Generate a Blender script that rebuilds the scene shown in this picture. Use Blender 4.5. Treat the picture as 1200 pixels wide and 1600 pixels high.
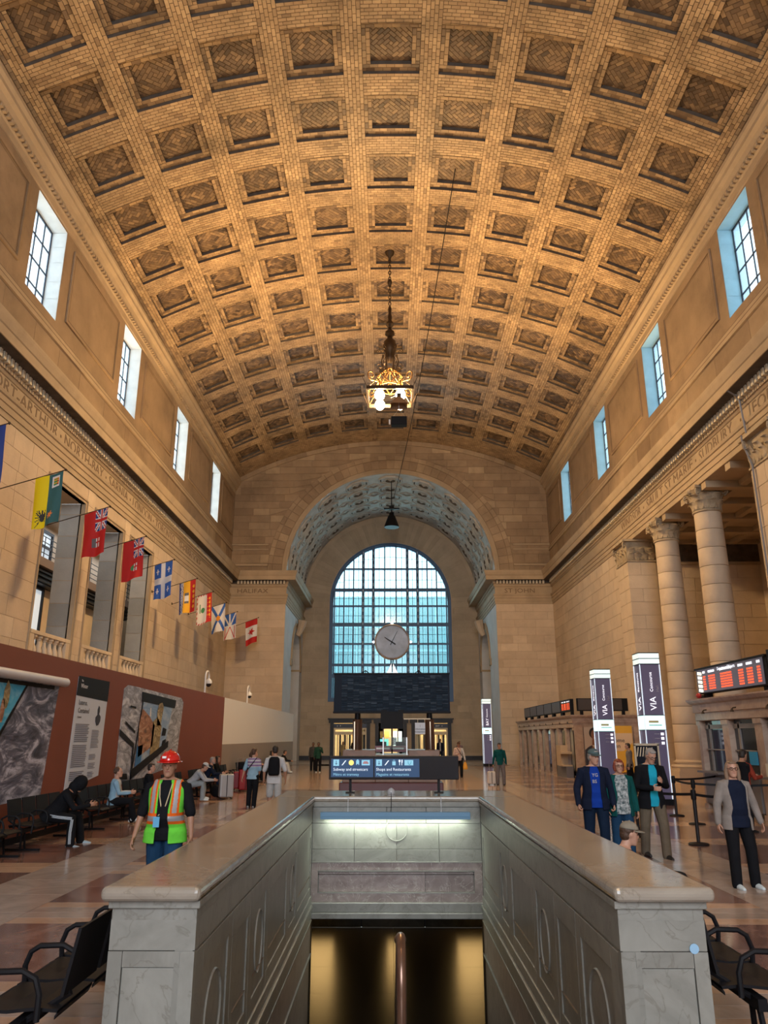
import bpy, bmesh, math, random
from math import sin, cos, pi, radians, atan2, sqrt
from mathutils import Vector, Matrix
random.seed(7)
for o in list(bpy.data.objects): bpy.data.objects.remove(o)
SC = bpy.context.scene
COL = SC.collection
# ------------------------------------------------------------------ camera
F_PX, PITCH, YAW, CX, CH = 1184.2, 0.2890, 0.0071, -0.103, 1.95
cam_d = bpy.data.cameras.new('camera'); cam = bpy.data.objects.new('camera', cam_d); COL.objects.link(cam)
cam.location = (CX, 0, CH); cam.rotation_euler = (pi/2+PITCH, 0, YAW)
cam_d.sensor_fit = 'HORIZONTAL'; cam_d.sensor_width = 36.0; cam_d.lens = F_PX/1200*36.0
cam_d.clip_start = 0.05; cam_d.clip_end = 600
SC.camera = cam
def proj(p):
    x = p[0]-CX; y = p[1]; z = p[2]-CH
    c, s = cos(-YAW), sin(-YAW); x, y = c*x-s*y, s*x+c*y
    zc = y*cos(PITCH)+z*sin(PITCH); up = -y*sin(PITCH)+z*cos(PITCH)
    if zc < 0.1: return None
    return 600+F_PX*x/zc, 800-F_PX*up/zc
# ------------------------------------------------------------------ view + world
SC.view_settings.view_transform = 'Standard'; SC.view_settings.look = 'None'
SC.view_settings.gamma = 1.0; SC.view_settings.use_curve_mapping = False
SC.view_settings.exposure = 0.5
SC.cycles.use_denoising = True
SC.cycles.use_adaptive_sampling = True; SC.cycles.adaptive_threshold = 0.03; SC.cycles.use_light_tree = True
SC.cycles.max_bounces = 6; SC.cycles.diffuse_bounces = 3; SC.cycles.glossy_bounces = 3
SC.cycles.transmission_bounces = 4; SC.cycles.transparent_max_bounces = 8
SC.cycles.caustics_reflective = False; SC.cycles.caustics_refractive = False
SC.cycles.sample_clamp_indirect = 6.0
W = bpy.data.worlds.new('world'); SC.world = W; W.use_nodes = True
nt = W.node_tree; nt.nodes.clear()
wo = nt.nodes.new('ShaderNodeOutputWorld'); bg = nt.nodes.new('ShaderNodeBackground')
bg.inputs[0].default_value = (0.80, 0.92, 1.0, 1); bg.inputs[1].default_value = 1.9
nt.links.new(bg.outputs[0], wo.inputs[0])
# ------------------------------------------------------------------ lights
def area(name, loc, rot, sx, sy, power, col, spread=None):
    l = bpy.data.lights.new(name, 'AREA'); l.shape = 'RECTANGLE'; l.size = sx; l.size_y = sy
    l.energy = power; l.color = col
    if spread: l.spread = spread
    o = bpy.data.objects.new(name, l); o.location = loc; o.rotation_euler = rot; COL.objects.link(o); return o
DAY = (0.72, 0.88, 1.0); WARM = (1.0, 0.62, 0.26)
K_WIN = 1.0; K_WARM = 1.0
# daylight entering through the great end windows (the one seen and the one behind the camera)
area('daylight_end_window', (0, 75.5, 18.5), (-pi/2+.12, 0, 0), 13, 11, 1700*K_WIN, (0.80, 0.93, 1.0))
area('daylight_opposite_window', (0, -16.5, 12), (pi/2, 0, 0), 11, 15, 3400*K_WIN, (0.88, 0.92, 1.0))
# daylight at the clerestory windows
WIN_Y = [5.25, 14.75, 24.25, 33.6, 43.1, 52.6]
for y in WIN_Y:
    area('daylight_clerestory', (-15.9, y, 19.8), (0, -radians(78), 0), 4.6, 4.2, 62*K_WIN, (0.90, 0.97, 1.0))
    area('daylight_clerestory', (15.9, y, 19.8), (0, radians(78), 0), 4.6, 4.2, 62*K_WIN, (0.62, 0.88, 1.0))
# warm cove lamps on the ledge of the main cornice, aimed at the vault
for sx in (-1, 1):
    for y, k in ((2, .3), (20, .55), (34, 1.5), (49, .45)):
        area('cornice_uplight', (sx*12.25, y, 14.85), (0, pi-sx*radians(30), 0), 0.4, 11, 290*K_WARM*k, WARM, spread=radians(100))
# the next chandelier along the hall, above and behind the camera
l = bpy.data.lights.new('chandelier_behind', 'POINT'); l.energy = 450*K_WARM; l.color = (1.0, .66, .34); l.shadow_soft_size = .8
o = bpy.data.objects.new('chandelier_behind', l); o.location = (0, 2.5, 17.6); COL.objects.link(o)
# ------------------------------------------------------------------ materials
MATS = {}
def N(nt, t, **kw):
    n = nt.nodes.new(t)
    for k, v in kw.items(): setattr(n, k, v)
    return n
def mat(name, col, rough=0.6, metal=0.0, spec=0.5, noise=None, bump=None, emit=None, alpha=None, col2=None, coat=0.0, sheen=0.0, trans=0.0):
    if name in MATS: return MATS[name]
    m = bpy.data.materials.new(name); m.use_nodes = True; nt = m.node_tree
    b = nt.nodes['Principled BSDF']
    b.inputs['Base Color'].default_value = (*col, 1); b.inputs['Roughness'].default_value = rough
    b.inputs['Metallic'].default_value = metal; b.inputs['Specular IOR Level'].default_value = spec
    if coat: b.inputs['Coat Weight'].default_value = coat; b.inputs['Coat Roughness'].default_value = 0.1
    if trans: b.inputs['Transmission Weight'].default_value = trans
    if alpha is not None: b.inputs['Alpha'].default_value = alpha
    if emit: b.inputs['Emission Color'].default_value = (*emit[0], 1); b.inputs['Emission Strength'].default_value = emit[1]
    if noise or bump:
        tc = N(nt, 'ShaderNodeTexCoord')
        if noise:
            nz = N(nt, 'ShaderNodeTexNoise'); nz.inputs['Scale'].default_value = noise[0]; nz.inputs['Detail'].default_value = 5
            nt.links.new(tc.outputs['Object'], nz.inputs['Vector'])
            r = N(nt, 'ShaderNodeValToRGB'); r.color_ramp.elements[0].position = 0.32; r.color_ramp.elements[1].position = 0.68
            c2 = col2 or tuple(max(0, c*(1-noise[1])) for c in col)
            r.color_ramp.elements[0].color = (*c2, 1); r.color_ramp.elements[1].color = (*col, 1)
            nt.links.new(nz.outputs[0], r.inputs[0]); nt.links.new(r.outputs[0], b.inputs['Base Color'])
        if bump:
            nb = N(nt, 'ShaderNodeTexNoise'); nb.inputs['Scale'].default_value = bump[0]; nb.inputs['Detail'].default_value = 4
            nt.links.new(tc.outputs['Object'], nb.inputs['Vector'])
            bp = N(nt, 'ShaderNodeBump'); bp.inputs['Strength'].default_value = bump[1]; bp.inputs['Distance'].default_value = 0.01
            nt.links.new(nb.outputs[0], bp.inputs['Height']); nt.links.new(bp.outputs[0], b.inputs['Normal'])
    MATS[name] = m; return m
def masonry(name, stops, rough=0.75, nscale=1.3, namt=0.25, fine=14, spec=0.3, stain=0.0, bumpk=0.25):
    """pieces tinted one by one through the face attribute 'tint', with mottling over them"""
    m = bpy.data.materials.new(name); m.use_nodes = True; nt = m.node_tree
    b = nt.nodes['Principled BSDF']; b.inputs['Roughness'].default_value = rough; b.inputs['Specular IOR Level'].default_value = spec
    at = N(nt, 'ShaderNodeAttribute'); at.attribute_name = 'tint'
    r = N(nt, 'ShaderNodeValToRGB'); el = r.color_ramp.elements
    el[0].position = stops[0][0]; el[0].color = (*stops[0][1], 1); el[1].position = stops[-1][0]; el[1].color = (*stops[-1][1], 1)
    for p, c in stops[1:-1]:
        e = el.new(p); e.color = (*c, 1)
    nt.links.new(at.outputs['Fac'], r.inputs[0])
    tc = N(nt, 'ShaderNodeNewGeometry')
    n1 = N(nt, 'ShaderNodeTexNoise'); n1.inputs['Scale'].default_value = nscale; n1.inputs['Detail'].default_value = 6; n1.inputs['Roughness'].default_value = .62
    nt.links.new(tc.outputs['Position'], n1.inputs['Vector'])
    mr = N(nt, 'ShaderNodeMapRange'); mr.inputs['From Min'].default_value = .3; mr.inputs['From Max'].default_value = .7
    mr.inputs['To Min'].default_value = 1-namt; mr.inputs['To Max'].default_value = 1+namt*.5
    nt.links.new(n1.outputs[0], mr.inputs[0])
    mx = N(nt, 'ShaderNodeVectorMath', operation='SCALE'); nt.links.new(r.outputs[0], mx.inputs[0]); nt.links.new(mr.outputs[0], mx.inputs['Scale'])
    last = mx.outputs[0]
    if stain:
        n3 = N(nt, 'ShaderNodeTexNoise'); n3.inputs['Scale'].default_value = .35; n3.inputs['Detail'].default_value = 7; n3.inputs['Roughness'].default_value = .7
        nt.links.new(tc.outputs['Position'], n3.inputs['Vector'])
        m3 = N(nt, 'ShaderNodeMapRange'); m3.inputs['From Min'].default_value = .52; m3.inputs['From Max'].default_value = .7
        m3.inputs['To Min'].default_value = 1; m3.inputs['To Max'].default_value = 1-stain
        nt.links.new(n3.outputs[0], m3.inputs[0])
        x3 = N(nt, 'ShaderNodeVectorMath', operation='SCALE'); nt.links.new(last, x3.inputs[0]); nt.links.new(m3.outputs[0], x3.inputs['Scale']); last = x3.outputs[0]
    nt.links.new(last, b.inputs['Base Color'])
    n2 = N(nt, 'ShaderNodeTexNoise'); n2.inputs['Scale'].default_value = fine; n2.inputs['Detail'].default_value = 4
    nt.links.new(tc.outputs['Position'], n2.inputs['Vector'])
    bp = N(nt, 'ShaderNodeBump'); bp.inputs['Strength'].default_value = bumpk; bp.inputs['Distance'].default_value = 0.02
    nt.links.new(n2.outputs[0], bp.inputs['Height']); nt.links.new(bp.outputs[0], b.inputs['Normal'])
    MATS[name] = m; return m
def marble(name, ca, cb, scale=1.2, rough=0.18, vein=None, dist=3.0):
    m = bpy.data.materials.new(name); m.use_nodes = True; nt = m.node_tree
    b = nt.nodes['Principled BSDF']; b.inputs['Roughness'].default_value = rough; b.inputs['Specular IOR Level'].default_value = .5
    tc = N(nt, 'ShaderNodeNewGeometry'); at = N(nt, 'ShaderNodeAttribute'); at.attribute_name = 'tint'
    ad = N(nt, 'ShaderNodeVectorMath', operation='ADD'); sc = N(nt, 'ShaderNodeVectorMath', operation='SCALE'); sc.inputs['Scale'].default_value = 9.0
    cmb = N(nt, 'ShaderNodeCombineXYZ')
    for i in range(3): nt.links.new(at.outputs['Fac'], cmb.inputs[i])
    nt.links.new(cmb.outputs[0], sc.inputs[0]); nt.links.new(tc.outputs['Position'], ad.inputs[0]); nt.links.new(sc.outputs[0], ad.inputs[1])
    n1 = N(nt, 'ShaderNodeTexNoise'); n1.inputs['Scale'].default_value = scale; n1.inputs['Detail'].default_value = 8; n1.inputs['Distortion'].default_value = dist; n1.inputs['Roughness'].default_value = .6
    nt.links.new(ad.outputs[0], n1.inputs['Vector'])
    r = N(nt, 'ShaderNodeValToRGB'); r.color_ramp.elements[0].position = .33; r.color_ramp.elements[1].position = .66
    r.color_ramp.elements[0].color = (*ca, 1); r.color_ramp.elements[1].color = (*cb, 1)
    nt.links.new(n1.outputs[0], r.inputs[0])
    tm = N(nt, 'ShaderNodeMapRange'); tm.inputs['To Min'].default_value = .86; tm.inputs['To Max'].default_value = 1.1
    nt.links.new(at.outputs['Fac'], tm.inputs[0])
    mx = N(nt, 'ShaderNodeVectorMath', operation='SCALE'); nt.links.new(r.outputs[0], mx.inputs[0]); nt.links.new(tm.outputs[0], mx.inputs['Scale'])
    nt.links.new(mx.outputs[0], b.inputs['Base Color'])
    if vein:
        v = N(nt, 'ShaderNodeTexNoise'); v.inputs['Scale'].default_value = scale*1.7; v.inputs['Detail'].default_value = 6; v.inputs['Distortion'].default_value = 1.5
        nt.links.new(ad.outputs[0], v.inputs['Vector'])
        rr = N(nt, 'ShaderNodeValToRGB'); e = rr.color_ramp.elements; e[0].position = .485; e[0].color = (0, 0, 0, 1); e[1].position = .5; e[1].color = (1, 1, 1, 1)
        e2 = e.new(.515); e2.color = (0, 0, 0, 1)
        nt.links.new(v.outputs[0], rr.inputs[0])
        mm = N(nt, 'ShaderNodeMix', data_type='RGBA'); mm.inputs[7].default_value = (*vein, 1)
        ml = N(nt, 'ShaderNodeMath', operation='MULTIPLY'); ml.inputs[1].default_value = .6
        nt.links.new(rr.outputs[0], ml.inputs[0]); nt.links.new(ml.outputs[0], mm.inputs[0]); nt.links.new(mx.outputs[0], mm.inputs[6])
        nt.links.new(mm.outputs[2], b.inputs['Base Color'])
    MATS[name] = m; return m
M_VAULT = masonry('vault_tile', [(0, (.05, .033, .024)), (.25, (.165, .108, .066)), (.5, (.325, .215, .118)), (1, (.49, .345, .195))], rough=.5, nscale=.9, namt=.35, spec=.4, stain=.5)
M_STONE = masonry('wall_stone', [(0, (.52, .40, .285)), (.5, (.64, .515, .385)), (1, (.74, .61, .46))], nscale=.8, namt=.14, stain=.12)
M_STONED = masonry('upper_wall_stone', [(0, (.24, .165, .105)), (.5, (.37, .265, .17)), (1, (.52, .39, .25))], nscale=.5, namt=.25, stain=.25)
M_STONEG = masonry('niche_stone', [(0, (.36, .35, .33)), (.5, (.48, .47, .44)), (1, (.58, .56, .52))], nscale=.6, namt=.2)
M_JOINT = mat('mortar', (.16, .115, .075), .9)
M_JOINTD = mat('vault_mortar', (.16, .10, .055), .9)
M_DARKEDGE = mat('dark_edge', (.10, .082, .068), .8, noise=(3, .4))  # dark colour of the coffer sides; also the painted shade under the cornice
# ------------------------------------------------------------------ object helpers
def link(o, parent=None):
    COL.objects.link(o)
    if parent is not None: o.parent = parent
    return o
def mesh_obj(name, verts, faces, m, parent=None, smooth=False, tints=None):
    me = bpy.data.meshes.new(name); me.from_pydata(verts, [], faces)
    ms = m if isinstance(m, (list, tuple)) else [m]
    for x in ms: me.materials.append(x)
    if tints is not None:
        a = me.attributes.new('tint', 'FLOAT', 'FACE'); a.data.foreach_set('value', tints)
    if smooth: me.polygons.foreach_set('use_smooth', [True]*len(me.polygons))
    o = bpy.data.objects.new(name, me); return link(o, parent)
def thing(name, label, cat, loc=(0, 0, 0), rz=0, group=None):
    o = bpy.data.objects.new(name, None); o.empty_display_size = .2; o.location = loc; o.rotation_euler = (0, 0, rz)
    o['label'] = label; o['category'] = cat
    if group: o['group'] = group
    return link(o)
def tag(o, label, cat=None, group=None):
    o['label'] = label
    if cat: o['category'] = cat
    if group: o['group'] = group
    return o
def struct(name, loc=(0, 0, 0)):
    o = bpy.data.objects.new(name, None); o.location = loc; o.empty_display_size = .2; o['kind'] = 'structure'; return link(o)
TMP = bpy.data.scenes.new('workbench')      # small scene in which modifiers and text are evaluated quickly
def evaluated_mesh(o):
    TMP.collection.objects.link(o); vl = TMP.view_layers[0]; vl.update(); dg = vl.depsgraph
    me = bpy.data.meshes.new_from_object(o.evaluated_get(dg)); bpy.data.objects.remove(o); return me
class MB:
    """collects simple shapes, then links them as ONE mesh object"""
    def __init__(s): s.v = []; s.f = []; s.mi = []; s.sm = []
    def add(s, vs, fs, mi=0, sm=False):
        k = len(s.v); s.v += [tuple(v) for v in vs]; s.f += [tuple(i+k for i in f) for f in fs]; s.mi += [mi]*len(fs); s.sm += [sm]*len(fs); return s
    def box(s, x0, x1, y0, y1, z0, z1, mi=0):
        return s.add([(x0,y0,z0),(x1,y0,z0),(x1,y1,z0),(x0,y1,z0),(x0,y0,z1),(x1,y0,z1),(x1,y1,z1),(x0,y1,z1)],
                     [(0,3,2,1),(4,5,6,7),(0,1,5,4),(1,2,6,5),(2,3,7,6),(3,0,4,7)], mi)
    def quad(s, a, b, c, d, mi=0): return s.add([a, b, c, d], [(0, 1, 2, 3)], mi)
    def tube(s, pts, r, n=8, mi=0, cap=True, closed=False):
        pts = [Vector(p) for p in pts]; L = len(pts); rs = r if isinstance(r, (list, tuple)) else [r]*L
        vs = []; fs = []; prev = None
        for i, p in enumerate(pts):
            if closed: t = pts[(i+1) % L]-pts[i-1]
            else: t = pts[min(i+1, L-1)]-pts[max(i-1, 0)]
            if t.length < 1e-9: t = Vector((0, 0, 1))
            t.normalize()
            if prev is None:
                a = Vector((0, 0, 1)) if abs(t.z) < .9 else Vector((1, 0, 0)); u = t.cross(a).normalized()
            else:
                u = (prev-t*prev.dot(t));
                u = u.normalized() if u.length > 1e-6 else t.orthogonal().normalized()
            prev = u; w = t.cross(u)
            for k in range(n):
                a = 2*pi*k/n; vs.append(p+(u*cos(a)+w*sin(a))*rs[i])
        m_ = L if closed else L-1
        for i in range(m_):
            for k in range(n):
                j = (i+1) % L; fs.append((i*n+k, i*n+(k+1) % n, j*n+(k+1) % n, j*n+k))
        if cap and not closed: fs.append(tuple(range(n-1, -1, -1))); fs.append(tuple((L-1)*n+k for k in range(n)))
        return s.add(vs, fs, mi, True)
    def lathe(s, prof, c=(0, 0, 0), n=24, mi=0, arc=None):
        vs = []; fs = []; a0, a1 = arc or (0, 2*pi); full = arc is None; m_ = n if full else n+1
        for (r, z) in prof:
            for k in range(m_):
                a = a0+(a1-a0)*k/n; vs.append((c[0]+r*cos(a), c[1]+r*sin(a), c[2]+z))
        for i in range(len(prof)-1):
            for k in range(n):
                k2 = (k+1) % m_; fs.append((i*m_+k, i*m_+k2, (i+1)*m_+k2, (i+1)*m_+k))
        if full:
            if prof[0][0] > 1e-4: fs.append(tuple(range(n-1, -1, -1)))
            if prof[-1][0] > 1e-4: fs.append(tuple((len(prof)-1)*n+k for k in range(n)))
        return s.add(vs, fs, mi, True)
    def prism(s, poly, fn, d, mi=0):
        """poly 2-D, fn(u,v,w) -> 3-D, extruded w from 0 to d"""
        n = len(poly); vs = [fn(u, v, 0) for u, v in poly]+[fn(u, v, d) for u, v in poly]
        fs = [tuple(range(n-1, -1, -1)), tuple(range(n, 2*n))]+[(i, (i+1) % n, n+(i+1) % n, n+i) for i in range(n)]
        return s.add(vs, fs, mi)
    def build(s, name, m, parent=None, flat=False, tint=None):
        me = bpy.data.meshes.new(name); me.from_pydata(s.v, [], s.f)
        for x in (m if isinstance(m, (list, tuple)) else [m]): me.materials.append(x)
        me.polygons.foreach_set('material_index', s.mi)
        if not flat: me.polygons.foreach_set('use_smooth', s.sm)
        a = me.attributes.new('tint', 'FLOAT', 'FACE'); a.data.foreach_set('value', [tint if tint is not None else .5]*len(s.f))
        me.update()
        if not flat and any(s.sm):
            try: me.set_sharp_from_angle(angle=radians(42))
            except Exception: pass
        o = bpy.data.objects.new(name, me); return link(o, parent)
def bevelled(o, w, seg=2):
    b = o.modifiers.new('bevel', 'BEVEL'); b.width = w; b.segments = seg; b.limit_method = 'ANGLE'; return o
def area2(poly):
    return abs(sum(poly[i][0]*poly[(i+1) % len(poly)][1]-poly[(i+1) % len(poly)][0]*poly[i][1] for i in range(len(poly))))/2
def inset(poly, d):
    """shrink a convex polygon by d on every side"""
    n = len(poly); a = sum(poly[i][0]*poly[(i+1) % n][1]-poly[(i+1) % n][0]*poly[i][1] for i in range(n))
    sg = 1 if a > 0 else -1; out = []
    for i in range(n):
        p0, p1, p2 = poly[i-1], poly[i], poly[(i+1) % n]
        e1 = (p1[0]-p0[0], p1[1]-p0[1]); e2 = (p2[0]-p1[0], p2[1]-p1[1])
        l1 = sqrt(e1[0]**2+e1[1]**2) or 1e-9; l2 = sqrt(e2[0]**2+e2[1]**2) or 1e-9
        n1 = (-e1[1]/l1*sg, e1[0]/l1*sg); n2 = (-e2[1]/l2*sg, e2[0]/l2*sg)
        k = 1+n1[0]*n2[0]+n1[1]*n2[1]
        if k < .15: k = .15
        out.append((p1[0]+(n1[0]+n2[0])/k*d, p1[1]+(n1[1]+n2[1])/k*d))
    return out
def pieces(name, parent, items, fn, m, joint=.01, proud=.02, cap=300, chamf=.004, minpx=60):
    """items: (polygon, level, tint). fn(u,v,w) maps to 3-D with w towards the viewer. The largest in the
    picture become single objects, the others one joined 'stuff' mesh of real pieces."""
    built = []
    for poly, lev, tint in items:
        if area2(poly) < 1e-4: continue
        base = inset(poly, joint*.5); top = inset(poly, joint*.5+chamf); n = len(poly)
        vs = [fn(u, v, lev) for u, v in base]+[fn(u, v, lev+proud) for u, v in top]
        pr = [proj(p) for p in vs[n:]]
        A = 0
        if all(pr) and any(-20 < p[0] < 1220 and -20 < p[1] < 1620 for p in pr): A = area2(pr)
        built.append((A, vs, n, tint))
    built.sort(key=lambda t: -t[0])
    k = 0
    for A, vs, n, tint in built[:cap]:
        if A < minpx: break
        k += 1
        fs = [tuple(range(n, 2*n))]+[(i, (i+1) % n, n+(i+1) % n, n+i) for i in range(n)]
        c = vs[n]; o = mesh_obj(name, [(p[0]-c[0], p[1]-c[1], p[2]-c[2]) for p in vs], fs, m, parent, tints=[tint]*len(fs)); o.location = c
    V = []; FF = []; T = []
    for A, vs, n, tint in built[k:]:
        b = len(V); V += vs
        FF.append(tuple(range(b+n, b+2*n))); T.append(tint)
        for i in range(n): FF.append((b+i, b+(i+1) % n, b+n+(i+1) % n, b+n+i)); T.append(tint)
    if V:
        o = mesh_obj(name+'_field', V, FF, m, parent, tints=T); o['kind'] = 'stuff'
def clip(poly, a, b, c):
    """keep a*x+b*y<=c"""
    out = []
    for i in range(len(poly)):
        p, q = poly[i], poly[(i+1) % len(poly)]
        dp = a*p[0]+b*p[1]-c; dq = a*q[0]+b*q[1]-c
        if dp <= 0: out.append(p)
        if dp*dq < 0:
            t = dp/(dp-dq); out.append((p[0]+(q[0]-p[0])*t, p[1]+(q[1]-p[1])*t))
    return out
def clip_rect(poly, x0, x1, y0, y1):
    for a, b, c in ((-1, 0, -x0), (1, 0, x1), (0, -1, -y0), (0, 1, y1)):
        poly = clip(poly, a, b, c)
        if len(poly) < 3: return []
    return poly
def rect(x0, x1, y0, y1): return [(x0, y0), (x1, y0), (x1, y1), (x0, y1)]
def courses(x0, x1, y0, y1, bw, bh, holes=(), jitter=.25, rnd=random, arch=None, tint=None):
    """ashlar courses in a rectangle, cut round rectangular holes and one arch (cx, cz, r, xmax)"""
    out = []; n = max(1, round((y1-y0)/bh)); h = (y1-y0)/n
    for j in range(n):
        a, b = y0+j*h, y0+(j+1)*h; x = x0-(bw*.5 if j % 2 else 0)-rnd.random()*bw*jitter
        while x < x1-1e-6:
            w = bw*(1+jitter*(rnd.random()-.5)*2); xe = x+w
            if x1-xe < bw*.25: xe = x1
            p0, p1 = max(x, x0), min(xe, x1); x = xe
            if p1-p0 < .04: continue
            segs = [(p0, p1)]
            for hx0, hx1, hy0, hy1 in holes:
                ns = []
                for s0, s1 in segs:
                    if b <= hy0+1e-6 or a >= hy1-1e-6 or s1 <= hx0 or s0 >= hx1: ns.append((s0, s1, )); continue
                    if s0 < hx0: ns.append((s0, hx0))
                    if s1 > hx1: ns.append((hx1, s1))
                segs = ns
            t = tint(x, a) if tint else None
            for s0, s1 in segs:
                if s1-s0 < .05: continue
                tt = min(1, max(0, rnd.gauss(.5, .10))) if t is None else t
                if rnd.random() < .05 and t is None: tt = rnd.choice((.85, .2))
                if arch:
                    cx, cz, r = arch
                    def low(xx):
                        d = r*r-(xx-cx)**2
                        return cz+sqrt(d) if d > 0 else -1e9
                    k = 5; xs = [s0+(s1-s0)*i/k for i in range(k+1)]
                    for i in range(k):
                        pass
                    lo = [max(a, low(xx)) for xx in xs]
                    if all(l <= a+1e-6 for l in lo): out.append((rect(s0, s1, a, b), 0, tt)); continue
                    if all(l >= b-1e-3 for l in lo): continue
                    # cut by the chord between neighbouring samples: convex pieces
                    l0, l1 = max(a, min(b, lo[0])), max(a, min(b, lo[-1]))
                    if abs(l0-b) < 1e-3 or abs(l1-b) < 1e-3:
                        # find where arch meets the top
                        dx = sqrt(max(0, r*r-(b-cz)**2)) if b > cz else r
                        e = cx-dx if (s0+s1)/2 < cx else cx+dx
                        e = min(max(e, s0), s1)
                        if (s0+s1)/2 < cx: poly = [(s0, l0), (e, b), (s0, b)] if l0 > a+1e-3 else [(s0, a), (min(s1, cx-sqrt(max(0, r*r-(a-cz)**2)) if a > cz else cx-r), a), (e, b), (s0, b)]
                        else: poly = [(s1, b), (e, b), (s1, l1)] if l1 > a+1e-3 else [(max(s0, cx+sqrt(max(0, r*r-(a-cz)**2)) if a > cz else cx+r), a), (s1, a), (s1, b), (e, b)]
                    else:
                        poly = [(s0, l0), (s1, l1), (s1, b), (s0, b)]
                    if area2(poly) > .02: out.append((poly, 0, tt))
                else: out.append((rect(s0, s1, a, b), 0, tt))
    return out
def plate(mb, x0, x1, y0, y1, holes, fn, mi=0):
    xs = sorted(set([x0, x1]+[h[0] for h in holes]+[h[1] for h in holes])); ys = sorted(set([y0, y1]+[h[2] for h in holes]+[h[3] for h in holes]))
    xs = [x for x in xs if x0 <= x <= x1]; ys = [y for y in ys if y0 <= y <= y1]
    for i in range(len(xs)-1):
        for j in range(len(ys)-1):
            mx_, my_ = (xs[i]+xs[i+1])/2, (ys[j]+ys[j+1])/2
            if any(h[0] < mx_ < h[1] and h[2] < my_ < h[3] for h in holes): continue
            mb.quad(fn(xs[i], ys[j], 0), fn(xs[i+1], ys[j], 0), fn(xs[i+1], ys[j+1], 0), fn(xs[i], ys[j+1], 0), mi)
def sweep(prof, path, side):
    """moulding: prof (out, z) carried along a plan polyline with mitred corners; side +1 = left of travel"""
    mb = MB(); P = [Vector((p[0], p[1])) for p in path]; n = len(P); nn = []
    for i in range(n-1):
        d = (P[i+1]-P[i]).normalized(); nn.append(Vector((-d.y, d.x))*side)
    rows = []
    for i in range(n):
        if i == 0: m_ = nn[0]
        elif i == n-1: m_ = nn[-1]
        else:
            m_ = nn[i-1]+nn[i]; k = 1+nn[i-1].dot(nn[i]); m_ = m_/max(k, .2)
        rows.append([(P[i].x+m_.x*o, P[i].y+m_.y*o, z) for o, z in prof])
    k = len(prof)
    for i in range(n-1):
        for j in range(k-1):
            a, b, c, d = rows[i][j], rows[i][j+1], rows[i+1][j+1], rows[i+1][j]
            mb.quad(a, d, c, b) if side > 0 else mb.quad(a, b, c, d)
    return mb
def text_mesh(name, s, size, mtx, m, parent=None, depth=.004, align='LEFT', sx=1.0, label=None):
    cu = bpy.data.curves.new(name, 'FONT'); cu.body = s; cu.size = size; cu.extrude = depth; cu.align_x = align; cu.resolution_u = 2
    me = evaluated_mesh(bpy.data.objects.new('tmp', cu)); me.transform(Matrix.Diagonal((sx, 1, 1, 1))); me.transform(mtx); me.name = name
    me.materials.clear(); me.materials.append(m)
    ob = bpy.data.objects.new(name, me); link(ob, parent)
    if label: ob['label'] = label
    return ob
def frame_mtx(o, u, v):
    u = Vector(u).normalized(); v = Vector(v).normalized(); w = u.cross(v)
    return Matrix(((u.x, v.x, w.x, o[0]), (u.y, v.y, w.y, o[1]), (u.z, v.z, w.z, o[2]), (0, 0, 0, 1)))
# ================================================================== VAULT
HW, YF, YN, YB = 12.8, 59.4, 72.0, -17.0        # half width, far wall, niche back wall, wall behind the camera
R_V = 25.76; CZ = 0.07; S_MAX = R_V*math.asin(12.79/R_V)
def vfn(s, y, w):            # s along the arc, w towards the hall (down)
    r = R_V-w; a = s/R_V; return (r*sin(a), y, CZ+r*cos(a))
PS, PY = 2.84, 3.1; CO, CI = 1.06, .755; D1, D2 = .12, .27
ceiling = struct('ceiling')
rnd = random.Random(11)
ROWS = [21.5+PY*k for k in range(-2, 12)]; COLS = [PS*k for k in range(-4, 5)]
Y0R, Y1R = ROWS[0]-PY/2, ROWS[-1]+PY/2
items = []
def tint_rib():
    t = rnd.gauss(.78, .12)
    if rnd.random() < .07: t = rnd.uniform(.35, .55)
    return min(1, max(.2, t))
def fill(x0, x1, y0, y1, along_y, lev, tf, tl=.31, tw=.148):
    if along_y:
        n = max(1, round((x1-x0)/tw)); w = (x1-x0)/n
        for i in range(n):
            y = y0-(tl/2 if i % 2 else 0)-rnd.random()*.05
            while y < y1-.02:
                a, b = max(y, y0), min(y+tl, y1)
                if b-a > .03: items.append((rect(x0+i*w, x0+(i+1)*w, a, b), lev, tf()))
                y += tl
    else:
        n = max(1, round((y1-y0)/tw)); w = (y1-y0)/n
        for i in range(n):
            x = x0-(tl/2 if i % 2 else 0)-rnd.random()*.05
            while x < x1-.02:
                a, b = max(x, x0), min(x+tl, x1)
                if b-a > .03: items.append((rect(a, b, y0+i*w, y0+(i+1)*w), lev, tf()))
                x += tl
# ribs along the hall, between and beside the coffer columns
edges = [-S_MAX]+[c+d for c in COLS for d in (-CO, CO)]+[S_MAX]
for k in range(0, len(edges), 2): fill(edges[k], edges[k+1], Y0R, YF, True, 0, tint_rib)
for c in COLS:
    ys = [Y0R]+[r+d for r in ROWS for d in (-CO, CO)]+[YF]
    for k in range(0, len(ys), 2): fill(c-CO, c+CO, ys[k], ys[k+1], False, 0, tint_rib)
def tint_ring():
    t = rnd.gauss(.62, .13)
    if rnd.random() < .25: t = rnd.uniform(.22, .4)
    return min(.95, max(.1, t))
panels = []
under = MB(); walls = MB()
def vq(mb, s0, s1, y0, y1, lev, mi=0, n=1):
    for i in range(n):
        a, b = s0+(s1-s0)*i/n, s0+(s1-s0)*(i+1)/n
        mb.quad(vfn(a, y0, lev), vfn(b, y0, lev), vfn(b, y1, lev), vfn(a, y1, lev), mi)
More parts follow.
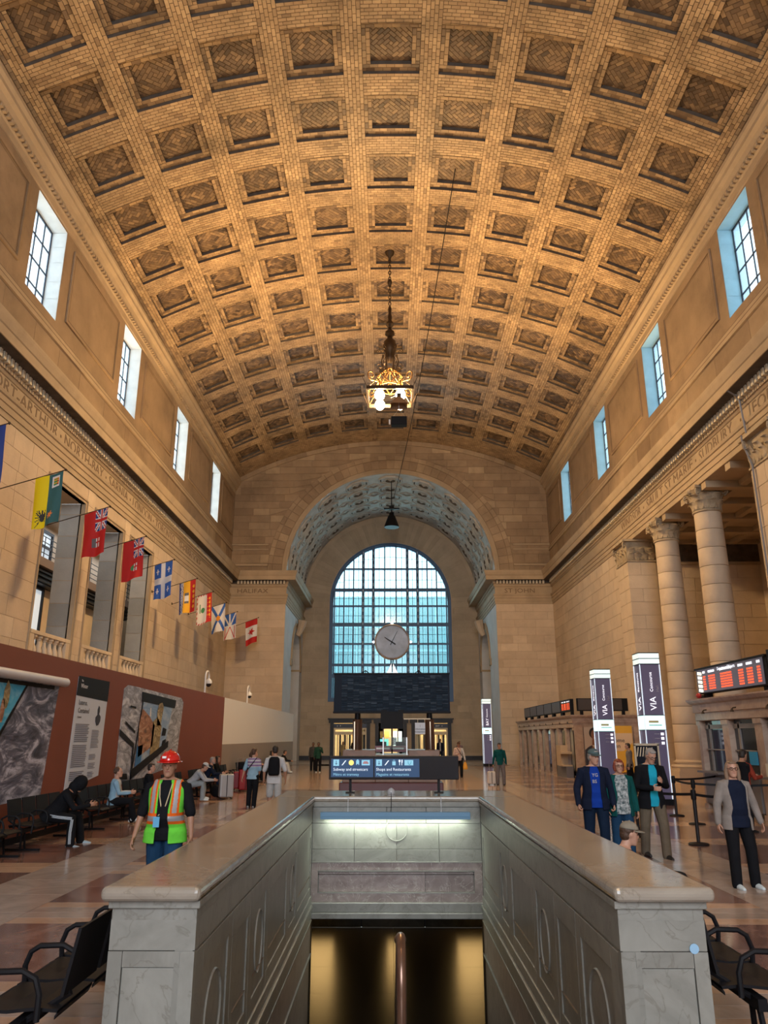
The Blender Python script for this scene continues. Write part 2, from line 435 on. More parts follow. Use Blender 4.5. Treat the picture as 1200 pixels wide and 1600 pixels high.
def step(s0, s1, y0, y1, la, lb):
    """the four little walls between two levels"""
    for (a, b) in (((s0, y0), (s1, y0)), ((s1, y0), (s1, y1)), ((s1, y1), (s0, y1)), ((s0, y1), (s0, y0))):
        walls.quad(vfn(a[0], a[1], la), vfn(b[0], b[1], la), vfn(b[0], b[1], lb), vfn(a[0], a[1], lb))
for r in ROWS:
    for c in COLS:
        # ring: one course tangential plus one course across
        for (a, b, e, f, al) in ((c-CO, c+CO, r-CO, r-CI, False), (c-CO, c+CO, r+CI, r+CO, False), (c-CO, c-CI, r-CI, r+CI, True), (c+CI, c+CO, r-CI, r+CI, True)):
            fill(a, b, e, f, al, -D1, tint_ring)
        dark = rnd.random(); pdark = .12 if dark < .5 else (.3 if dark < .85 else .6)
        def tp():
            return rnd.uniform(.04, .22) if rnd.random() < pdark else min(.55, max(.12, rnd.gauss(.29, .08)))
        w = .15; q = sqrt(.5)
        def put(p0, p1, q0, q1):
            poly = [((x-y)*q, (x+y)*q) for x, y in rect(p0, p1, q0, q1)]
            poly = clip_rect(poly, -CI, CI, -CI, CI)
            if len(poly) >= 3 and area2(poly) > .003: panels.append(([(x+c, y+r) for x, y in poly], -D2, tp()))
        put(-w/2, w/2, -w/2, w/2)
        for k in range(1, 8):
            a, b = (k-.5)*w, (k+.5)*w
            L = a+b; n = max(1, round(L/(2*w)))
            for i in range(n):
                u0, u1 = -a+L*i/n, -a+L*(i+1)/n
                put(u0, u1, a, b); put(-u1, -u0, -b, -a); put(-b, -a, u0, u1); put(a, b, -u1, -u0)
        for (a, b, e, f) in ((c-CO, c+CO, r-CO, r-CI), (c-CO, c+CO, r+CI, r+CO), (c-CO, c-CI, r-CI, r+CI), (c+CI, c+CO, r-CI, r+CI)): vq(under, a, b, e, f, -D1-.012)
        vq(under, c-CI, c+CI, r-CI, r+CI, -D2-.012)
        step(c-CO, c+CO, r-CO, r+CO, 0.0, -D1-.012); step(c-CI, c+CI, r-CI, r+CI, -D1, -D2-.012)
# rib underlay as a grid, so that no coffer is covered
for k in range(0, len(edges), 2): vq(under, edges[k], edges[k+1], Y0R, YF, -.012, n=2)
for c in COLS:
    ys = [Y0R]+[r+d for r in ROWS for d in (-CO, CO)]+[YF]
    for k in range(0, len(ys), 2): vq(under, c-CO, c+CO, ys[k], ys[k+1], -.012, n=2)
plain = MB()
for i in range(24):
    a, b = -S_MAX+2*S_MAX*i/24, -S_MAX+2*S_MAX*(i+1)/24
    plain.quad(vfn(a, YB, 0), vfn(b, YB, 0), vfn(b, Y0R, 0), vfn(a, Y0R, 0))
# outer skin of the roof, keeps daylight out
for i in range(24):
    a, b = -S_MAX-.3+2*(S_MAX+.3)*i/24, -S_MAX-.3+2*(S_MAX+.3)*(i+1)/24
    plain.quad(vfn(a, YB, -.6), vfn(b, YB, -.6), vfn(b, YN+1, -.6), vfn(a, YN+1, -.6))
under.build('mortar_bed', M_JOINTD, ceiling); walls.build('coffer_side', M_DARKEDGE, ceiling, flat=True); plain.build('plain_vault', M_VAULT, ceiling, flat=True, tint=.75)  # coffer sides all in one dark mottled colour
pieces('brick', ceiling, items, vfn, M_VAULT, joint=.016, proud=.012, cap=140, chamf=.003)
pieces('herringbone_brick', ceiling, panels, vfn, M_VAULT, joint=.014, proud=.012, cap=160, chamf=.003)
# ================================================================== MAIN CORNICE, ENTABLATURE
M_TRIM = masonry('moulding_stone', [(0, (.40, .30, .20)), (1, (.56, .44, .30))], nscale=.7, namt=.2, stain=.25)
ent_prof = [(0, 12.03), (.05, 12.03), (.05, 12.24), (.09, 12.24), (.09, 12.46), (.13, 12.48), (.13, 12.66), (.17, 12.68), (.20, 12.78), (.20, 12.81),
            (.04, 12.83), (.04, 13.36), (.08, 13.38), (.14, 13.46), (.14, 13.62), (.20, 13.64), (.20, 13.86), (.78, 13.89), (.78, 13.84), (.82, 13.84), (.82, 14.16), (.86, 14.19), (.93, 14.40), (.95, 14.50), (.95, 14.56), (0, 14.62)]
NX = 8.3
def entablature(name, path, side):
    e = struct(name); sweep(ent_prof, path, side).build('cornice_moulding', M_TRIM, e, flat=True); return e
ent_l = entablature('trim_1', [(-HW, YB), (-HW, YF), (-NX, YF), (-NX, YN)], -1)
ent_r = entablature('trim_2', [(HW, YB), (HW, YF), (NX, YF), (NX, YN)], 1)
# dentils, with a bead course under them and the carved band under the frieze
def course_boxes(parent, name, x, s, y0, y1, sp, w, out0, out1, z0, z1, m, cap=110, axis='y', depth_sign=1):
    n = int((y1-y0)/sp); me = None; rest = MB()
    pos = []
    for i in range(n):
        y = y0+sp*(i+.5)
        p = (x, y, z0) if axis == 'y' else (y, x, z0)
        q = proj(p); vis = q is not None and -10 < q[0] < 1210 and -10 < q[1] < 1610
        pos.append((0 if vis else 1, sqrt(p[0]**2+p[1]**2), y))
    pos.sort()
    for i, (v, d, y) in enumerate(pos):
        def bx(mb, yy):
            a, b = sorted((x+s*out0, x+s*out1))
            if axis == 'y': mb.box(a, b, yy-w/2, yy+w/2, z0, z1)
            else: mb.box(yy-w/2, yy+w/2, a, b, z0, z1)
        if i < cap and v == 0:
            if me is None:
                mb = MB(); bx(mb, 0); o = mb.build(name, m, parent, flat=True); me = o.data
            else: o = bpy.data.objects.new(name, me); link(o, parent)
            if axis == 'y': o.location = (0, y, 0)
            else: o.location = (y, 0, 0)
        else: bx(rest, y)
    if rest.v:
        o = rest.build(name+'_run', m, parent, flat=True); o['kind'] = 'stuff'
M_DENT = mat('lit_dentil_stone', (.74, .64, .48), .7, noise=(5, .2))  # paler than the moulding: light on the dentils is put into the colour
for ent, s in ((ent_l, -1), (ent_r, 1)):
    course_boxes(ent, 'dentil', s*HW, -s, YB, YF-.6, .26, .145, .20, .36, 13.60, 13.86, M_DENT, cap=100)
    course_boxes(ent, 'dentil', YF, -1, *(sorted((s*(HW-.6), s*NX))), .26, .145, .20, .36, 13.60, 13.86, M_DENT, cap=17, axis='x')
    course_boxes(ent, 'egg_moulding', s*HW, -s, 8, YF-.3, .17, .12, .08, .20, 13.47, 13.61, M_TRIM, cap=0)
    course_boxes(ent, 'carved_bead', s*HW, -s, 8, YF-.3, .13, .085, .12, .185, 12.69, 12.775, M_TRIM, cap=0)
M_CARVE = mat('carved_letter', (.20, .135, .085), .8)
# wording in the frieze
def frieze_text(parent, s, side, y0, y1, z=12.87):
    me_len = None
    if side < 0: o, u = (-HW+.045, y0, z), (0, 1, 0)
    else: o, u = (HW-.045, y1, z), (0, -1, 0)
    t = text_mesh('lettering', s, .66, Matrix.Identity(4), M_CARVE, parent, depth=.006)
    w = max(v.co.x for v in t.data.vertices); t.data.transform(frame_mtx(o, u, (0, 0, 1)) @ Matrix.Diagonal(((y1-y0)/w, 1, 1, 1)))
for s, y0, y1 in (('PORT-ARTHUR', 21.5, 26.8), ('NORTH-BAY', 27.4, 31.6), ('SARNIA', 32.3, 34.9), ('LONDON', 35.6, 38.7), ('TORONTO', 39.4, 43.2), ('SHERBROOKE', 44.2, 49.6)):
    frieze_text(ent_l, s, -1, y0, y1)
for s, y0, y1 in (('FORT-WILLIAM', 19.2, 24.8), ('SUDBURY', 26.4, 29.6), ('SAULT ST MARIE', 30.3, 36.3), ('WINDSOR', 37.2, 40.6)):
    frieze_text(ent_r, s, 1, y0, y1)
for yy in (27.1, 31.95, 35.25, 39.05, 43.7):
    mb = MB(); mb.box(-HW+.03, -HW+.05, yy-.05, yy+.05, 13.03, 13.13); mb.build('carved_dot', M_CARVE, ent_l, flat=True)
for yy in (25.7, 29.95, 36.75):
    mb = MB(); mb.box(HW-.05, HW-.03, yy-.05, yy+.05, 13.03, 13.13); mb.build('carved_dot', M_CARVE, ent_r, flat=True)
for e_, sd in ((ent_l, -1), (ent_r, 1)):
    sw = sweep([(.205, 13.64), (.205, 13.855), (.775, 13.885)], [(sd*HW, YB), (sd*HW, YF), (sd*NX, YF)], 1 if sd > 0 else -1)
    sw.build('shade_soffit', M_DARKEDGE, e_, flat=True)  # dark strip paints the shade under the cornice and behind the dentils
for s, x, e in (('HALIFAX', -12.2, ent_l), ('ST JOHN', 9.0, ent_r)):
    text_mesh('lettering', s, .5, frame_mtx((x, YF-.045, 12.92), (1, 0, 0), (0, 0, 1)), M_CARVE, e, depth=.006, sx=1.25)
# upper cornice at the foot of the vault
up_prof = [(0, 21.12), (.06, 21.14), (.06, 21.42), (.12, 21.46), (.12, 21.62), (.22, 21.66), (.28, 21.86), (.42, 21.95), (.42, 22.10), (.50, 22.22), (.50, 22.36), (.02, 22.40)]
for k, (path, s) in enumerate((([(-HW, YB), (-HW, YF)], -1), ([(HW, YB), (HW, YF)], 1))):
    t = struct('trim_%d' % (3+k)); sweep(up_prof, path, s).build('cornice_moulding', M_TRIM, t, flat=True)
    course_boxes(t, 'bead', -HW if k == 0 else HW, 1 if k == 0 else -1, 14, YF-.1, .24, .13, .12, .24, 21.48, 21.60, M_TRIM, cap=0)
# ================================================================== SIDE WALLS
WZ0, WZ1 = 17.15, 21.05; WHW = 1.25
def wl(y, z, w): return (-HW+w, y, z)
def wr(y, z, w): return (HW-w, y, z)
OPEN_L = [(26.75, 30.2), (31.35, 34.85), (35.95, 39.45)]; OZ0, OZ1 = 3.4, 11.3
wholes = [(y-WHW, y+WHW, WZ0, WZ1) for y in WIN_Y]
M_GLASSW = mat('window_glass', (.8, .93, .97), .35, spec=.4)
def glass_material(name, tint, mixf):
    m = bpy.data.materials.new(name); m.use_nodes = True; nt = m.node_tree; nt.nodes.clear()
    o = N(nt, 'ShaderNodeOutputMaterial'); tr = N(nt, 'ShaderNodeBsdfTransparent'); tl = N(nt, 'ShaderNodeBsdfTranslucent'); gl = N(nt, 'ShaderNodeBsdfGlossy'); gl.inputs['Roughness'].default_value = .15
    tr.inputs[0].default_value = (*tint, 1); tl.inputs[0].default_value = (*tint, 1)
    m1 = N(nt, 'ShaderNodeMixShader'); m1.inputs[0].default_value = mixf; m2 = N(nt, 'ShaderNodeMixShader'); m2.inputs[0].default_value = .05
    nt.links.new(tr.outputs[0], m1.inputs[1]); nt.links.new(tl.outputs[0], m1.inputs[2])
    nt.links.new(m1.outputs[0], m2.inputs[1]); nt.links.new(gl.outputs[0], m2.inputs[2]); nt.links.new(m2.outputs[0], o.inputs[0]); return m
M_PANE = glass_material('pale_window_pane', (.86, .96, 1.0), .25)
M_FRAMEW = mat('dark_window_bar', (.035, .045, .07), .5, metal=.3)
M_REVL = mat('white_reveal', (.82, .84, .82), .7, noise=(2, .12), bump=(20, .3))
M_REVR = mat('daylit_reveal_right', (.30, .50, .60), .7, noise=(2, .12), bump=(20, .3))  # blue of the daylight is painted into this reveal colour
walls_lr = {}
rnd2 = random.Random(5)
for side, fn, M_REV in ((-1, wl, M_REVL), (1, wr, M_REVR)):
    nm = 'wall_left' if side < 0 else 'wall_right'
    w_ = struct(nm); walls_lr[side] = w_
    # back plates: below the entablature, attic, window zone
    mb = MB()
    if side < 0:
        low = [(a, b, OZ0, OZ1) for a, b in OPEN_L]
        plate(mb, YB, YF, 0, 12.05, low, fn)
    else:
        PORT = (24.9, 39.35, 0.0, 12.02)
        plate(mb, YB, YF, 0, 12.05, [PORT], fn)
    mb.build('backing', M_STONE, w_, flat=True, tint=.35)
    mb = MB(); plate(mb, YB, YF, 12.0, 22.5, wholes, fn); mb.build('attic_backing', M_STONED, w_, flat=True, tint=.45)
    # ashlar below
    if side < 0: it = courses(8, YF, 0.3, 12.03, 1.62, .70, holes=[(a-.16, b+.16, OZ0-.1, OZ1+.16) for a, b in OPEN_L], rnd=rnd2)
    else: it = courses(8, YF, 0.3, 12.03, 1.62, .70, holes=[(23.3, 40.6, 0, 12.1)], rnd=rnd2)
    pieces('stone_block', w_, it, lambda u, v, w, f=fn: f(u, v, w), M_STONE, joint=.014, proud=.014, cap=300, chamf=.004)
    # attic band courses
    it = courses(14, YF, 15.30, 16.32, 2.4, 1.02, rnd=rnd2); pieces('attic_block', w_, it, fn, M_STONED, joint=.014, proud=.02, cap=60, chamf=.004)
    mb = MB()
    for prof in ([(0, 14.6), (.14, 14.62), (.14, 15.0), (.06, 15.1), (.06, 15.27), (0, 15.28)], [(0, 16.32), (.10, 16.34), (.10, 16.48), (.04, 16.52), (.04, 16.74), (0, 16.76)]):
        sw = sweep(prof, [(side*HW, YB), (side*HW, YF)], 1 if side > 0 else -1); mb.add(sw.v, sw.f)
    mb.build('string_course', M_TRIM, w_, flat=True)
    mb = MB()
    for z_, ww in ((15.285, .024), (16.300, .024), (16.775, .006), (16.50, .104), (15.02, .144)): mb.quad(fn(YB, z_, ww), fn(YF, z_, ww), fn(YF, z_+.035, ww), fn(YB, z_+.035, ww))
    mb.build('grimed_joint', M_CARVE, w_, flat=True)
    # raised panels between windows (double line frame)
    ys = WIN_Y+[62.1]
    for k in range(len(ys)-1):
        a, b = ys[k]+WHW+.75, min(ys[k+1]-WHW-.75, YF-.55)
        if b-a < 1: continue
        z0, z1 = 17.55, 20.75
        mb = MB()
        for (i0, i1, w0, w1) in ((0, .10, 0, .07), (.10, .17, .07, .03)):
            A = rect(a+i0, b-i0, z0+i0, z1-i0); B = rect(a+i1, b-i1, z0+i1, z1-i1)
            for q in range(4):
                p0, p1 = A[q], A[(q+1) % 4]; q0, q1 = B[q], B[(q+1) % 4]
                mb.quad(fn(*p0, w0), fn(*p1, w0), fn(*p1, w1), fn(*p0, w1)); mb.quad(fn(*p0, w1), fn(*p1, w1), fn(*q1, w1), fn(*q0, w1))
        B = rect(a+.17, b-.17, z0+.17, z1-.17); mb.quad(*[fn(*p, .03) for p in B])
        mb.build('recessed_panel', M_STONED, w_, flat=True, tint=.5)
        mb = MB()
        for o_, ww in ((-.02, .004), (.105, .075), (.175, .036)):
            A = rect(a+o_, b-o_, z0+o_, z1-o_); B = rect(a+o_+.028, b-o_-.028, z0+o_+.028, z1-o_-.028)
            for q in range(4): mb.quad(fn(*A[q], ww), fn(*A[(q+1) % 4], ww), fn(*B[(q+1) % 4], ww), fn(*B[q], ww))
        mb.build('panel_groove', M_CARVE, w_, flat=True)
    # window reveals, windows
    for k, y in enumerate(WIN_Y):
        a, b = y-WHW, y+WHW; d = -.62
        wnd = struct('window_%d' % (k+1 if side < 0 else k+7))
        mb = MB()
        for p, q in (((a, WZ0), (b, WZ0)), ((b, WZ0), (b, WZ1)), ((b, WZ1), (a, WZ1)), ((a, WZ1), (a, WZ0))):
            mb.quad(fn(*p, .0), fn(*q, .0), fn(*q, d-.3), fn(*p, d-.3))
        mb.build('reveal', M_REV, wnd, flat=True)
        # reveal stones: courses on the far jamb
        zz = WZ0
        for c_, hgt in enumerate((.95, .75, .85, .7, .65)):
            mb = MB(); z1 = min(zz+hgt, WZ1)
            for yy in (b-.012, a+.012):
                mb.quad(fn(yy, zz+.008, -.01), fn(yy, zz+.008, d), fn(yy, z1-.008, d), fn(yy, z1-.008, -.01))
            mb.build('jamb_stone', M_REV, wnd, flat=True); zz = z1
        mb = MB(); bar = .045
        def rb(y0, y1, z0, z1, dd=.05): 
            x0 = fn(y0, z0, d)[0]; x1 = fn(y0, z0, d+dd)[0]; mb.box(min(x0, x1), max(x0, x1), y0, y1, z0, z1)
        rb(a, a+.07, WZ0, WZ1); rb(b-.07, b, WZ0, WZ1); rb(a, b, WZ0, WZ0+.08); rb(a, b, WZ1-.08, WZ1)
        for i in range(1, 4): yy = a+(b-a)*i/4; rb(yy-bar/2, yy+bar/2, WZ0, WZ1)
        for i in range(1, 4): zz = WZ0+(WZ1-WZ0)*i/4; rb(a, b, zz-bar/2, zz+bar/2, .055)
        mb.build('window_bars', M_FRAMEW, wnd, flat=True)
        for i in range(4):
            for j in range(4):
                y0, y1 = a+(b-a)*i/4+.02, a+(b-a)*(i+1)/4-.02; z0, z1 = WZ0+(WZ1-WZ0)*j/4+.02, WZ0+(WZ1-WZ0)*(j+1)/4-.02
                mesh_obj('pane', [fn(y0, z0, d+.02), fn(y1, z0, d+.02), fn(y1, z1, d+.02), fn(y0, z1, d+.02)], [(0, 1, 2, 3)], M_PANE, wnd)
    # outer thickness above the roof of the aisles
    mb = MB(); plate(mb, YB, YF, 0 if False else 12.6, 23.2, [], lambda u, v, w, f=fn: f(u, v, -3.6)); 
# ================================================================== LEFT OPENINGS with balustrades
w_ = walls_lr[-1]
M_GREY = masonry('grey_reveal_stone', [(0, (.30, .30, .28)), (1, (.46, .45, .42))], nscale=.8, namt=.15)
M_DARKM = mat('dark_metal', (.02, .022, .028), .45, metal=.4)
M_OFFICE = mat('office_glass', (.55, .62, .66), .15, spec=.6)
def column_baluster(mb, c, h, r, n=10):
    P = [(.9, 0), (.9, .07), (.55, .10), (.5, .16), (.85, .30), (1, .40), (.8, .52), (.45, .68), (.38, .80), (.6, .84), (.6, .88), (.9, .91), (.9, 1)]
    mb.lathe([(p*r, z*h) for p, z in P], c, n)
for k, (a, b) in enumerate(OPEN_L):
    # frame moulding around the opening
    mb = MB()
    for i0, i1, w0, w1 in ((.0, .11, .03, .03), (.11, .16, .07, .07)):
        A = [(a-i0, OZ0), (a-i0, OZ1+i0), (b+i0, OZ1+i0), (b+i0, OZ0)]; B = [(a-i1, OZ0), (a-i1, OZ1+i1), (b+i1, OZ1+i1), (b+i1, OZ0)]
        for q in range(3):
            mb.quad(wl(*A[q], w0), wl(*A[q+1], w0), wl(*B[q+1], w0), wl(*B[q], w0))
            mb.quad(wl(*A[q], w0), wl(*A[q+1], w0), wl(*A[q+1], -.2 if i0 == 0 else .03), wl(*A[q], -.2 if i0 == 0 else .03))
            mb.quad(wl(*B[q], w0), wl(*B[q+1], w0), wl(*B[q+1], 0), wl(*B[q], 0))
    mb.build('opening_frame', M_TRIM, w_, flat=True)
    # deep reveal in grey stone courses
    D = -1.0; zz = OZ0; c_ = 0
    while zz < OZ1-.01:
        z1 = min(zz+.93, OZ1); mb = MB()
        for yy, s_ in ((a, 1), (b, -1)):
            mb.quad(wl(yy, zz+.012, -.15), wl(yy, zz+.012, D), wl(yy, z1-.012, D), wl(yy, z1-.012, -.15))
        mb.build('reveal_block', M_GREY, w_, flat=True, tint=rnd2.random()); zz = z1
    mb = MB()
    for yy in (a-.01, b+.01): mb.quad(wl(yy, OZ0, 0), wl(yy, OZ0, D), wl(yy, OZ1, D), wl(yy, OZ1, 0))
    mb.quad(wl(a, OZ1, 0), wl(b, OZ1, 0), wl(b, OZ1, D), wl(a, OZ1, D)); mb.quad(wl(a, OZ0, 0), wl(b, OZ0, 0), wl(b, OZ0, D), wl(a, OZ0, D))
    mb.build('reveal_soffit', M_TRIM, w_, flat=True)
    # far side of the gallery beyond: dark framed windows on two storeys with a railed gallery between
    yw = b+2.75; xg = -15.8
    for z0, z1, y0, y1 in ((9.62, 10.85, yw, yw+.95), (4.2, 8.25, yw-.1, yw+.7)):
        win = MB()
        for (ya, yb_, c0, c1) in ((y0-.12, y0, z0, z1), (y1, y1+.12, z0, z1), (y0-.12, y1+.12, z0-.12, z0), (y0-.12, y1+.12, z1, z1+.12), (y0-.12, y1+.12, z0+(z1-z0)*.5-.05, z0+(z1-z0)*.5+.05)):
            win.box(xg, xg+.12, ya, yb_, c0, c1)
        win.build('inner_window_frame', M_DARKM, w_, flat=True)
        gl = MB(); gl.box(xg, xg+.03, y0, y1, z0, z1); gl.build('inner_window_pane', mat('lit_office_pane', (.62, .68, .72), .2, emit=((.62, .72, .8), .45)), w_, flat=True)
    g = MB(); g.box(xg, xg+.75, yw-3.2, yw+1.5, 9.05, 9.42); g.build('gallery_slab', mat('gallery_edge', (.22, .16, .13), .6), w_, flat=True)
    g = MB()
    for q in range(4): g.tube([(xg+.7, yw-3.2, 9.62+q*.24), (xg+.7, yw+1.5, 9.62+q*.24)], .02, 6)
    for q in range(3): g.tube([(xg+.7, yw-2.6+q*1.6, 9.4), (xg+.7, yw-2.6+q*1.6, 10.36)], .02, 6)
    g.build('gallery_rail', M_DARKM, w_, flat=True)
    g = MB(); g.box(xg, xg+.5, yw-3.2, yw+1.5, 8.4, 9.05)
    for q in range(3): g.box(xg+.5, xg+.62, yw-3.2, yw+1.5, 8.45+q*.2, 8.52+q*.2)
    g.build('gallery_beam', M_DARKM, w_, flat=True)
    # balustrade
    bt = struct('balustrade'); bt.name = 'trim_%d' % (6+k)
    mb = MB(); x0 = -HW-.25
    mb.box(x0-.02, x0+.30, a, b, 5.50, 5.64); mb.box(x0+.02, x0+.26, a, b, 4.40, 4.58); mb.box(x0, x0+.28, a, a+.34, 4.58, 5.50); mb.box(x0, x0+.28, b-.34, b, 4.58, 5.50)
    mb.box(x0, x0+.25, a, b, OZ0, 4.40)
    bevelled(mb.build('balustrade_rail', M_STONE, bt, flat=True, tint=.8), .015)
    base = MB(); column_baluster(base, (0, 0, 0), .92, .145)
    m0 = base.build('baluster', M_STONE, bt, tint=.85).data; n = 6
    for i in range(n):
        o = bpy.data.objects[-1] if False else None
        yy = a+.34+(b-a-.68)*(i+.5)/n
        if i == 0:
            ob = [c for c in bt.children if c.name.startswith('baluster')][0]
        else: ob = link(bpy.data.objects.new('baluster', m0), bt)
        ob.location = (x0+.14, yy, 4.58)
mb = MB(); X0, X1 = -HW-1.0, -15.82; ya, yb = 24.5, 47.5
mb.quad((X1, ya, 3.4), (X1, yb, 3.4), (X1, yb, 11.3), (X1, ya, 11.3)); mb.quad((X0, ya, 3.4), (X1, ya, 3.4), (X1, ya, 11.3), (X0, ya, 11.3)); mb.quad((X0, yb, 3.4), (X1, yb, 3.4), (X1, yb, 11.3), (X0, yb, 11.3))
mb.quad((X0, ya, 3.4), (X1, ya, 3.4), (X1, yb, 3.4), (X0, yb, 3.4)); mb.quad((X0, ya, 11.3), (X1, ya, 11.3), (X1, yb, 11.3), (X0, yb, 11.3))
prev = ya
for a, b in OPEN_L+[(yb, yb)]:
    mb.quad((X0, prev, 3.4), (X0, a, 3.4), (X0, a, 11.3), (X0, prev, 11.3)); prev = b
mb.build('inner_room', M_STONE, w_, flat=True, tint=.9)
area('gallery_daylight', (-14.8, 34, 11.2), (0, 0, 0), 1.2, 20, 130, (.85, .93, 1.0))
# ================================================================== PORTICO on the right
w_ = walls_lr[1]
PX1 = 19.5; PYA, PYB = 24.9, 39.35
por = struct('wall_portico')
mb = MB()
mb.quad((13.9, PYB, 0), (PX1, PYB, 0), (PX1, PYB, 12), (13.9, PYB, 12)); mb.quad((HW, PYA-4.5, 0), (PX1, PYA-4.5, 0), (PX1, PYA-4.5, 12), (HW, PYA-4.5, 12))
mb.quad((PX1, PYA-4.5, 0), (PX1, PYB, 0), (PX1, PYB, 12), (PX1, PYA-4.5, 12)); mb.build('backing', M_STONE, por, flat=True, tint=.3)
pe = lambda u, v, w: (u, PYB-w, v)
it = courses(HW+.9, PX1, .3, 10.68, 1.45, .70, rnd=rnd2); pieces('stone_block', por, it, pe, M_STONE, joint=.02, proud=.02, cap=60)
it = courses(PYA-4.5, PYB, .3, 10.68, 1.45, .70, rnd=rnd2); pieces('stone_block', por, it, lambda u, v, w: (PX1-w, u, v), M_STONE, joint=.02, proud=.02, cap=60)
mb = MB(); mb.box(HW+.9, PX1, PYB-.14, PYB, 10.70, 10.84); mb.box(HW+.9, PX1, PYB-.30, PYB, 11.8, 12.0)
mb.build('string_course', M_TRIM, por, flat=True)
mb = MB(); mb.box(HW+.9, PX1, PYB-.06, PYB, 10.84, 11.8); mb.build('dark_frieze', mat('dark_carved_stone', (.11, .085, .06), .8, noise=(3, .5), bump=(9, .9)), por, flat=True)
mb = MB(); mb.box(HW-.06, PX1, PYA-4.5, PYB, 12.0, 12.02)
for y in (27.3, 29.6, 31.9, 34.3, 36.7): mb.box(HW, PX1, y-.22, y+.22, 11.72, 12.0)
for x in (14.3, 16.2, 18.1): mb.box(x-.15, x+.15, PYA-4.5, PYB, 11.78, 12.0)
mb.build('beamed_ceiling', M_TRIM, por, flat=True)
# underside of the architrave over the columns
# return strips of wall on either side of the portico
for ya, yb in ((23.3, PYA), (PYB, 40.6)):
    it = courses(ya, yb, .3, 12.03, 1.3, .70, rnd=rnd2, jitter=.1); 
    if ya > 30: pieces('stone_block', w_, it, wr, M_STONE, joint=.02, proud=.02, cap=40)
    else: pieces('stone_block', w_, it, wr, M_STONE, joint=.02, proud=.02, cap=40)
def leaf(mb, R0, z0, h, w, ang, curl, cx, cy, flatside=None):
    """one acanthus leaf bending outwards at its tip"""
    n = 7; vs = []
    for i in range(n+1):
        t = i/n; z = z0+h*min(1, t*1.12)-(0 if t < .8 else (t-.8)*h*.75); out = R0+curl*(t**3)*1.0+.02
        wd = w*(.55+.75*sin(pi*min(1, t*1.02))**.8)*(1 if t < .93 else .5)
        for j, q in enumerate((-1, -.5, 0, .5, 1)):
            rr = out+(.035 if j in (1, 3) else (.012 if j == 2 else -.015)); lat = wd*.5*q
            if flatside is None:
                a = ang+lat/max(R0, .1); vs.append((cx+rr*cos(a), cy+rr*sin(a), z))
            else:
                u, nrm = flatside; vs.append((cx+u[0]*(ang+lat)+nrm[0]*(rr-R0), cy+u[1]*(ang+lat)+nrm[1]*(rr-R0), z))
    fs = [(i*5+j, i*5+j+1, (i+1)*5+j+1, (i+1)*5+j) for i in range(n) for j in range(4)]
    mb.add(vs, fs, 0, True)
def spiral(mb, c, u, z, r, turns=1.6, th=.045, wid=.1):
    pts = []
    for i in range(22):
        t = i/21; a = -pi/2+turns*2*pi*t; rr = r*(1-.78*t); pts.append((c[0]+u[0]*rr*cos(a), c[1]+u[1]*rr*cos(a), c[2]+rr*sin(a)))
    mb.tube(pts, [th*(1-.45*i/21) for i in range(22)], 6)
M_CAP = masonry('capital_stone', [(0, (.42, .33, .22)), (1, (.55, .45, .32))], nscale=2.5, namt=.3, stain=.3, bumpk=.6, fine=22)
def capital(parent, cx, cy, R, z0, z1):
    cap = MB(); H = z1-z0
    cap.lathe([(R*1.0, 0), (R*1.08, .03), (R*1.08, .09), (R*.98, .12), (R*.96, H*.4), (R*1.0, H*.7), (R*1.2, H*.86), (R*1.28, H*.9)], (cx, cy, z0), 28)
    c_o = cap.build('capital_bell', M_CAP, parent)
    for lay, (zz, hh, cu, off) in enumerate(((.12, H*.36, .20, 0), (.14, H*.62, .26, pi/8))):
        for k in range(8):
            mb = MB(); leaf(mb, R*.98, z0+zz, hh, R*.62, off+k*pi/4, cu, cx, cy); mb.build('acanthus_leaf', M_CAP, c_o)
    for k in range(4):
        a = pi/4+k*pi/2; mb = MB(); u = (cos(a), sin(a)); spiral(mb, (cx+u[0]*R*1.42, cy+u[1]*R*1.42, z0+H*.76), u, 0, H*.155)
        mb.tube([(cx+u[0]*R*.95, cy+u[1]*R*.95, z0+H*.45), (cx+u[0]*R*1.1, cy+u[1]*R*1.1, z0+H*.7), (cx+u[0]*R*1.42, cy+u[1]*R*1.42, z0+H*.9)], .05, 6)
        mb.build('volute', M_CAP, c_o)
        a = k*pi/2; mb = MB(); mb.lathe([(0, 0), (.13, .03), (.1, .1), (.05, .13), (0, .14)], (0, 0, 0), 10)
        mb.v = [(cx+cos(a)*(R*1.12+v[2])-sin(a)*v[0], cy+sin(a)*(R*1.12+v[2])+cos(a)*v[0], z0+H*.9+v[1]) for v in mb.v]; mb.build('rosette', M_CAP, c_o)
    # abacus with hollowed sides
    poly = []
    for k in range(4):
        a = pi/4+k*pi/2; b = a+pi/2; p = (cos(a)*R*1.72, sin(a)*R*1.72); q = (cos(b)*R*1.72, sin(b)*R*1.72)
        for i in range(8):
            t = i/8; d = sin(pi*t)*R*.2; m_ = ((p[0]+q[0])/2, (p[1]+q[1])/2); l = sqrt(m_[0]**2+m_[1]**2)
            poly.append((p[0]+(q[0]-p[0])*t-m_[0]/l*d, p[1]+(q[1]-p[1])*t-m_[1]/l*d))
    mb = MB(); mb.prism(poly, lambda u, v, w: (cx+u, cy+v, z0+H*.9+w), H*.1); mb.build('abacus', M_CAP, c_o)
CY = (35.5, 30.6); CXX = 13.25
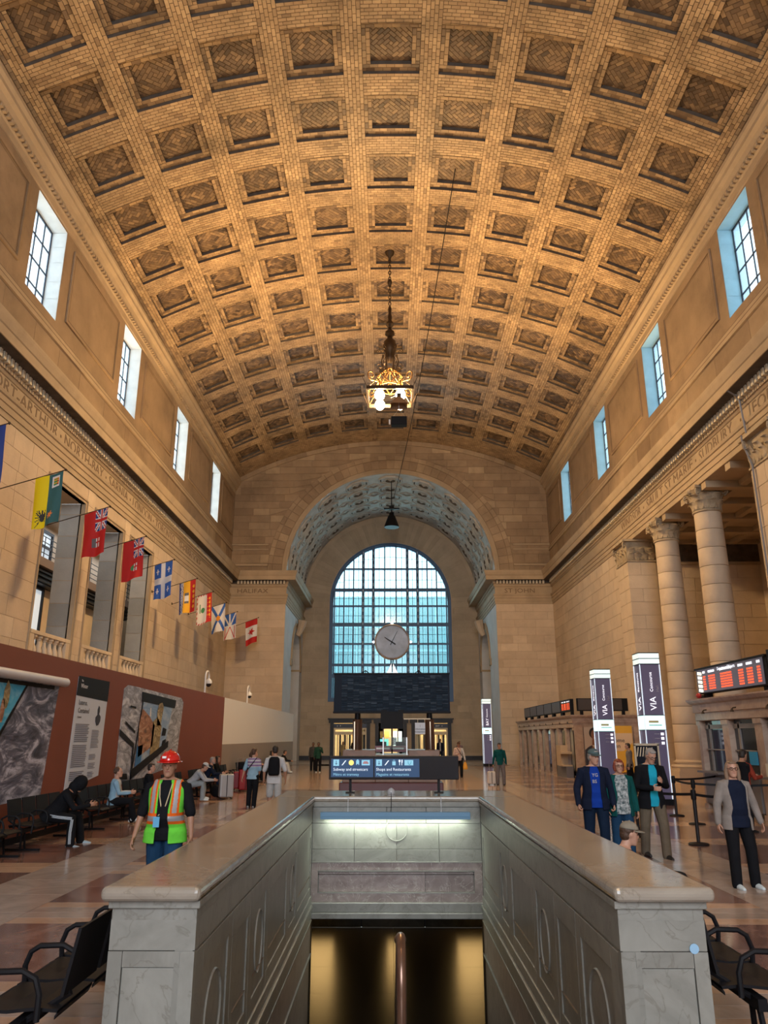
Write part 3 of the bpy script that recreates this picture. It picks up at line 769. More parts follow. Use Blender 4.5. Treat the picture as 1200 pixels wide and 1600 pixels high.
for i, y in enumerate(CY):
    c_ = thing('column', ('stone column with leafy capital beside the tall pilaster, the farther of two' if i == 0 else 'stone column with leafy capital standing behind the near ticket booth, the nearer of two'), 'column', (CXX, y, 0), 0, 'columns of the right portico')
    R0, R1, zb, zt = .60, .535, .98, 10.95
    b_ = MB(); b_.box(-.85, .85, -.85, .85, 0, .55); b_.box(-.78, .78, -.78, .78, .55, .66)
    b_.lathe([(.80, .66), (.84, .72), (.80, .78), (.68, .80), (.66, .86), (.72, .88), (.73, .93), (.64, .96), (.62, 1.0)], (0, 0, 0), 32)
    b_.build('column_base', M_STONE, c_, tint=.6)
    nd = 13; rr_ = random.Random(i)
    for k in range(nd):
        za = zb+(zt-zb)*k/nd+.008; zc = zb+(zt-zb)*(k+1)/nd-.008
        ra = lambda z: R0-(R0-R1)*((z-zb)/(zt-zb))**1.6
        mb = MB(); mb.lathe([(ra(za)-.008, za), (ra(za), za+.010), (ra((za+zc)/2), (za+zc)/2), (ra(zc), zc-.012), (ra(zc)-.012, zc)], (0, 0, 0), 40)
        mb.build('drum', M_STONE, c_, tint=rr_.uniform(.45, .8))
    capital(c_, 0, 0, .55, 10.92, 12.02)
# square pilasters (antae) with leafy capitals
for i, (ya, yb) in enumerate(((39.15, 41.0), (24.9-1.75, 24.9))):
    x0, x1 = 12.45, 13.95
    p_ = thing('pilaster', ('square stone pilaster with leafy capital at the far end of the columns' if i == 0 else 'square stone pilaster with leafy capital at the near end of the columns'), 'pilaster', (0, 0, 0), 0, 'square pilasters of the right portico')
    b_ = MB(); b_.box(x0-.1, x1, ya-.1, yb+.1, 0, .9); b_.box(x0-.06, x1, ya-.06, yb+.06, .9, 1.0); b_.build('pilaster_base', M_STONE, p_, flat=True, tint=.6)
    core = MB(); core.box(x0+.02, x1, ya+.02, yb-.02, .98, 12.0); core.build('pilaster_core', M_STONE, p_, flat=True, tint=.3)
    z = 1.0; k = 0; rr_ = random.Random(i+9)
    while z < 10.85:
        z1 = min(z+.70, 10.85)
        f1 = lambda u, v, w: (u, ya+.02-w, v); f2 = lambda u, v, w: (x0+.02-w, u, v)
        cut = .45 if k % 2 else .62
        for fn_, a, b in ((f1, x0, x1), (f2, ya, yb)):
            for s0, s1 in ((a, a+(b-a)*cut), (a+(b-a)*cut, b)) if k % 2 else ((a, b),):
                mb = MB(); po = rect(s0+.01, s1-.01, z+.01, z1-.01); n = 4
                vs = [fn_(u, v, 0) for u, v in po]+[fn_(u, v, .02) for u, v in po]
                mb.add(vs, [(4, 5, 6, 7), (0, 1, 5, 4), (1, 2, 6, 5), (2, 3, 7, 6), (3, 0, 4, 7)]); mb.build('stone_block', M_STONE, p_, flat=True, tint=rr_.uniform(.4, .8))
        z = z1; k += 1
    cp = MB(); cp.box(x0-.04, x1, ya-.04, yb+.04, 10.83, 10.9); cp.box(x0, x1, ya, yb, 10.9, 11.9); cp.box(x0-.22, x1, ya-.22, yb+.2, 11.9, 12.02)
    co = cp.build('capital_block', M_CAP, p_, flat=True)
    for (fs, c0, L) in ((((1, 0), (0, -1)), (x0, ya), x1-x0), (((0, 1), (-1, 0)), (x0, ya), yb-ya)):
        for lay, (zz, hh, cu, m_) in enumerate(((10.92, .40, .14, 4), (10.94, .66, .2, 3))):
            for k in range(m_):
                mb = MB(); leaf(mb, .0, zz, hh, .34, L*(k+.5)/m_, cu, c0[0], c0[1], flatside=fs); mb.build('acanthus_leaf', M_CAP, co)
    for (vx, vy) in ((x0-.14, ya-.14), (x1-.1, ya-.14), (x0-.14, yb-.1)):
        mb = MB(); spiral(mb, (vx, vy, 11.72), (-.7, -.7), 0, .17); mb.build('volute', M_CAP, co)
# drop cable running down the near pilaster
mb = MB(); mb.tube([(12.04, 24.9, 14.75), (12.04, 24.9, 13.85), (12.5, 25.1, 13.7), (12.62, 25.15, 12.1), (12.22, 24.75, 12.05), (12.22, 24.75, 11.85), (12.38, 24.6, 10.9), (12.38, 24.6, 3)], .035, 6)
tag(mb.build('conduit', mat('grey_conduit', (.22, .22, .24), .5), None), 'grey conduit running down the near right pilaster from the cornice', 'conduit')
# ================================================================== FAR WALL with the arch
AZ, AR = 14.62, 8.3
far = struct('wall_far')
wf = lambda u, v, w: (u, YF-w, v)
def vault_z(x): return CZ+sqrt(R_V*R_V-x*x)
mb = MB()
for s in (-1, 1): mb.quad(wf(s*HW, 0, 0), wf(s*NX, 0, 0), wf(s*NX, AZ, 0), wf(s*HW, AZ, 0))
mb.build('backing', M_STONE, far, flat=True, tint=.35)
mb = MB(); xs = [-HW+(2*HW)*i/64 for i in range(65)]
for i in range(64):
    a, b = xs[i], xs[i+1]
    la = AZ+sqrt(max(0, AR*AR-a*a)); lb = AZ+sqrt(max(0, AR*AR-b*b))
    mb.quad(wf(a, la, 0), wf(b, lb, 0), wf(b, vault_z(b)+.3, 0), wf(a, vault_z(a)+.3, 0))
mb.build('upper_backing', M_STONED, far, flat=True, tint=.35)
for s in (-1, 1):
    x0, x1 = sorted((s*HW, s*NX)); it = courses(x0, x1, .3, 12.03, 1.45, .62, rnd=rnd2)
    pieces('stone_block', far, it, wf, M_STONE, joint=.03, proud=.025, cap=75, chamf=.004)
AO = 1.55     # depth of the voussoir band
it = []
for s in (-1, 1):
    x0, x1 = sorted((s*HW, s*8.3)); it += courses(x0, x1, 14.6, 16.8, 1.45, .74, rnd=rnd2, arch=(0, AZ, AR+AO))
it2 = courses(-HW, HW, 16.95, 25.9, 1.45, .60, rnd=rnd2, arch=(0, AZ, AR+AO))
for poly, l, t in it2:
    q = poly; cx_ = sum(p[0] for p in q)/len(q); cz_ = sum(p[1] for p in q)/len(q)
    lim = vault_z(cx_)-.42
    # cut below the ring of stones following the vault: half plane of the vault chord at this place
    sl = -cx_/sqrt(R_V*R_V-cx_*cx_); q = clip(q, -sl, 1, lim-sl*cx_)
    if len(q) >= 3 and area2(q) > .03: it.append((q, 0, t))
it = [(q_, l_, rnd2.choice((.3, .45, .5, .6, .9)) if rnd2.random() < .5 else t_) for q_, l_, t_ in it]
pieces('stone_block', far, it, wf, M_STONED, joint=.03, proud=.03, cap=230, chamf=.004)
# ring of stones right under the vault
it = []; n = 30
for i in range(n):
    a, b = -S_MAX+2*S_MAX*i/n, -S_MAX+2*S_MAX*(i+1)/n
    P = lambda s, r: (r*sin(s/R_V), CZ+r*cos(s/R_V))
    it.append(([P(a, R_V-.4), P(b, R_V-.4), P(b, R_V), P(a, R_V)], 0, rnd2.uniform(.35, .8)))
pieces('arch_stone', far, it, wf, M_STONED, joint=.025, proud=.09, cap=40)
# voussoirs in two rings
it = []; it3 = []
for (r0, r1, n, lev) in ((AR+.42, AR+AO-.38, 45, .05), (AR+AO-.38, AR+AO, 45, .09)):
    for i in range(n):
        a, b = pi*i/n, pi*(i+1)/n
        it.append(([(r0*cos(a), AZ+r0*sin(a)), (r0*cos(b), AZ+r0*sin(b)), (r1*cos(b), AZ+r1*sin(b)), (r1*cos(a), AZ+r1*sin(a))], lev, rnd2.uniform(.35, .85)))
pieces('voussoir', far, it, wf, M_STONED, joint=.022, proud=.03, cap=90)
mb = MB(); n = 60
prof = [(AR, .0), (AR+.02, .10), (AR+.16, .13), (AR+.18, .06), (AR+.40, .06), (AR+.42, .0)]
for i in range(n):
    a, b = pi*i/n, pi*(i+1)/n
    for j in range(len(prof)-1):
        (r0, w0), (r1, w1) = prof[j], prof[j+1]
        mb.quad(wf(r0*cos(a), AZ+r0*sin(a), w0), wf(r0*cos(b), AZ+r0*sin(b), w0), wf(r1*cos(b), AZ+r1*sin(b), w1), wf(r1*cos(a), AZ+r1*sin(a), w1))
mb.build('archivolt', M_TRIM, far, flat=True)
mb = MB()
for s in (-1, 1):
    x0, x1 = sorted((s*HW, s*(AR+AO)))
    mb.box(x0, x1, YF-.07, YF, 16.42, 16.52); mb.box(x0, x1, YF-.12, YF, 16.78, 16.92); mb.box(x0, x1, YF-.14, YF, 15.1, 15.25)
mb.build('string_course', M_TRIM, far, flat=True)
# ================================================================== NICHE
M_BLUEG = masonry('niche_side_stone', [(0, (.56, .58, .62)), (1, (.72, .74, .78))], nscale=.6, namt=.12)
nic = struct('wall_niche')
SA = (64.2, 70.0, 8.2)     # arch in each side wall: y range and spring height
M_NV = masonry('niche_vault', [(0, (.44, .43, .40)), (1, (.58, .56, .52))], nscale=.9, namt=.25, stain=.3)
rad_s = (SA[1]-SA[0])/2; ym = (SA[0]+SA[1])/2
for s in (-1, 1):
    mb = MB(); fx = s*NX
    mb.quad((fx, YF, 0), (fx, SA[0], 0), (fx, SA[0], 14.6), (fx, YF, 14.6)); mb.quad((fx, SA[1], 0), (fx, YN, 0), (fx, YN, 14.6), (fx, SA[1], 14.6))
    n = 16
    for i in range(n):
        a, b = SA[0]+(SA[1]-SA[0])*i/n, SA[0]+(SA[1]-SA[0])*(i+1)/n
        za = SA[2]+sqrt(max(0, rad_s**2-(a-ym)**2)); zb_ = SA[2]+sqrt(max(0, rad_s**2-(b-ym)**2))
        mb.quad((fx, a, za), (fx, b, zb_), (fx, b, 14.6), (fx, a, 14.6))
        mb.quad((fx, a, za), (fx, b, zb_), (fx+s*1.6, b, zb_), (fx+s*1.6, a, za))
    for y in (SA[0], SA[1]): mb.quad((fx, y, 0), (fx+s*1.6, y, 0), (fx+s*1.6, y, SA[2]), (fx, y, SA[2]))
    mb.build('side_wall', M_BLUEG, nic, flat=True, tint=.5)
    mb = MB(); mb.quad((fx+s*1.6, SA[0], 0), (fx+s*1.6, SA[1], 0), (fx+s*1.6, SA[1], 12), (fx+s*1.6, SA[0], 12)); mb.build('arch_back', M_STONE, nic, flat=True, tint=.5)
    mb = MB(); lo, hi = sorted((fx-s*.12, fx+s*1.6)); mb.box(lo, hi, SA[0]-.15, SA[1]+.0, SA[2]-.75, SA[2]-.1) if False else None
    for (r0, r1, w) in ((rad_s, rad_s+.16, .10), (rad_s+.16, rad_s+.42, .05), (rad_s+.42, rad_s+.5, .12)):
        for i in range(24):
            a, b = pi*i/24, pi*(i+1)/24
            q = lambda r, t, ww: (fx-s*ww, ym+r*cos(t), SA[2]+r*sin(t))
            mb.quad(q(r0, a, w), q(r0, b, w), q(r1, b, w), q(r1, a, w)); mb.quad(q(r0, a, w), q(r0, b, w), q(r0, b, 0), q(r0, a, 0)); mb.quad(q(r1, a, w), q(r1, b, w), q(r1, b, 0), q(r1, a, 0))
    mb.build('side_archivolt', M_TRIM, nic, flat=True)
    mb = MB(); lo, hi = sorted((fx-s*.10, fx+s*1.6))
    for (ya, yb) in ((SA[1]-.02, SA[1]+.9), (SA[0]-.9, SA[0]+.02)): mb.box(lo, hi, ya, yb, SA[2]-.55, SA[2]-.38); mb.box(lo, hi, ya+.04, yb-.04, SA[2]-.38, SA[2])
    mb.box(*sorted((fx+s*1.45, fx+s*1.6)), SA[0], SA[1], SA[2]-.55, SA[2])
    mb.build('impost', M_TRIM, nic, flat=True)
    mb = MB(); zt_ = SA[2]+rad_s
    mb.tube([(fx-s*.1, ym, zt_-.55), (fx-s*.28, ym, zt_-.2), (fx-s*.42, ym, zt_+.3), (fx-s*.5, ym, zt_+.75)], [.22, .28, .36, .42], 8); mb.build('carved_keystone', M_STONE, nic, tint=.5)
    # blind panels within the arch
    for z0 in (9.3, 8.3) if s > 0 else (8.6,):
        mb = MB(); xa, xb = sorted((fx+s*1.5, fx+s*1.56)); mb.box(xa, xb, 66.0, 68.2, z0, z0+.7); bevelled(mb.build('blind_panel', M_STONED, nic, flat=True), .02)
M_NB = masonry('niche_back_stone', [(0, (.40, .33, .245)), (1, (.58, .49, .375))], nscale=.6, namt=.15, stain=.15)
# back wall with courses
BWH = (-5.95, 5.95)
mb = MB(); wb = lambda u, v, w: (u, YN-w, v); n = 48
DOORS = [(-5.2, -2.2, 0, 3.2), (-1.1, 1.15, 0, 3.2), (2.2, 5.2, 0, 3.2)]
WR, WZS, WB = 5.8, 14.4, 5.35   # window radius, springing, sill
plate(mb, -NX, NX, 0, WB, DOORS, wb)
mb.quad(wb(-NX, WB, 0), wb(-WR, WB, 0), wb(-WR, WZS, 0), wb(-NX, WZS, 0)); mb.quad(wb(NX, WB, 0), wb(WR, WB, 0), wb(WR, WZS, 0), wb(NX, WZS, 0))
for i in range(n):
    a, b = pi*i/n, pi*(i+1)/n
    mb.quad(wb(WR*cos(a), WZS+WR*sin(a), 0), wb(WR*cos(b), WZS+WR*sin(b), 0), wb((NX+.2)*cos(b), WZS+(NX+.4)*sin(b), 0), wb((NX+.2)*cos(a), WZS+(NX+.4)*sin(a), 0))
mb.build('back_wall', M_NB, nic, flat=True, tint=.75)
it = courses(-NX, NX, .6, WB, 1.3, .62, holes=[(d[0]-.25, d[1]+.25, 0, 3.7) for d in DOORS], rnd=rnd2)
it += courses(-NX, -WR-.1, WB, WZS, 1.2, .62, rnd=rnd2)+courses(WR+.1, NX, WB, WZS, 1.2, .62, rnd=rnd2)
pieces('stone_block', nic, it, wb, M_NB, joint=.03, proud=.025, cap=140)
it = []; n = 52
for i in range(n):
    a, b = pi*i/n, pi*(i+1)/n; r0, r1 = WR+.05, NX-.25
    it.append(([(r0*cos(a), WZS+r0*sin(a)), (r0*cos(b), WZS+r0*sin(b)), (r1*cos(b), WZS+r1*sin(b)), (r1*cos(a), WZS+r1*sin(a))], 0, rnd2.uniform(.3, .8)))
pieces('voussoir', nic, it, wb, M_NB, joint=.03, proud=.03, cap=60)
mb = MB(); mb.box(-NX, NX, YN-.1, YN, 0, .35)
mb.build('plinth', M_DARKM, nic, flat=True)
# niche vault with octagonal coffers, rosettes and lozenges
nv = struct('ceiling_niche'); n = 40
def nfn(a, y, w): r = AR-w; return (r*sin(a), y, AZ+r*cos(a))
mb = MB()
for i in range(n):
    a, b = -pi/2+pi*i/n, -pi/2+pi*(i+1)/n
    mb.quad(nfn(a, YF, 0), nfn(b, YF, 0), nfn(b, YN, 0), nfn(a, YN, 0))
mb.build('vault_shell', M_NV, nv, flat=True, tint=.55)
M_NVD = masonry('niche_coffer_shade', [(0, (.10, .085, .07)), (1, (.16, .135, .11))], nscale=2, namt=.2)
def ring_poly(mbq, ca, cy, rad, seg, w0, w1, r0, r1, rot=0, mi=0, sy=1.0):
    for i in range(seg):
        t0, t1 = rot+2*pi*i/seg, rot+2*pi*(i+1)/seg
        P = lambda t, r, w: nfn(ca+r*cos(t)/AR, cy+r*sin(t)*sy, w)
        mbq.quad(P(t0, r0, w0), P(t1, r0, w0), P(t1, r1, w1), P(t0, r1, w1), mi)
rows_y = [60.9+2.35*k for k in range(5)]; cols_a = [(-4+k)*radians(20) for k in range(9)]
for j, y in enumerate(rows_y):
    for k, a in enumerate(cols_a):
        mb = MB(); rot = pi/8
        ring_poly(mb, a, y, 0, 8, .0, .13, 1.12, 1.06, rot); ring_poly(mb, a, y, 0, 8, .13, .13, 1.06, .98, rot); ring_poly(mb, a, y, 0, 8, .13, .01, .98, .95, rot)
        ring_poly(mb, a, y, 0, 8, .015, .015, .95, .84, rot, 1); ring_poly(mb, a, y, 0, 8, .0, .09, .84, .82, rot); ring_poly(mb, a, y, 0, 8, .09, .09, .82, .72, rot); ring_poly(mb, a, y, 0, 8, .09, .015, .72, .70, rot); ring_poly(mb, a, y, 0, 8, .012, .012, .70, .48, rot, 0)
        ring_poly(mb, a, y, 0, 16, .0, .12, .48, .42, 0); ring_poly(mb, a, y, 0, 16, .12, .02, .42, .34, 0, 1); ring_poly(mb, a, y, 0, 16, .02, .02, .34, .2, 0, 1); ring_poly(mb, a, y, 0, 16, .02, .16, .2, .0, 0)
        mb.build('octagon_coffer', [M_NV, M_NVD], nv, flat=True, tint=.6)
        if k < 8 and j < 4:
            a2, y2 = a+radians(10), y+1.18; mb = MB()
            ring_poly(mb, a2, y2, 0, 4, 0, .10, .62, .56, 0); ring_poly(mb, a2, y2, 0, 4, .10, .02, .50, .47, 0); ring_poly(mb, a2, y2, 0, 4, .10, .10, .56, .50, 0); ring_poly(mb, a2, y2, 0, 4, .02, .02, .47, .3, 0, 1); ring_poly(mb, a2, y2, 0, 4, .02, .1, .3, 0, 0)
            mb.build('lozenge_coffer', [M_NV, M_NVD], nv, flat=True, tint=.6)
# ================================================================== GREAT END WINDOW
wnd = struct('window_13')
M_WF = mat('blue_steel_bar', (.045, .10, .20), .45, metal=.3)
M_GP = glass_material('sea_green_pane', (.60, .92, .95), .14)
def win_top(x): return WZS+sqrt(max(0, (WR-.12)**2-x*x))
Yw = YN+.35
xs_m = [-5.35, -4.45, -3.55, -2.62, -1.64, -.55, .55, 1.64, 2.62, 3.55, 4.45, 5.35]
zs_h = [5.35, 7.45, 8.45, 10.4, 12.22, 13.98, 15.55, 17.6]
mb = MB()   # outer frame
for i in range(64):
    a, b = pi*i/64, pi*(i+1)/64
    for (r0, r1, y0) in ((WR, WR-.22, Yw-.35), (WR-.22, WR-.34, Yw-.15)):
        P = lambda t, r, y: (r*cos(t), y, WZS+r*sin(t))
        mb.quad(P(a, r0, y0), P(b, r0, y0), P(b, r1, y0), P(a, r1, y0)); mb.quad(P(a, r1, y0), P(b, r1, y0), P(b, r1, Yw+.1), P(a, r1, Yw+.1))
for s in (-1, 1):
    mb.box(*sorted((s*WR, s*(WR-.34))), YN-.05, Yw+.1, WB, WZS)
mb.box(-WR, WR, YN-.08, Yw+.1, WB-.25, WB+.1)
mb.build('window_frame', M_WF, wnd, flat=True)
for x in xs_m:
    thick = .27 if abs(abs(x)-1.64) < .01 or abs(abs(x)-2.62) < .01 else .12
    mb = MB(); mb.box(x-thick/2, x+thick/2, YN+.02, Yw+.02, WB, win_top(x)); 
    mb.build('mullion', M_WF, wnd, flat=True)
    if thick > .2:
        z = 6.0; mb = MB()
        while z < win_top(x)-.3: mb.box(x-.035, x+.035, YN-.0, YN+.03, z, z+.3); z += .62
        mb.build('mullion_stud', mat('pale_steel', (.45, .62, .8), .4), wnd, flat=True)
for z, th in ((7.45, .34), (8.45, .24), (10.4, .17), (12.22, .34), (13.98, .17), (15.55, .32), (17.6, .17)):
    xw = WR-.1 if z < WZS else sqrt(max(0, (WR-.2)**2-(z-WZS)**2))
    mb = MB(); mb.box(-xw, xw, YN+.04, Yw+.0, z-th/2, z+th/2); mb.build('transom', M_WF, wnd, flat=True)
thin = MB(); allx = [-WR+.15]+xs_m+[WR-.15]; allz = zs_h+[21]
for i in range(len(allx)-1):
    for j in range(len(allz)-1):
        x0, x1, z0, z1 = allx[i]+.03, allx[i+1]-.03, allz[j]+.05, allz[j+1]-.05
        t0, t1 = win_top(x0)-.05, win_top(x1)-.05
        if max(t0, t1) <= z0+.1: continue
        q = [(x0, Yw, z0), (x1, Yw, z0), (x1, Yw, min(z1, max(t1, z0))), (x0, Yw, min(z1, max(t0, z0)))]
        mesh_obj('pane', q, [(0, 1, 2, 3)], M_GP, wnd)
        xm = (x0+x1)/2; zt = min(z1, (t0+t1)/2)
        thin.box(xm-.026, xm+.026, Yw-.03, Yw+.0, z0, zt); 
        if zt-z0 > 1.2: thin.box(x0, x1, Yw-.03, Yw, z0+(zt-z0)/2-.022, z0+(zt-z0)/2+.022)
        if x1-x0 > .8:
            for f in (.25, .75):
                xx = x0+(x1-x0)*f; thin.box(xx-.006, xx+.006, Yw-.02, Yw, z0, zt)
thin.build('glazing_bars', mat('thin_blue_bar', (.12, .28, .42), .5), wnd, flat=True)
# glass tower across the street, seen through the panes
bt_ = thing('office_building', 'blue green glass office block across the street behind the great arched window', 'building', (0, 120, 0))
mb = MB(); mb.box(-32, 34, 0, 30, 0, 23.5); mb.build('facade', mat('teal_facade', (.018, .19, .23), .5, noise=(.15, .3)), bt_, flat=True)
mb = MB()
for i in range(22): mb.box(-30+i*3.1-.12, -30+i*3.1+.12, -.3, 0, 0, 23.5)
for i in range(6): mb.box(-32, 34, -.25, 0, i*3.7, i*3.7+.35)
mb.build('facade_grid', mat('facade_grid', (.10, .30, .36), .5), bt_, flat=True)
# doors under the window
M_GOLD = mat('brass_strip', (.75, .55, .26), .35, metal=.5)
M_IVORY = mat('ivory_panel', (.75, .66, .48), .5)
for k, (x0, x1, z0, z1) in enumerate(DOORS):
    d_ = struct('door_%d' % (k+1))
    mb = MB(); 
    mb.box(x0-.32, x0+.0, YN-.16, YN+.3, 0, z1+.0); mb.box(x1-.0, x1+.32, YN-.16, YN+.3, 0, z1); mb.box(x0-.45, x1+.45, YN-.22, YN+.3, z1, z1+.32); mb.box(x0-.55, x1+.55, YN-.32, YN+.3, z1+.32, z1+.42)
    mb.build('door_frame', M_DARKM, d_, flat=True)
    mb = MB(); mb.box(x0-1.6, x1+1.6, YN+5.4, YN+5.6, 0, 3.6); mb.box(x0-1.6, x0-1.5, YN+.3, YN+5.6, 0, 3.6); mb.box(x1+1.5, x1+1.6, YN+.3, YN+5.6, 0, 3.6); mb.box(x0-1.6, x1+1.6, YN+.3, YN+5.6, 3.5, 3.6); mb.box(x0-1.6, x1+1.6, YN, YN+5.6, -.1, 0)
    mb.build('vestibule', M_IVORY, d_, flat=True)
    area('vestibule_light', ((x0+x1)/2, YN+2.6, 3.45), (0, 0, 0), 1.8, 2.5, 170, (1, .80, .5))
    if k != 1:
        mb = MB(); mb.box(x0, x1, YN, YN+.2, 2.62, 2.78); mb.box(x0, x1, YN+.05, YN+.2, 2.18, 2.45); mb.box(x0, x0+.14, YN, YN+.2, 0, 2.62); mb.box(x1-.14, x1, YN, YN+.2, 0, 2.62); mb.build('door_surround', M_IVORY, d_, flat=True)
        mb = MB(); mb.box(x0, x1, YN-.04, YN+.06, 2.78, 3.15); mb.build('door_sign', mat('navy_sign', (.02, .035, .08), .4), d_, flat=True)
        text_mesh('lettering', 'BAY  \u2192' if k else '\u2190  P', .2, frame_mtx((x0+.25 if k == 0 else x1-1.1, YN-.05, 2.88), (1, 0, 0), (0, 0, 1)), mat('sign_white', (.8, .85, .9), .5), d_)
        nn = 12; w = (x1-x0-.3)/nn
        for q in range(nn):
            if q % 2: continue
            xq = x0+.15+q*w+w*.2; mb = MB(); mb.box(xq, xq+w*.75, YN+1.2+(q % 4)*.3, YN+1.28+(q % 4)*.3, 0, 2.2)
            mb.build('fin', M_GOLD if q > 5 else mat('cream_fin', (.82, .75, .55), .4), d_, flat=True)
            mb = MB(); mb.box(xq+w*.8, xq+w*1.7, YN+1.9, YN+1.96, 0, 2.2); mb.build('dark_gap', M_DARKM, d_, flat=True)
    else:
        mb = MB(); mb.box(x0+.1, x0+.95, YN+2.3, YN+2.4, 1.9, 2.5); mb.build('yellow_panel', mat('yellow_panel', (.8, .6, .22), .5), d_, flat=True)
        mb = MB(); mb.box(x1-.9, x1-.1, YN+2.3, YN+2.4, .9, 2.5); mb.build('bright_screen', mat('pale_screen', (.8, .9, .9), .4, emit=((.85, .95, .9), .9)), d_, flat=True)
        mb = MB(); mb.box(x0+.1, x0+.9, YN+2.3, YN+2.4, 1.0, 1.8); mb.build('cyan_screen', mat('cyan_screen', (.1, .6, .6), .4, emit=((.2, .8, .85), .6)), d_, flat=True)
        mb = MB(); mb.box(x0+1.15, x0+1.65, YN+2.3, YN+2.38, 1.25, 1.95); mb.build('notice', M_DARKM, d_, flat=True)
# wall behind the camera, with its own arched window opening
bk = struct('wall_back')
mb = MB(); n = 40
for s in (-1, 1):
    mb.quad((s*HW, YB, 0), (s*6, YB, 0), (s*6, YB, 14), (s*HW, YB, 14))
mb.quad((-6, YB, 0), (6, YB, 0), (6, YB, 5), (-6, YB, 5))
xs = [-HW+(2*HW)*i/n for i in range(n+1)]
for i in range(n):
    a, b = xs[i], xs[i+1]; la = 14+sqrt(max(0, 36-a*a)); lb = 14+sqrt(max(0, 36-b*b))
    mb.quad((a, YB, la), (b, YB, lb), (b, YB, vault_z(b)+.3), (a, YB, vault_z(a)+.3))
mb.build('backing', M_STONE, bk, flat=True, tint=.7)
# ================================================================== FLOOR
flo = struct('floor')
M_TRAV = marble('pale_floor_marble', (.35, .275, .235), (.48, .40, .35), scale=.7, rough=.16)
M_BROWN = marble('brown_floor_marble', (.14, .075, .062), (.27, .165, .14), scale=.8, rough=.14, dist=4)
M_TANF = marble('tan_floor_marble', (.42, .27, .18), (.56, .39, .28), scale=.8, rough=.15)
SX, SY0, SY1 = 1.85, 4.6, 13.3                # hole for the stair
XI, YI = 1.28, 12.4
mb = MB(); ff = lambda u, v, w: (u, v, w)
plate(mb, -HW, PX1, YB, YN, [(-XI, XI, 4.6, YI)], lambda u, v, w: (u, v, -.012)); mb.build('floor_bed', mat('floor_bed', (.12, .09, .07), .6), flo, flat=True)
fit_items = {0: [], 1: [], 2: []}
def slabs(x0, x1, y0, y1, w, h, k, rot=False):
    nx = max(1, round((x1-x0)/w)); ny = max(1, round((y1-y0)/h))
    for i in range(nx):
        for j in range(ny):
            fit_items[k].append((rect(x0+(x1-x0)*i/nx, x0+(x1-x0)*(i+1)/nx, y0+(y1-y0)*j/ny, y0+(y1-y0)*(j+1)/ny), 0, rnd2.random()))
def diag(x0, x1, y0, y1, k):
    """brown panel with book-matched diagonal slabs"""
    cx_, cy_ = (x0+x1)/2, (y0+y1)/2
    for a, b, e, f in ((x0, cx_, y0, cy_), (cx_, x1, y0, cy_), (x0, cx_, cy_, y1), (cx_, x1, cy_, y1)):
        fit_items[k].append((rect(a, b, e, f), 0, rnd2.random()))
for s in (-1, 1):
    y = 4.8+.0
    # long light border along the stair, one slab wide; then panels between x 1.85..4.35, light 4.35..5.5, brown 5.5..
    def bx(a, b): return tuple(sorted((s*a, s*b)))
    yy = -6.0
    while yy < 59:
        L = 3.15; a, b = yy, yy+L-.0
        diag(*bx(SX-.0, 4.32), a+.55, b-.55, 1) if not (a > 30) else diag(*bx(SX, 4.32), a+.55, b-.55, 2)
        slabs(*bx(SX, 4.32), a, a+.28, 1.25, .28, 0); slabs(*bx(SX, 4.32), b-.28, b, 1.25, .28, 0)
        slabs(*bx(SX, 4.32), a+.28, a+.55, 1.25, .27, 2); slabs(*bx(SX, 4.32), b-.55, b-.28, 1.25, .27, 2)
        slabs(*bx(4.32, 5.5), a, b, .6, 1.05, 0)
        diag(*bx(5.5, 8.6), a+.45, b-.45, 1); slabs(*bx(5.5, 8.6), a, a+.45, 1.5, .45, 2); slabs(*bx(5.5, 8.6), b-.45, b, 1.5, .45, 2)
        slabs(*bx(8.6, 12.8), a, b, 1.4, 1.05, 2 if s > 0 else 0)
        yy += L
    if s > 0: slabs(12.8, PX1, 20, 40, 1.4, 1.4, 2)
slabs(-SX, SX, -6, 4.6, .95, .9, 0); slabs(-SX, SX, 13.7, YN, .92, 1.2, 2); slabs(-NX, -SX, 57.0, YN, 1.1, 1.2, 0); slabs(SX, NX, 57.0, YN, 1.1, 1.2, 0)
slabs(-HW, HW, -16, -6, 1.6, 1.6, 0)
for k, m_ in ((0, M_TRAV), (1, M_BROWN), (2, M_TANF)):
    itf = [t for t in fit_items[k] if not (t[0][0][1] > 56.9 and k == 1)]
    pieces('floor_slab', flo, itf, lambda u, v, w: (u, v, w-.012), m_, joint=.006, proud=.012, cap=100, chamf=.001)
# ================================================================== STAIRWELL AND PARAPET
M_PGREY = marble('grey_parapet_marble', (.20, .20, .18), (.265, .265, .24), scale=1.5, rough=.38, vein=(.15, .14, .12))
M_PCAP = marble('parapet_cap_marble', (.27, .235, .195), (.35, .315, .265), scale=1.3, rough=.12, vein=(.20, .17, .13))
M_PBR = marble('brown_stair_marble', (.20, .165, .15), (.32, .27, .25), scale=1.6, rough=.35, vein=(.42, .38, .34))
par = thing('stair_parapet', 'U-shaped grey marble parapet with rounded coping around the stairwell', 'parapet', (0, 0, 0))
XO = 1.80; YF0 = 5.12; ZT = 1.08; LOW = -4.0
def add(name, m, fn_, tint=.5, bev=0, parent=par, smooth=False):
    mb = MB(); fn_(mb); o = mb.build(name, m, parent, flat=not smooth, tint=tint)
    if bev: bevelled(o, bev, 3)
    return o
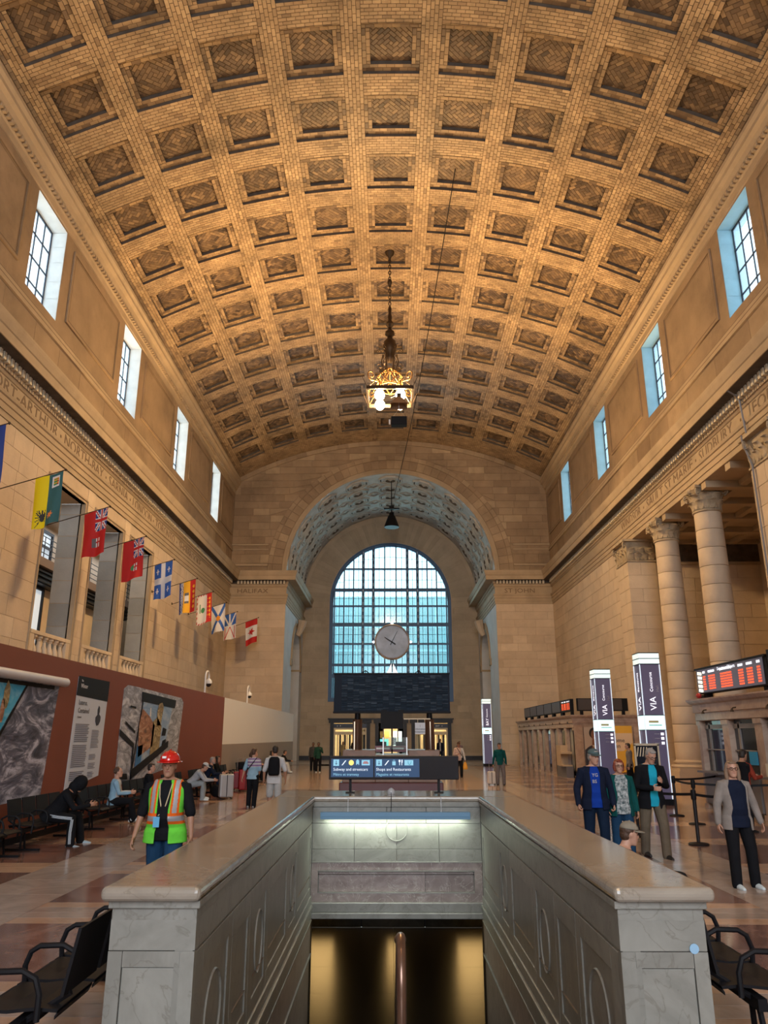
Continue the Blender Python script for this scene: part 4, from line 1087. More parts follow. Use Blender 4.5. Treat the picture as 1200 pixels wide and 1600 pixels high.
# copings in lengths
def cope(x0, x1, y0, y1): return add('coping', M_PCAP, lambda mb: mb.box(x0, x1, y0, y1, ZT-.085, ZT), rnd2.random(), .035)
for s in (-1, 1):
    a, b = sorted((s*(XI-.03), s*(XO+.06)))
    for k in range(1): cope(a, b, YF0-.08, YI+.02)
cope(-XO-.06, XO+.06, YI+.024, 13.75)
for s in (-1, 1):
    a, b = sorted((s*XI, s*XO))
    # neck moulding, front pier with panel
    add('neck_moulding', M_PGREY, lambda mb: (mb.box(a-.02, b+.02, YF0-.02, YI, ZT-.13, ZT-.085), mb.box(a, b, YF0, YI, ZT-.20, ZT-.13)), .6, .006)
    add('parapet_frieze', M_PGREY, lambda mb: mb.box(a, b, YF0, 13.4, ZT-.36, ZT-.195), .7)
    x_in, x_out = s*XI, s*XO
    # front pier: side stiles, panel, rail
    add('pier_core', M_PGREY, lambda mb: mb.box(a+.01, b-.01, YF0+.02, YF0+.5, 0, ZT-.36), .4)
    w_ = b-a
    add('pier_stile', M_PGREY, lambda mb: mb.box(a, a+.085, YF0-.005, YF0+.06, 0, ZT-.365), .2)
    add('pier_stile', M_PGREY, lambda mb: mb.box(b-.085, b, YF0-.005, YF0+.06, 0, ZT-.365), .9)
    add('pier_rail', M_PGREY, lambda mb: mb.box(a+.088, b-.088, YF0-.003, YF0+.05, ZT-.45, ZT-.365), .5)
    add('pier_panel', M_PGREY, lambda mb: mb.box(a+.09, b-.09, YF0+.004, YF0+.05, .02-.0, ZT-.455) if False else mb.box(a+.09, b-.09, YF0+.004, YF0+.05, -.25+.0, ZT-.455), .8, .003)
    # outer face
    add('outer_wall', M_PGREY, lambda mb: mb.box(*sorted((x_out, x_out-s*.05)), YF0+.06, 13.4, 0, ZT-.36), .4)
    # inner face: backing, bays of framed ovals and long panels, base mouldings that run on down the stair
    fi = lambda u, v, w, s=s: (s*(XI-w), u, v)
    def ibox(mb, y0, y1, z0, z1, w0, w1): 
        xa, xb = sorted((s*(XI-w0), s*(XI-w1))); mb.box(xa, xb, y0, y1, z0, z1)
    add('inner_backing', M_PGREY, lambda mb: ibox(mb, YF0+.0, YI, -.62, ZT-.36, -.12, -.012), .3)
    ov = [(YF0+.25, YF0+1.05), (7.3, 7.95), (9.8, 10.4)]; prev = YF0
    for k, (y0, y1) in enumerate(ov):
        # frame of the bay with an oval
        add('bay_frame', M_PGREY, lambda mb: (ibox(mb, y0-.2, y0, -.30, .70, -.02, .0), ibox(mb, y1, y1+.14, -.30, .70, -.02, .0), ibox(mb, y0, y1, .56, .70, -.02, 0), ibox(mb, y0, y1, -.30, -.17, -.02, 0)), rnd2.random(), .004)
        add('bay_panel', M_PGREY, lambda mb: ibox(mb, y0+.02, y1-.02, -.15, .54, -.045, -.03), rnd2.random(), .003)
        def oval(mb):
            cy_, cz_, ry, rz_ = (y0+y1)/2, .2, (y1-y0)*.33, .27
            for (k0, k1, w0, w1) in ((1.0, .93, -.03, -.0), (.93, .85, -.0, -.028), (.85, .80, -.028, -.012), (.80, 0, -.012, -.006)):
                for i in range(36):
                    t0, t1 = 2*pi*i/36, 2*pi*(i+1)/36
                    mb.quad(fi(cy_+ry*k0*cos(t0), cz_+rz_*k0*sin(t0), w0), fi(cy_+ry*k0*cos(t1), cz_+rz_*k0*sin(t1), w0), fi(cy_+ry*k1*cos(t1), cz_+rz_*k1*sin(t1), w1), fi(cy_+ry*k1*cos(t0), cz_+rz_*k1*sin(t0), w1))
        add('oval_relief', M_PGREY, oval, .6)
        nx_ = ov[k+1][0]-.2 if k < 2 else YI-.05
        y2 = y1+.14
        add('long_frame', M_PGREY, lambda mb: (ibox(mb, y2+.01, nx_-.01, .52, .70, -.02, 0), ibox(mb, y2+.01, nx_-.01, -.30, -.17, -.02, 0), ibox(mb, y2+.01, y2+.12, -.17, .52, -.02, 0), ibox(mb, nx_-.12, nx_-.01, -.17, .52, -.02, 0)), rnd2.random(), .004)
        add('long_panel', M_PGREY, lambda mb: ibox(mb, y2+.15, nx_-.15, -.14, .49, -.045, -.022), rnd2.random(), .004)
    add('base_moulding', M_PGREY, lambda mb: (ibox(mb, YF0, YI, -.40, -.30, -.02, .015), ibox(mb, YF0, YI, -.46, -.41, -.02, .04), ibox(mb, YF0, YI, -.62, -.47, -.02, .02)), .5, .008)
    add('brown_band', M_PBR, lambda mb: ibox(mb, YF0-.5, YI, -1.05, -.63, -.03, .012), .5, .004)
    add('pale_fillet', M_PGREY, lambda mb: (ibox(mb, YF0-.5, YI, -1.085, -1.055, -.02, .03), ibox(mb, YF0-.5, YI, -.635, -.615, -.02, .028)), .95, .004)
    add('lower_wall', M_PBR, lambda mb: ibox(mb, YF0-.6, YI, LOW, -1.09, -.03, 0), .6)
    add('entry_wall', M_PGREY, lambda mb: ibox(mb, 4.55, YF0, LOW, -.0, -.05, -.01), .6)
# closed end of the well
fe = lambda mb, x0, x1, z0, z1, w=0: mb.box(x0, x1, YI-w, YI+.3, z0, z1)
add('end_top_band', M_PGREY, lambda mb: fe(mb, -XI, XI, .93, 1.0, .02), .3, .006)
for x0, x1 in ((-XI, -.15), (-.15, .45), (.45, XI)): add('end_band_stone', M_PGREY, lambda mb: fe(mb, x0+.004, x1-.004, .70, .925, .0), rnd2.random(), .003)
for i in range(4):
    x0, x1 = -XI+2*XI*i/4, -XI+2*XI*(i+1)/4
    add('end_panel_stone', M_PGREY, lambda mb: fe(mb, x0+.003, x1-.003, .335, .695, -.01), rnd2.random(), .002)
    add('end_panel_stone', M_PGREY, lambda mb: fe(mb, x0+.003, x1-.003, .155, .33, -.005), rnd2.random(), .002)
def medal(mb):
    for (k0, k1, w0, w1) in ((.17, .163, .0, .004), (.163, .155, .004, .0)):
        for i in range(40):
            t0, t1 = 2*pi*i/40, 2*pi*(i+1)/40
            mb.quad(*[(k*cos(t), YI+.008-w-.006, .61+k*sin(t)) for k, t, w in ((k0, t0, w0), (k0, t1, w0), (k1, t1, w1), (k1, t0, w1))])
add('medallion_ring', M_PGREY, medal, .4)
M_PBE = marble('brown_end_marble', (.23, .185, .175), (.34, .285, .27), scale=2.2, rough=.3, vein=(.50, .47, .43))
add('end_frame', M_PBE, lambda mb: (fe(mb, -XI, XI, .04, .15, .0), fe(mb, -XI, -XI+.10, -.27, .04), fe(mb, XI-.12, XI, -.27, .04), fe(mb, -XI, XI, -.39, -.27)), .4, .004)
add('end_inset', M_PBE, lambda mb: fe(mb, -XI+.115, .42, -.255, .025, -.025), .8, .003)
add('end_inset', M_PBE, lambda mb: fe(mb, .424, XI-.135, -.255, .025, -.025), .1, .003)
add('end_fillet', M_PGREY, lambda mb: (fe(mb, -XI+.10, XI-.12, .025, .04, .002), fe(mb, -XI+.10, XI-.12, -.272, -.257, .002), fe(mb, -XI, XI, .148, .160, .01)), .95)
add('lintel', M_PGREY, lambda mb: (fe(mb, -XI, XI, -.52, -.39, .05), fe(mb, -XI, XI, -.60, -.52, .08)), .5, .01)
add('end_core', M_PGREY, lambda mb: mb.box(-XO, XO, YI+.05, 13.4, -.6, ZT-.1), .4)
# stair flight
st = struct('floor_stair'); ns = 24; run, rise = .30, .165
M_STEP = marble('stair_tread_marble', (.17, .145, .11), (.26, .22, .17), scale=1.4, rough=.3)
for k in range(ns):
    y = 4.75+k*run; z = -k*rise
    o = MB(); o.box(-XI, XI, y, y+run+.02, z-rise-.05, z-rise); bevelled(o.build('stair_tread', M_STEP, st, flat=True, tint=rnd2.random()), .008)
    o = MB(); o.box(-XI, XI, y-.0, y+.03, z-rise, z-.0 if k == 0 else z); o.build('stair_riser', M_STEP, st, flat=True, tint=.4)
zl = -ns*rise; yl = 4.75+ns*run
lob = struct('floor_lower_passage')
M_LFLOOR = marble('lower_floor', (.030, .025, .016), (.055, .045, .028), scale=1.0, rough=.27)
LW = 3.1; YL1 = 27.4
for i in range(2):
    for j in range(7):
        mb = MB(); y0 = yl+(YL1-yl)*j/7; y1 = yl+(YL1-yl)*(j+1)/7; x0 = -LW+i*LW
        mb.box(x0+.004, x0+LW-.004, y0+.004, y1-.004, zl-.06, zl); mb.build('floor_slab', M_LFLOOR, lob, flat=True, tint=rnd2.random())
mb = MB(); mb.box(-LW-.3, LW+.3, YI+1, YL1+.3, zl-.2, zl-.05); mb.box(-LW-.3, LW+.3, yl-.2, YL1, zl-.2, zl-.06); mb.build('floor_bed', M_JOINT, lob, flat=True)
lw_ = struct('wall_lower_passage')
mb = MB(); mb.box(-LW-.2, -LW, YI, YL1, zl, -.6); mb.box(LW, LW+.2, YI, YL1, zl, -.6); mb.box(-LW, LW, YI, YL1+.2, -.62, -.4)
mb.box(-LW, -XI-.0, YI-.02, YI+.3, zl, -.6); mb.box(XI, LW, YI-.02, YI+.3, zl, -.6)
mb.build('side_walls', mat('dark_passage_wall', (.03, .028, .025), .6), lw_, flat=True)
M_LW = marble('passage_end_marble', (.10, .085, .05), (.16, .135, .085), scale=1.0, rough=.3)
for i in range(3):
    for j in range(4):
        mb = MB(); mb.box(-LW+i*LW*2/3+.012, -LW+(i+1)*LW*2/3-.012, YL1, YL1+.2, zl+.84*j+.01, zl+.84*(j+1)-.01); mb.build('wall_panel', M_LW, lw_, flat=True, tint=rnd2.random())
mb = MB(); mb.box(-LW, LW, YL1+.1, YL1+.2, zl, -.6); mb.build('panel_backing', M_DARKM, lw_, flat=True)
for x, lb in ((-2.35, 'warm wall light on the left at the end of the lower passage'), (-.02, 'warm wall light in the middle at the end of the lower passage'), (2.5, 'warm wall light on the right at the end of the lower passage')):
    lt = thing('passage_light', lb, 'light', (x, YL1-.02, zl), 0, 'wall lights of the lower passage')
    mb = MB(); hw_ = .16 if x == -.02 else .42; mb.box(-hw_, hw_, -.06, .0, .48, 2.1 if x != -.02 else 1.7); mb.build('light_panel', mat('warm_strip', (1, .8, .5), .5, emit=((1.0, .62, .22), 2.2)), lt, flat=True)
# ================================================================== THINGS
M_BLK = mat('black_powder_coat', (.009, .009, .011), .5, spec=.15)
M_BLKG = mat('black_gloss', (.01, .012, .018), .15)
M_IRON = mat('dark_bronze_iron', (.055, .035, .02), .45, metal=.7)
M_GILT = mat('gilded_iron', (.16, .075, .018), .5, metal=.5)
M_WHITE = mat('white_paint', (.8, .8, .8), .5)
M_STEEL = mat('brushed_steel', (.55, .56, .58), .3, metal=.9)
# ---- chandelier
CHY = 33.9
ch = thing('chandelier', 'hanging iron chandelier with square lantern frame and four lit globes', 'chandelier', (-.05, CHY, 0))
mb = MB(); mb.lathe([(0, 26.22), (.22, 26.2), (.26, 26.1), (.2, 25.95), (.09, 25.85), (.05, 25.6)], (0, 0, 0), 16); mb.build('ceiling_rose', M_IRON, ch)
link_me = None
for k in range(15):
    z = 25.6-k*.18; mb = MB(); pts = [(.06*cos(t), 0, .12*sin(t)) if k % 2 == 0 else (0, .06*cos(t), .12*sin(t)) for t in [2*pi*i/10 for i in range(10)]]
    mb.tube([(p[0], p[1], p[2]+z) for p in pts], .022, 5, closed=True); mb.build('chain_link', M_IRON, ch)
mb = MB(); mb.lathe([(.03, 24.5), (.1, 24.42), (.13, 24.3), (.1, 24.18), (.03, 24.1)], (0, 0, 0), 12); mb.build('chain_knop', M_IRON, ch)
mb = MB(); P = [(.02, 22.95), (.08, 22.9), (.14, 22.75), (.11, 22.5), (.16, 22.3), (.13, 22.1), (.28, 21.95), (.30, 21.85), (.14, 21.7), (.17, 21.55), (.34, 21.45), (.36, 21.3), (.18, 21.2), (.22, 21.05), (.44, 20.9), (.48, 20.6), (.46, 20.4), (.30, 20.15), (.36, 20.0), (.30, 19.85), (.10, 19.7)]
P = [(r*.68, z) for r, z in P]; mb.lathe(P, (0, 0, 0), 20); mb.build('baluster_stem', M_IRON, ch)
for k in range(6):
    a = k*pi/3; u = (cos(a), sin(a)); mb = MB()
    mb.tube([(u[0]*r, u[1]*r, z) for r, z in ((.34, 20.2), (.42, 19.8), (.30, 19.4), (.28, 19.0), (.42, 18.75))], .03, 6)
    pts = []
    for i in range(16):
        t = i/15; q = -pi/2+t*2.6*pi; rr = .17*(1-.7*t); pts.append((u[0]*(.50+rr*cos(q)), u[1]*(.50+rr*cos(q)), 19.55+rr*sin(q)))
    mb.tube(pts, .018, 5); pts = []
    for i in range(16):
        t = i/15; q = pi/2-t*2.6*pi; rr = .15*(1-.7*t); pts.append((u[0]*(.52+rr*cos(q)), u[1]*(.52+rr*cos(q)), 20.35+rr*sin(q)))
    mb.tube(pts, .016, 5); mb.build('scroll_strap', M_IRON, ch)
mb = MB()      # gilded crown
for k in range(8):
    a = k*pi/4; b = a+pi/4; pa = (.68*cos(a), .68*sin(a)); pb = (.68*cos(b), .68*sin(b))
    mb.tube([(pa[0], pa[1], 18.35), (pb[0]*.95, pb[1]*.95, 18.95)], .03, 5); mb.tube([(pb[0], pb[1], 18.35), (pa[0]*.95, pa[1]*.95, 18.95)], .03, 5)
    mb.tube([(pa[0], pa[1], 18.35), (pb[0], pb[1], 18.35)], .035, 5); mb.tube([(pa[0]*.9, pa[1]*.9, 18.98), (pb[0]*.9, pb[1]*.9, 18.98)], .03, 5); mb.tube([(pa[0]*.9, pa[1]*.9, 18.98), (0, 0, 19.5)], .02, 5)
mb.build('gilded_crown', M_GILT, ch)
for k in range(4):
    a = pi/4+k*pi/2; u = (cos(a), sin(a)); pts = []
    mb = MB(); 
    for i in range(20):
        t = i/19; q = -pi*.5+t*2.3*pi; rr = .26*(1-.72*t); pts.append((u[0]*(1.28+rr*cos(q)), u[1]*(1.28+rr*cos(q)), 18.62+rr*sin(q)))
    mb.tube([(u[0]*.62, u[1]*.62, 18.7), (u[0]*.9, u[1]*.9, 18.42)]+pts, .03, 6); mb.build('crown_scroll', M_GILT, ch)
mb = MB(); h = 1.08; zf = 17.9      # square frame, glazed floor
for s in (-1, 1):
    mb.box(-h, h, s*h-.05, s*h+.05, zf-.10, zf+.08); mb.box(s*h-.05, s*h+.05, -h, h, zf-.10, zf+.08)
for s in (-1, 1):
    for q in (-1, 1): mb.tube([(s*h, q*h, zf), (s*.72, q*.72, 18.4)], .025, 5); mb.tube([(s*h, q*h, zf), (s*1.35, q*1.0, 18.55)], .015, 5)
mb.build('square_frame', M_IRON, ch)
M_GLOBE = mat('lit_globe', (1, .9, .7), .4, emit=((1.0, .65, .30), 500.0))
for s in (-1, 1):
    for q in (-1, 1):
        c = (s*.50, q*.56, 17.75); mb = MB(); mb.lathe([(0, -.27), (.12, -.25), (.21, -.15), (.245, 0), (.20, .13), (.10, .26), (.08, .36)], c, 18); g = mb.build('globe', M_GLOBE, ch)
        mb = MB(); mb.lathe([(.08, .34), (.12, .37), (.05, .5), (.03, .75)], c, 10); mb.build('lamp_holder', M_GILT, ch)
# ---- loudspeaker cluster hung below it
sp = thing('loudspeaker', 'brown square horn loudspeaker hung just under the chandelier', 'speaker', (.35, CHY-2.2, 16.4))
mb = MB(); A = [(-.38, -.38, 0), (.38, -.38, 0), (.38, .38, 0), (-.38, .38, 0)]; B = [(-.12, -.12, .42), (.12, -.12, .42), (.12, .12, .42), (-.12, .12, .42)]
mb.add(A+B, [(0, 1, 5, 4), (1, 2, 6, 5), (2, 3, 7, 6), (3, 0, 4, 7), (4, 5, 6, 7)]); mb.build('horn', mat('brown_horn', (.25, .15, .08), .6), sp, flat=True)
mb = MB(); mb.box(-.1, .1, -.1, .1, .42, .62); mb.tube([(0, 0, .6), (-.35, 2.1, 1.4)], .012, 5); mb.build('driver', M_IRON, sp, flat=True)
sp = thing('loudspeaker', 'small dark box loudspeaker hung on two wires below the square horn', 'speaker', (.35, CHY-2.0, 15.72))
mb = MB(); mb.box(-.36, .36, -.2, .2, -.2, .2); bevelled(mb.build('cabinet', M_BLK, sp, flat=True), .03)
mb = MB(); mb.tube([(-.3, 0, .2), (0, 0, .62), (.3, 0, .2)], .01, 5); mb.tube([(0, 0, .60), (0, -.2, 1.11)], .008, 5); mb.build('hanging_wire', M_STEEL, sp)
mb = MB(); mb.box(-.46, -.39, -.22, -.12, -.2, .02); mb.build('white_tag', M_WHITE, sp, flat=True)
# ---- long thin cable and the lamp in the niche
mb = MB(); a = Vector((2.81, 27.44, 25.72)); b = Vector((.3, 61.0, 21.4))
mb.tube([tuple(a.lerp(b, t)+Vector((0, 0, -1.3*sin(pi*t)))) for t in [i/16 for i in range(17)]], .022, 4)
tag(mb.build('cable', M_BLK), 'thin dark cable slung from the vault down to the niche lamp', 'cable')
nl = thing('pendant_lamp', 'dark cone pendant lamp hanging in the crown of the arched niche', 'lamp', (.1, 61.0, 0))
mb = MB(); mb.lathe([(.62, 18.75), (.60, 18.9), (.30, 19.7), (.22, 19.8), (.2, 20.0), (.05, 20.1), (.03, 22.8)], (0, 0, 0), 20); mb.build('lamp_shade', M_BLK, nl)
mb = MB(); mb.box(-.65, .65, -.1, .1, 20.3, 20.42); mb.box(-.2, .2, -.2, .2, 20.3, 20.6); mb.build('lamp_bracket', M_BLK, nl, flat=True)
# ---- information kiosk
KY = 29.0
M_DESKW = mat('kiosk_wood', (.30, .19, .14), .4, noise=(3, .3)); M_MAROON = mat('maroon_base', (.10, .02, .025), .35)
kk = thing('information_desk', 'information desk with pinkish counters and two bronze posts in mid hall', 'desk', (0, KY, 0))
mb = MB(); mb.box(-1.85, 1.75, -1.3, 1.3, 0, .45); bevelled(mb.build('plinth', M_MAROON, kk, flat=True), .03)
mb = MB(); mb.box(-1.75, -.6, -1.2, 1.2, .45, 1.52); mb.box(.55, 1.65, -1.2, 1.2, .45, 1.52); mb.box(-.6, .55, -1.15, 1.15, .45, 1.35); bevelled(mb.build('counter', M_DESKW, kk, flat=True), .02)
mb = MB(); mb.box(-.95, .95, -1.1, .2, 1.35, 1.40); mb.build('glass_counter', mat('pale_counter', (.5, .62, .6), .2), kk, flat=True)
for x, nm in ((-1.28, 0), (1.36, 1)):
    mb = MB(); mb.lathe([(.24, 0), (.24, .1), (.18, .14), (.17, 2.55), (.19, 2.58)], (x, -.1, 0), 20); mb.build('post', mat('bronze_post', (.16, .10, .075), .3, metal=.6), kk)
    mb = MB(); mb.lathe([(.11, 2.55), (.10, 2.9)], (x, -.1, 0), 14); mb.build('post_neck', M_BLK, kk)
    mb = MB(); mb.box(x+.1-.22 if x < 0 else x-.0, x+.13-.22 if x < 0 else x+.03, -.27, -.22, .2, 2.5); mb.build('light_strip', mat('pale_strip', (.9, .85, .7), .4, emit=((1, .9, .7), .5)), kk, flat=True)
mb = MB(); mb.box(-.42, .38, -1.0, -.86, 2.24, 2.79); mb.tube([(-.02, -.93, 2.24), (-.02, -.93, 1.4)], .03, 6); mb.box(-.4, -.2, -.9, -.7, 2.79, 2.9); mb.box(.2, .42, -.9, -.7, 2.79, 2.9); mb.build('back_of_screen', M_BLK, kk, flat=True)
mb = MB(); mb.box(.40, 1.35, -1.0, -.97, 2.56, 2.60); mb.tube([(.9, -.98, 2.58), (.9, -.98, 2.45)], .008, 4); mb.tube([(1.15, -.98, 2.58), (1.15, -.98, 2.45)], .008, 4); mb.build('sign_rail', M_IVORY, kk, flat=True)
mb = MB(); mb.box(.80, 1.16, -1.02, -.98, 2.06, 2.45); mb.build('information_sign', mat('pale_sign', (.62, .68, .76), .4), kk, flat=True)
for s_, y_, z_ in (('i', .1, 2.31), ('Information', .075, 2.21), ('Renseignements', .06, 2.12)):
    text_mesh('lettering', s_, y_, frame_mtx((.98, KY-1.03, z_), (1, 0, 0), (0, 0, 1)), M_BLK, kk, depth=.002, align='CENTER').matrix_parent_inverse = kk.matrix_world.inverted() if False else Matrix.Translation((0, -KY, 0))
for x in (-.33, .5):
    mb = MB(); mb.box(x-.02, x+.02, -1.12, -1.08, 1.35, 1.95); mb.build('screen_post', mat('aluminium', (.6, .62, .62), .35, metal=.7), kk, flat=True)
mb = MB(); mb.box(-.31, .48, -1.11, -1.10, 1.55, 1.95); mb.build('glass_screen', glass_material('clear_screen', (.85, .92, .92), .06), kk, flat=True)
mb = MB(); mb.box(-.62, .50, -.7, -.6, 1.45, 1.66); mb.build('counter_sign', mat('maroon_panel', (.22, .07, .09), .4), kk, flat=True)
mb = MB(); mb.box(-.58, -.1, -.72, -.70, 1.54, 1.60); mb.box(.0, .4, -.72, -.70, 1.54, 1.60); mb.build('sign_strips', M_WHITE, kk, flat=True)
for x in (-.4, .3):
    mb = MB(); mb.box(x-.18, x+.18, -.35, -.30, 1.5, 1.8); mb.box(x-.05, x+.05, -.32, -.27, 1.35, 1.5); mb.build('monitor', M_BLK, kk, flat=True)
# departure board housing, clad in slate shingles, seen from behind
bd = thing('display_board', 'large dark slate-clad board raised on the two kiosk posts', 'board', (0, KY, 0))
mb = MB(); mb.box(-2.16, 2.12, -.22, .25, 2.84, 4.22); mb.build('board_case', mat('navy_case', (.010, .018, .036), .6, spec=.2), bd, flat=True)
it = []; x0, x1 = -1.88, 2.06; n = 18; w_ = (x1-x0)/n
for i in range(n):
    z = 2.90
    while z < 4.15:
        h_ = rnd2.uniform(.03, .075); it.append((rect(x0+i*w_, x0+(i+1)*w_, z, min(z+h_, 4.17)), rnd2.uniform(0, .02), rnd2.random())); z += h_
M_SLATE = masonry('slate_shingle', [(0, (.010, .024, .045)), (.7, (.022, .044, .075)), (1, (.07, .105, .15))], nscale=6, namt=.3, rough=.6, spec=.15)
pieces('shingle', bd, it, lambda u, v, w: (u, KY-.225-w, v), M_SLATE, joint=.008, proud=.012, cap=200, minpx=10, chamf=.002)
for c in bd.children:
    if c.name.startswith('shingle'): c.location.y -= KY
mb = MB(); mb.box(-2.18, 2.14, -.26, .27, 2.80, 2.86); mb.box(-2.18, 2.14, -.26, .27, 4.20, 4.25); mb.build('board_edge', M_BLK, bd, flat=True)
ck = thing('clock', 'round silver clock with dark hands on top of the slate board', 'clock', (0, KY, 0))
zc = 5.42; rc = .665
def lathe_y(mb, prof, c, n=40):
    m2 = MB(); m2.lathe(prof, (0, 0, 0), n); m2.f = [f_ for f_ in m2.f if len(f_) < 5]; mb.add([(c[0]+v[0], c[1]+v[2], c[2]+v[1]) for v in m2.v], m2.f, 0, True)
mb = MB(); lathe_y(mb, [(rc-.07, -.16), (rc-.03, -.2), (rc, -.14), (rc, .14), (rc-.03, .2), (rc-.07, .16)], (0, 0, zc)); mb.build('clock_rim', M_STEEL, ck)
mb = MB(); lathe_y(mb, [(0, -.15), (rc-.06, -.15)], (0, 0, zc)); lathe_y(mb, [(0, .15), (rc-.06, .15)], (0, 0, zc)); mb.build('dial', mat('polished_dial', (.52, .58, .65), .55, spec=.15, noise=(2.2, .35)), ck)
for ang, ln, wd, back in ((radians(27), .46, .012, .12), (radians(-57), .33, .022, .16)):
    mb = MB(); d = (sin(ang), cos(ang)); nrm = (cos(ang), -sin(ang))
    P = [(-d[0]*back-nrm[0]*wd, -d[1]*back-nrm[1]*wd), (d[0]*ln-nrm[0]*wd*.5, d[1]*ln-nrm[1]*wd*.5), (d[0]*ln+nrm[0]*wd*.5, d[1]*ln+nrm[1]*wd*.5), (-d[0]*back+nrm[0]*wd, -d[1]*back+nrm[1]*wd)]
    mb.prism(P, lambda u, v, w: (u-.01, -.185-w, zc+v-.02), .01); mb.build('hand', M_BLK, ck, flat=True)
for k in range(12):
    a = k*pi/6; mb = MB(); mb.box(-.008, .008, -.156, -.15, rc-.14, rc-.09); mb.v = [(v[0]*cos(a)+v[2]*sin(a), v[1], zc-v[0]*sin(a)+v[2]*cos(a)) for v in mb.v]; mb.build('hour_mark', mat('grey_mark', (.4, .42, .45), .4), ck, flat=True)
mb = MB(); mb.box(-.05, .05, -.05, .05, zc+rc-.01, zc+rc+.07); mb.box(-.03, .03, -.03, .03, zc+rc+.07, zc+rc+.1)
for s in (-1, 1): mb.box(*sorted((s*rc, s*(rc+.09))), -.03, .03, zc-.03, zc+.03); mb.box(*sorted((s*(rc+.02), s*(rc+.05))), -.04, .04, zc-.05, zc+.05)
mb.build('finials', M_STEEL, ck, flat=True)
mb = MB()
for x in (-.07, 0, .07): mb.tube([(x*.6, 0, zc-rc+.02), (x, 0, 4.3)], .018, 6)
mb.build('stem', M_BLK, ck)
mb = MB()
for s in (-1, 1): mb.add([(s*.02, -.1, 4.24), (s*.22, -.1, 4.24), (s*.03, -.04, 4.62), (s*.02, .1, 4.24), (s*.22, .1, 4.24), (s*.03, .04, 4.62)], [(0, 1, 2), (3, 5, 4), (0, 2, 5, 3), (1, 4, 5, 2), (0, 3, 4, 1)])
mb.build('stem_foot', M_STEEL, ck, flat=True)
for k in range(2):
    x = -1.0 if k == 0 else .98
    mb = MB(); mb.tube([(x-.13, KY, 4.25), (x, KY, 4.36), (x+.13, KY, 4.25)], .02, 6); mb.tube([(x, KY, 4.36), (x, KY, 4.25)], .018, 6)
    tag(mb.build('lifting_bracket', M_BLK), ('small dark bracket on top of the slate board, left of the clock' if k == 0 else 'small dark bracket on top of the slate board, right of the clock'), 'bracket', 'brackets on the slate board')
# ---- wayfinding sign on the parapet
SY = 13.2
sg = thing('wayfinding_sign', 'wide dark sign for subway, shops and restaurants on the parapet end', 'sign', (0, SY, 0))
mb = MB(); mb.box(-1.10, 1.03, -.06, .08, 1.285, 1.655); bevelled(mb.build('sign_case', M_BLKG, sg, flat=True), .012)
M_NAVY = mat('navy_sign_face', (.012, .05, .13), .5, emit=((.02, .10, .28), .15)); M_SKYB = mat('sky_blue_pictogram', (.30, .66, .86), .4, emit=((.3, .7, .95), .2)); M_SW = mat('sign_letter_white', (.75, .85, .95), .4, emit=((.75, .85, .95), .4)); M_YEL = mat('sign_yellow', (.95, .72, .15), .4, emit=((1, .75, .2), .5))
for x0, x1 in ((-1.065, -.372), (-.350, .385)):
    mb = MB(); mb.box(x0, x1, -.066, -.058, 1.325, 1.61); mb.build('sign_face', M_NAVY, sg, flat=True)
def sgt(s, x, z, size, m, sx=1): text_mesh('lettering', s, size, frame_mtx((x, -.069, z), (1, 0, 0), (0, 0, 1)), m, sg, depth=.0015, sx=sx)
sgt('Subway and streetcars', -1.03, 1.425, .066, M_SW, .95); sgt('M\u00e9tro et tramway', -1.03, 1.348, .060, M_SKYB, .95)
sgt('Shops and Restaurants', -.325, 1.425, .066, M_SW, .95); sgt('Magasins et restaurants', -.325, 1.348, .060, M_SKYB, .95)
def sbox(x0, x1, z0, z1, m, y=-.07, nm='pictogram'):
    mb = MB(); mb.box(x0, x1, y, -.066, z0, z1); return mb.build(nm, m, sg, flat=True)
for x in (-1.03, -.325):
    sbox(x, x+.095, 1.50, 1.60, M_SKYB); mb = MB(); mb.box(x+.043, x+.052, -.073, -.069, 1.525, 1.58); mb.add([(x+.022, -.073, 1.547), (x+.047, -.073, 1.518), (x+.073, -.073, 1.547), (x+.047, -.073, 1.532)], [(0, 1, 2, 3)]); mb.build('down_arrow', M_NAVY, sg, flat=True)
    mb = MB(); mb.add([(x+.135, -.07, 1.51), (x+.155, -.07, 1.51), (x+.215, -.07, 1.585), (x+.195, -.07, 1.585)], [(0, 1, 2, 3)]); mb.build('escalator_pictogram', M_SW, sg, flat=True)
mb = MB(); lathe_y(mb, [(0, 0), (.042, 0), (.042, .004)], (-.735, -.071, 1.55), 24); mb.build('line_disc', M_YEL, sg)
sgt('1', -.748, 1.528, .065, M_BLK)
for x, w in ((-.655, .05),):
    mb = MB(); mb.box(x, x+w, -.07, -.066, 1.53, 1.585); mb.box(x+.012, x+w-.012, -.07, -.066, 1.585, 1.60); mb.box(x, x+.012, -.07, -.066, 1.515, 1.53); mb.box(x+w-.012, x+w, -.07, -.066, 1.515, 1.53); mb.build('tram_pictogram', M_SKYB, sg, flat=True)
sbox(-.565, -.43, 1.508, 1.592, M_SKYB, nm='badge'); mb = MB(); mb.box(-.545, -.45, -.073, -.07, 1.535, 1.552); mb.box(-.53, -.465, -.073, -.07, 1.556, 1.57); mb.build('badge_bar', mat('brick_red', (.6, .15, .12), .5), sg, flat=True)
mb = MB(); mb.box(-.06, -.005, -.07, -.066, 1.51, 1.57); mb.tube([(-.045, -.068, 1.57), (-.045, -.068, 1.59), (-.02, -.068, 1.59), (-.02, -.068, 1.57)], .004, 4); mb.build('bag_pictogram', M_SKYB, sg, flat=True)
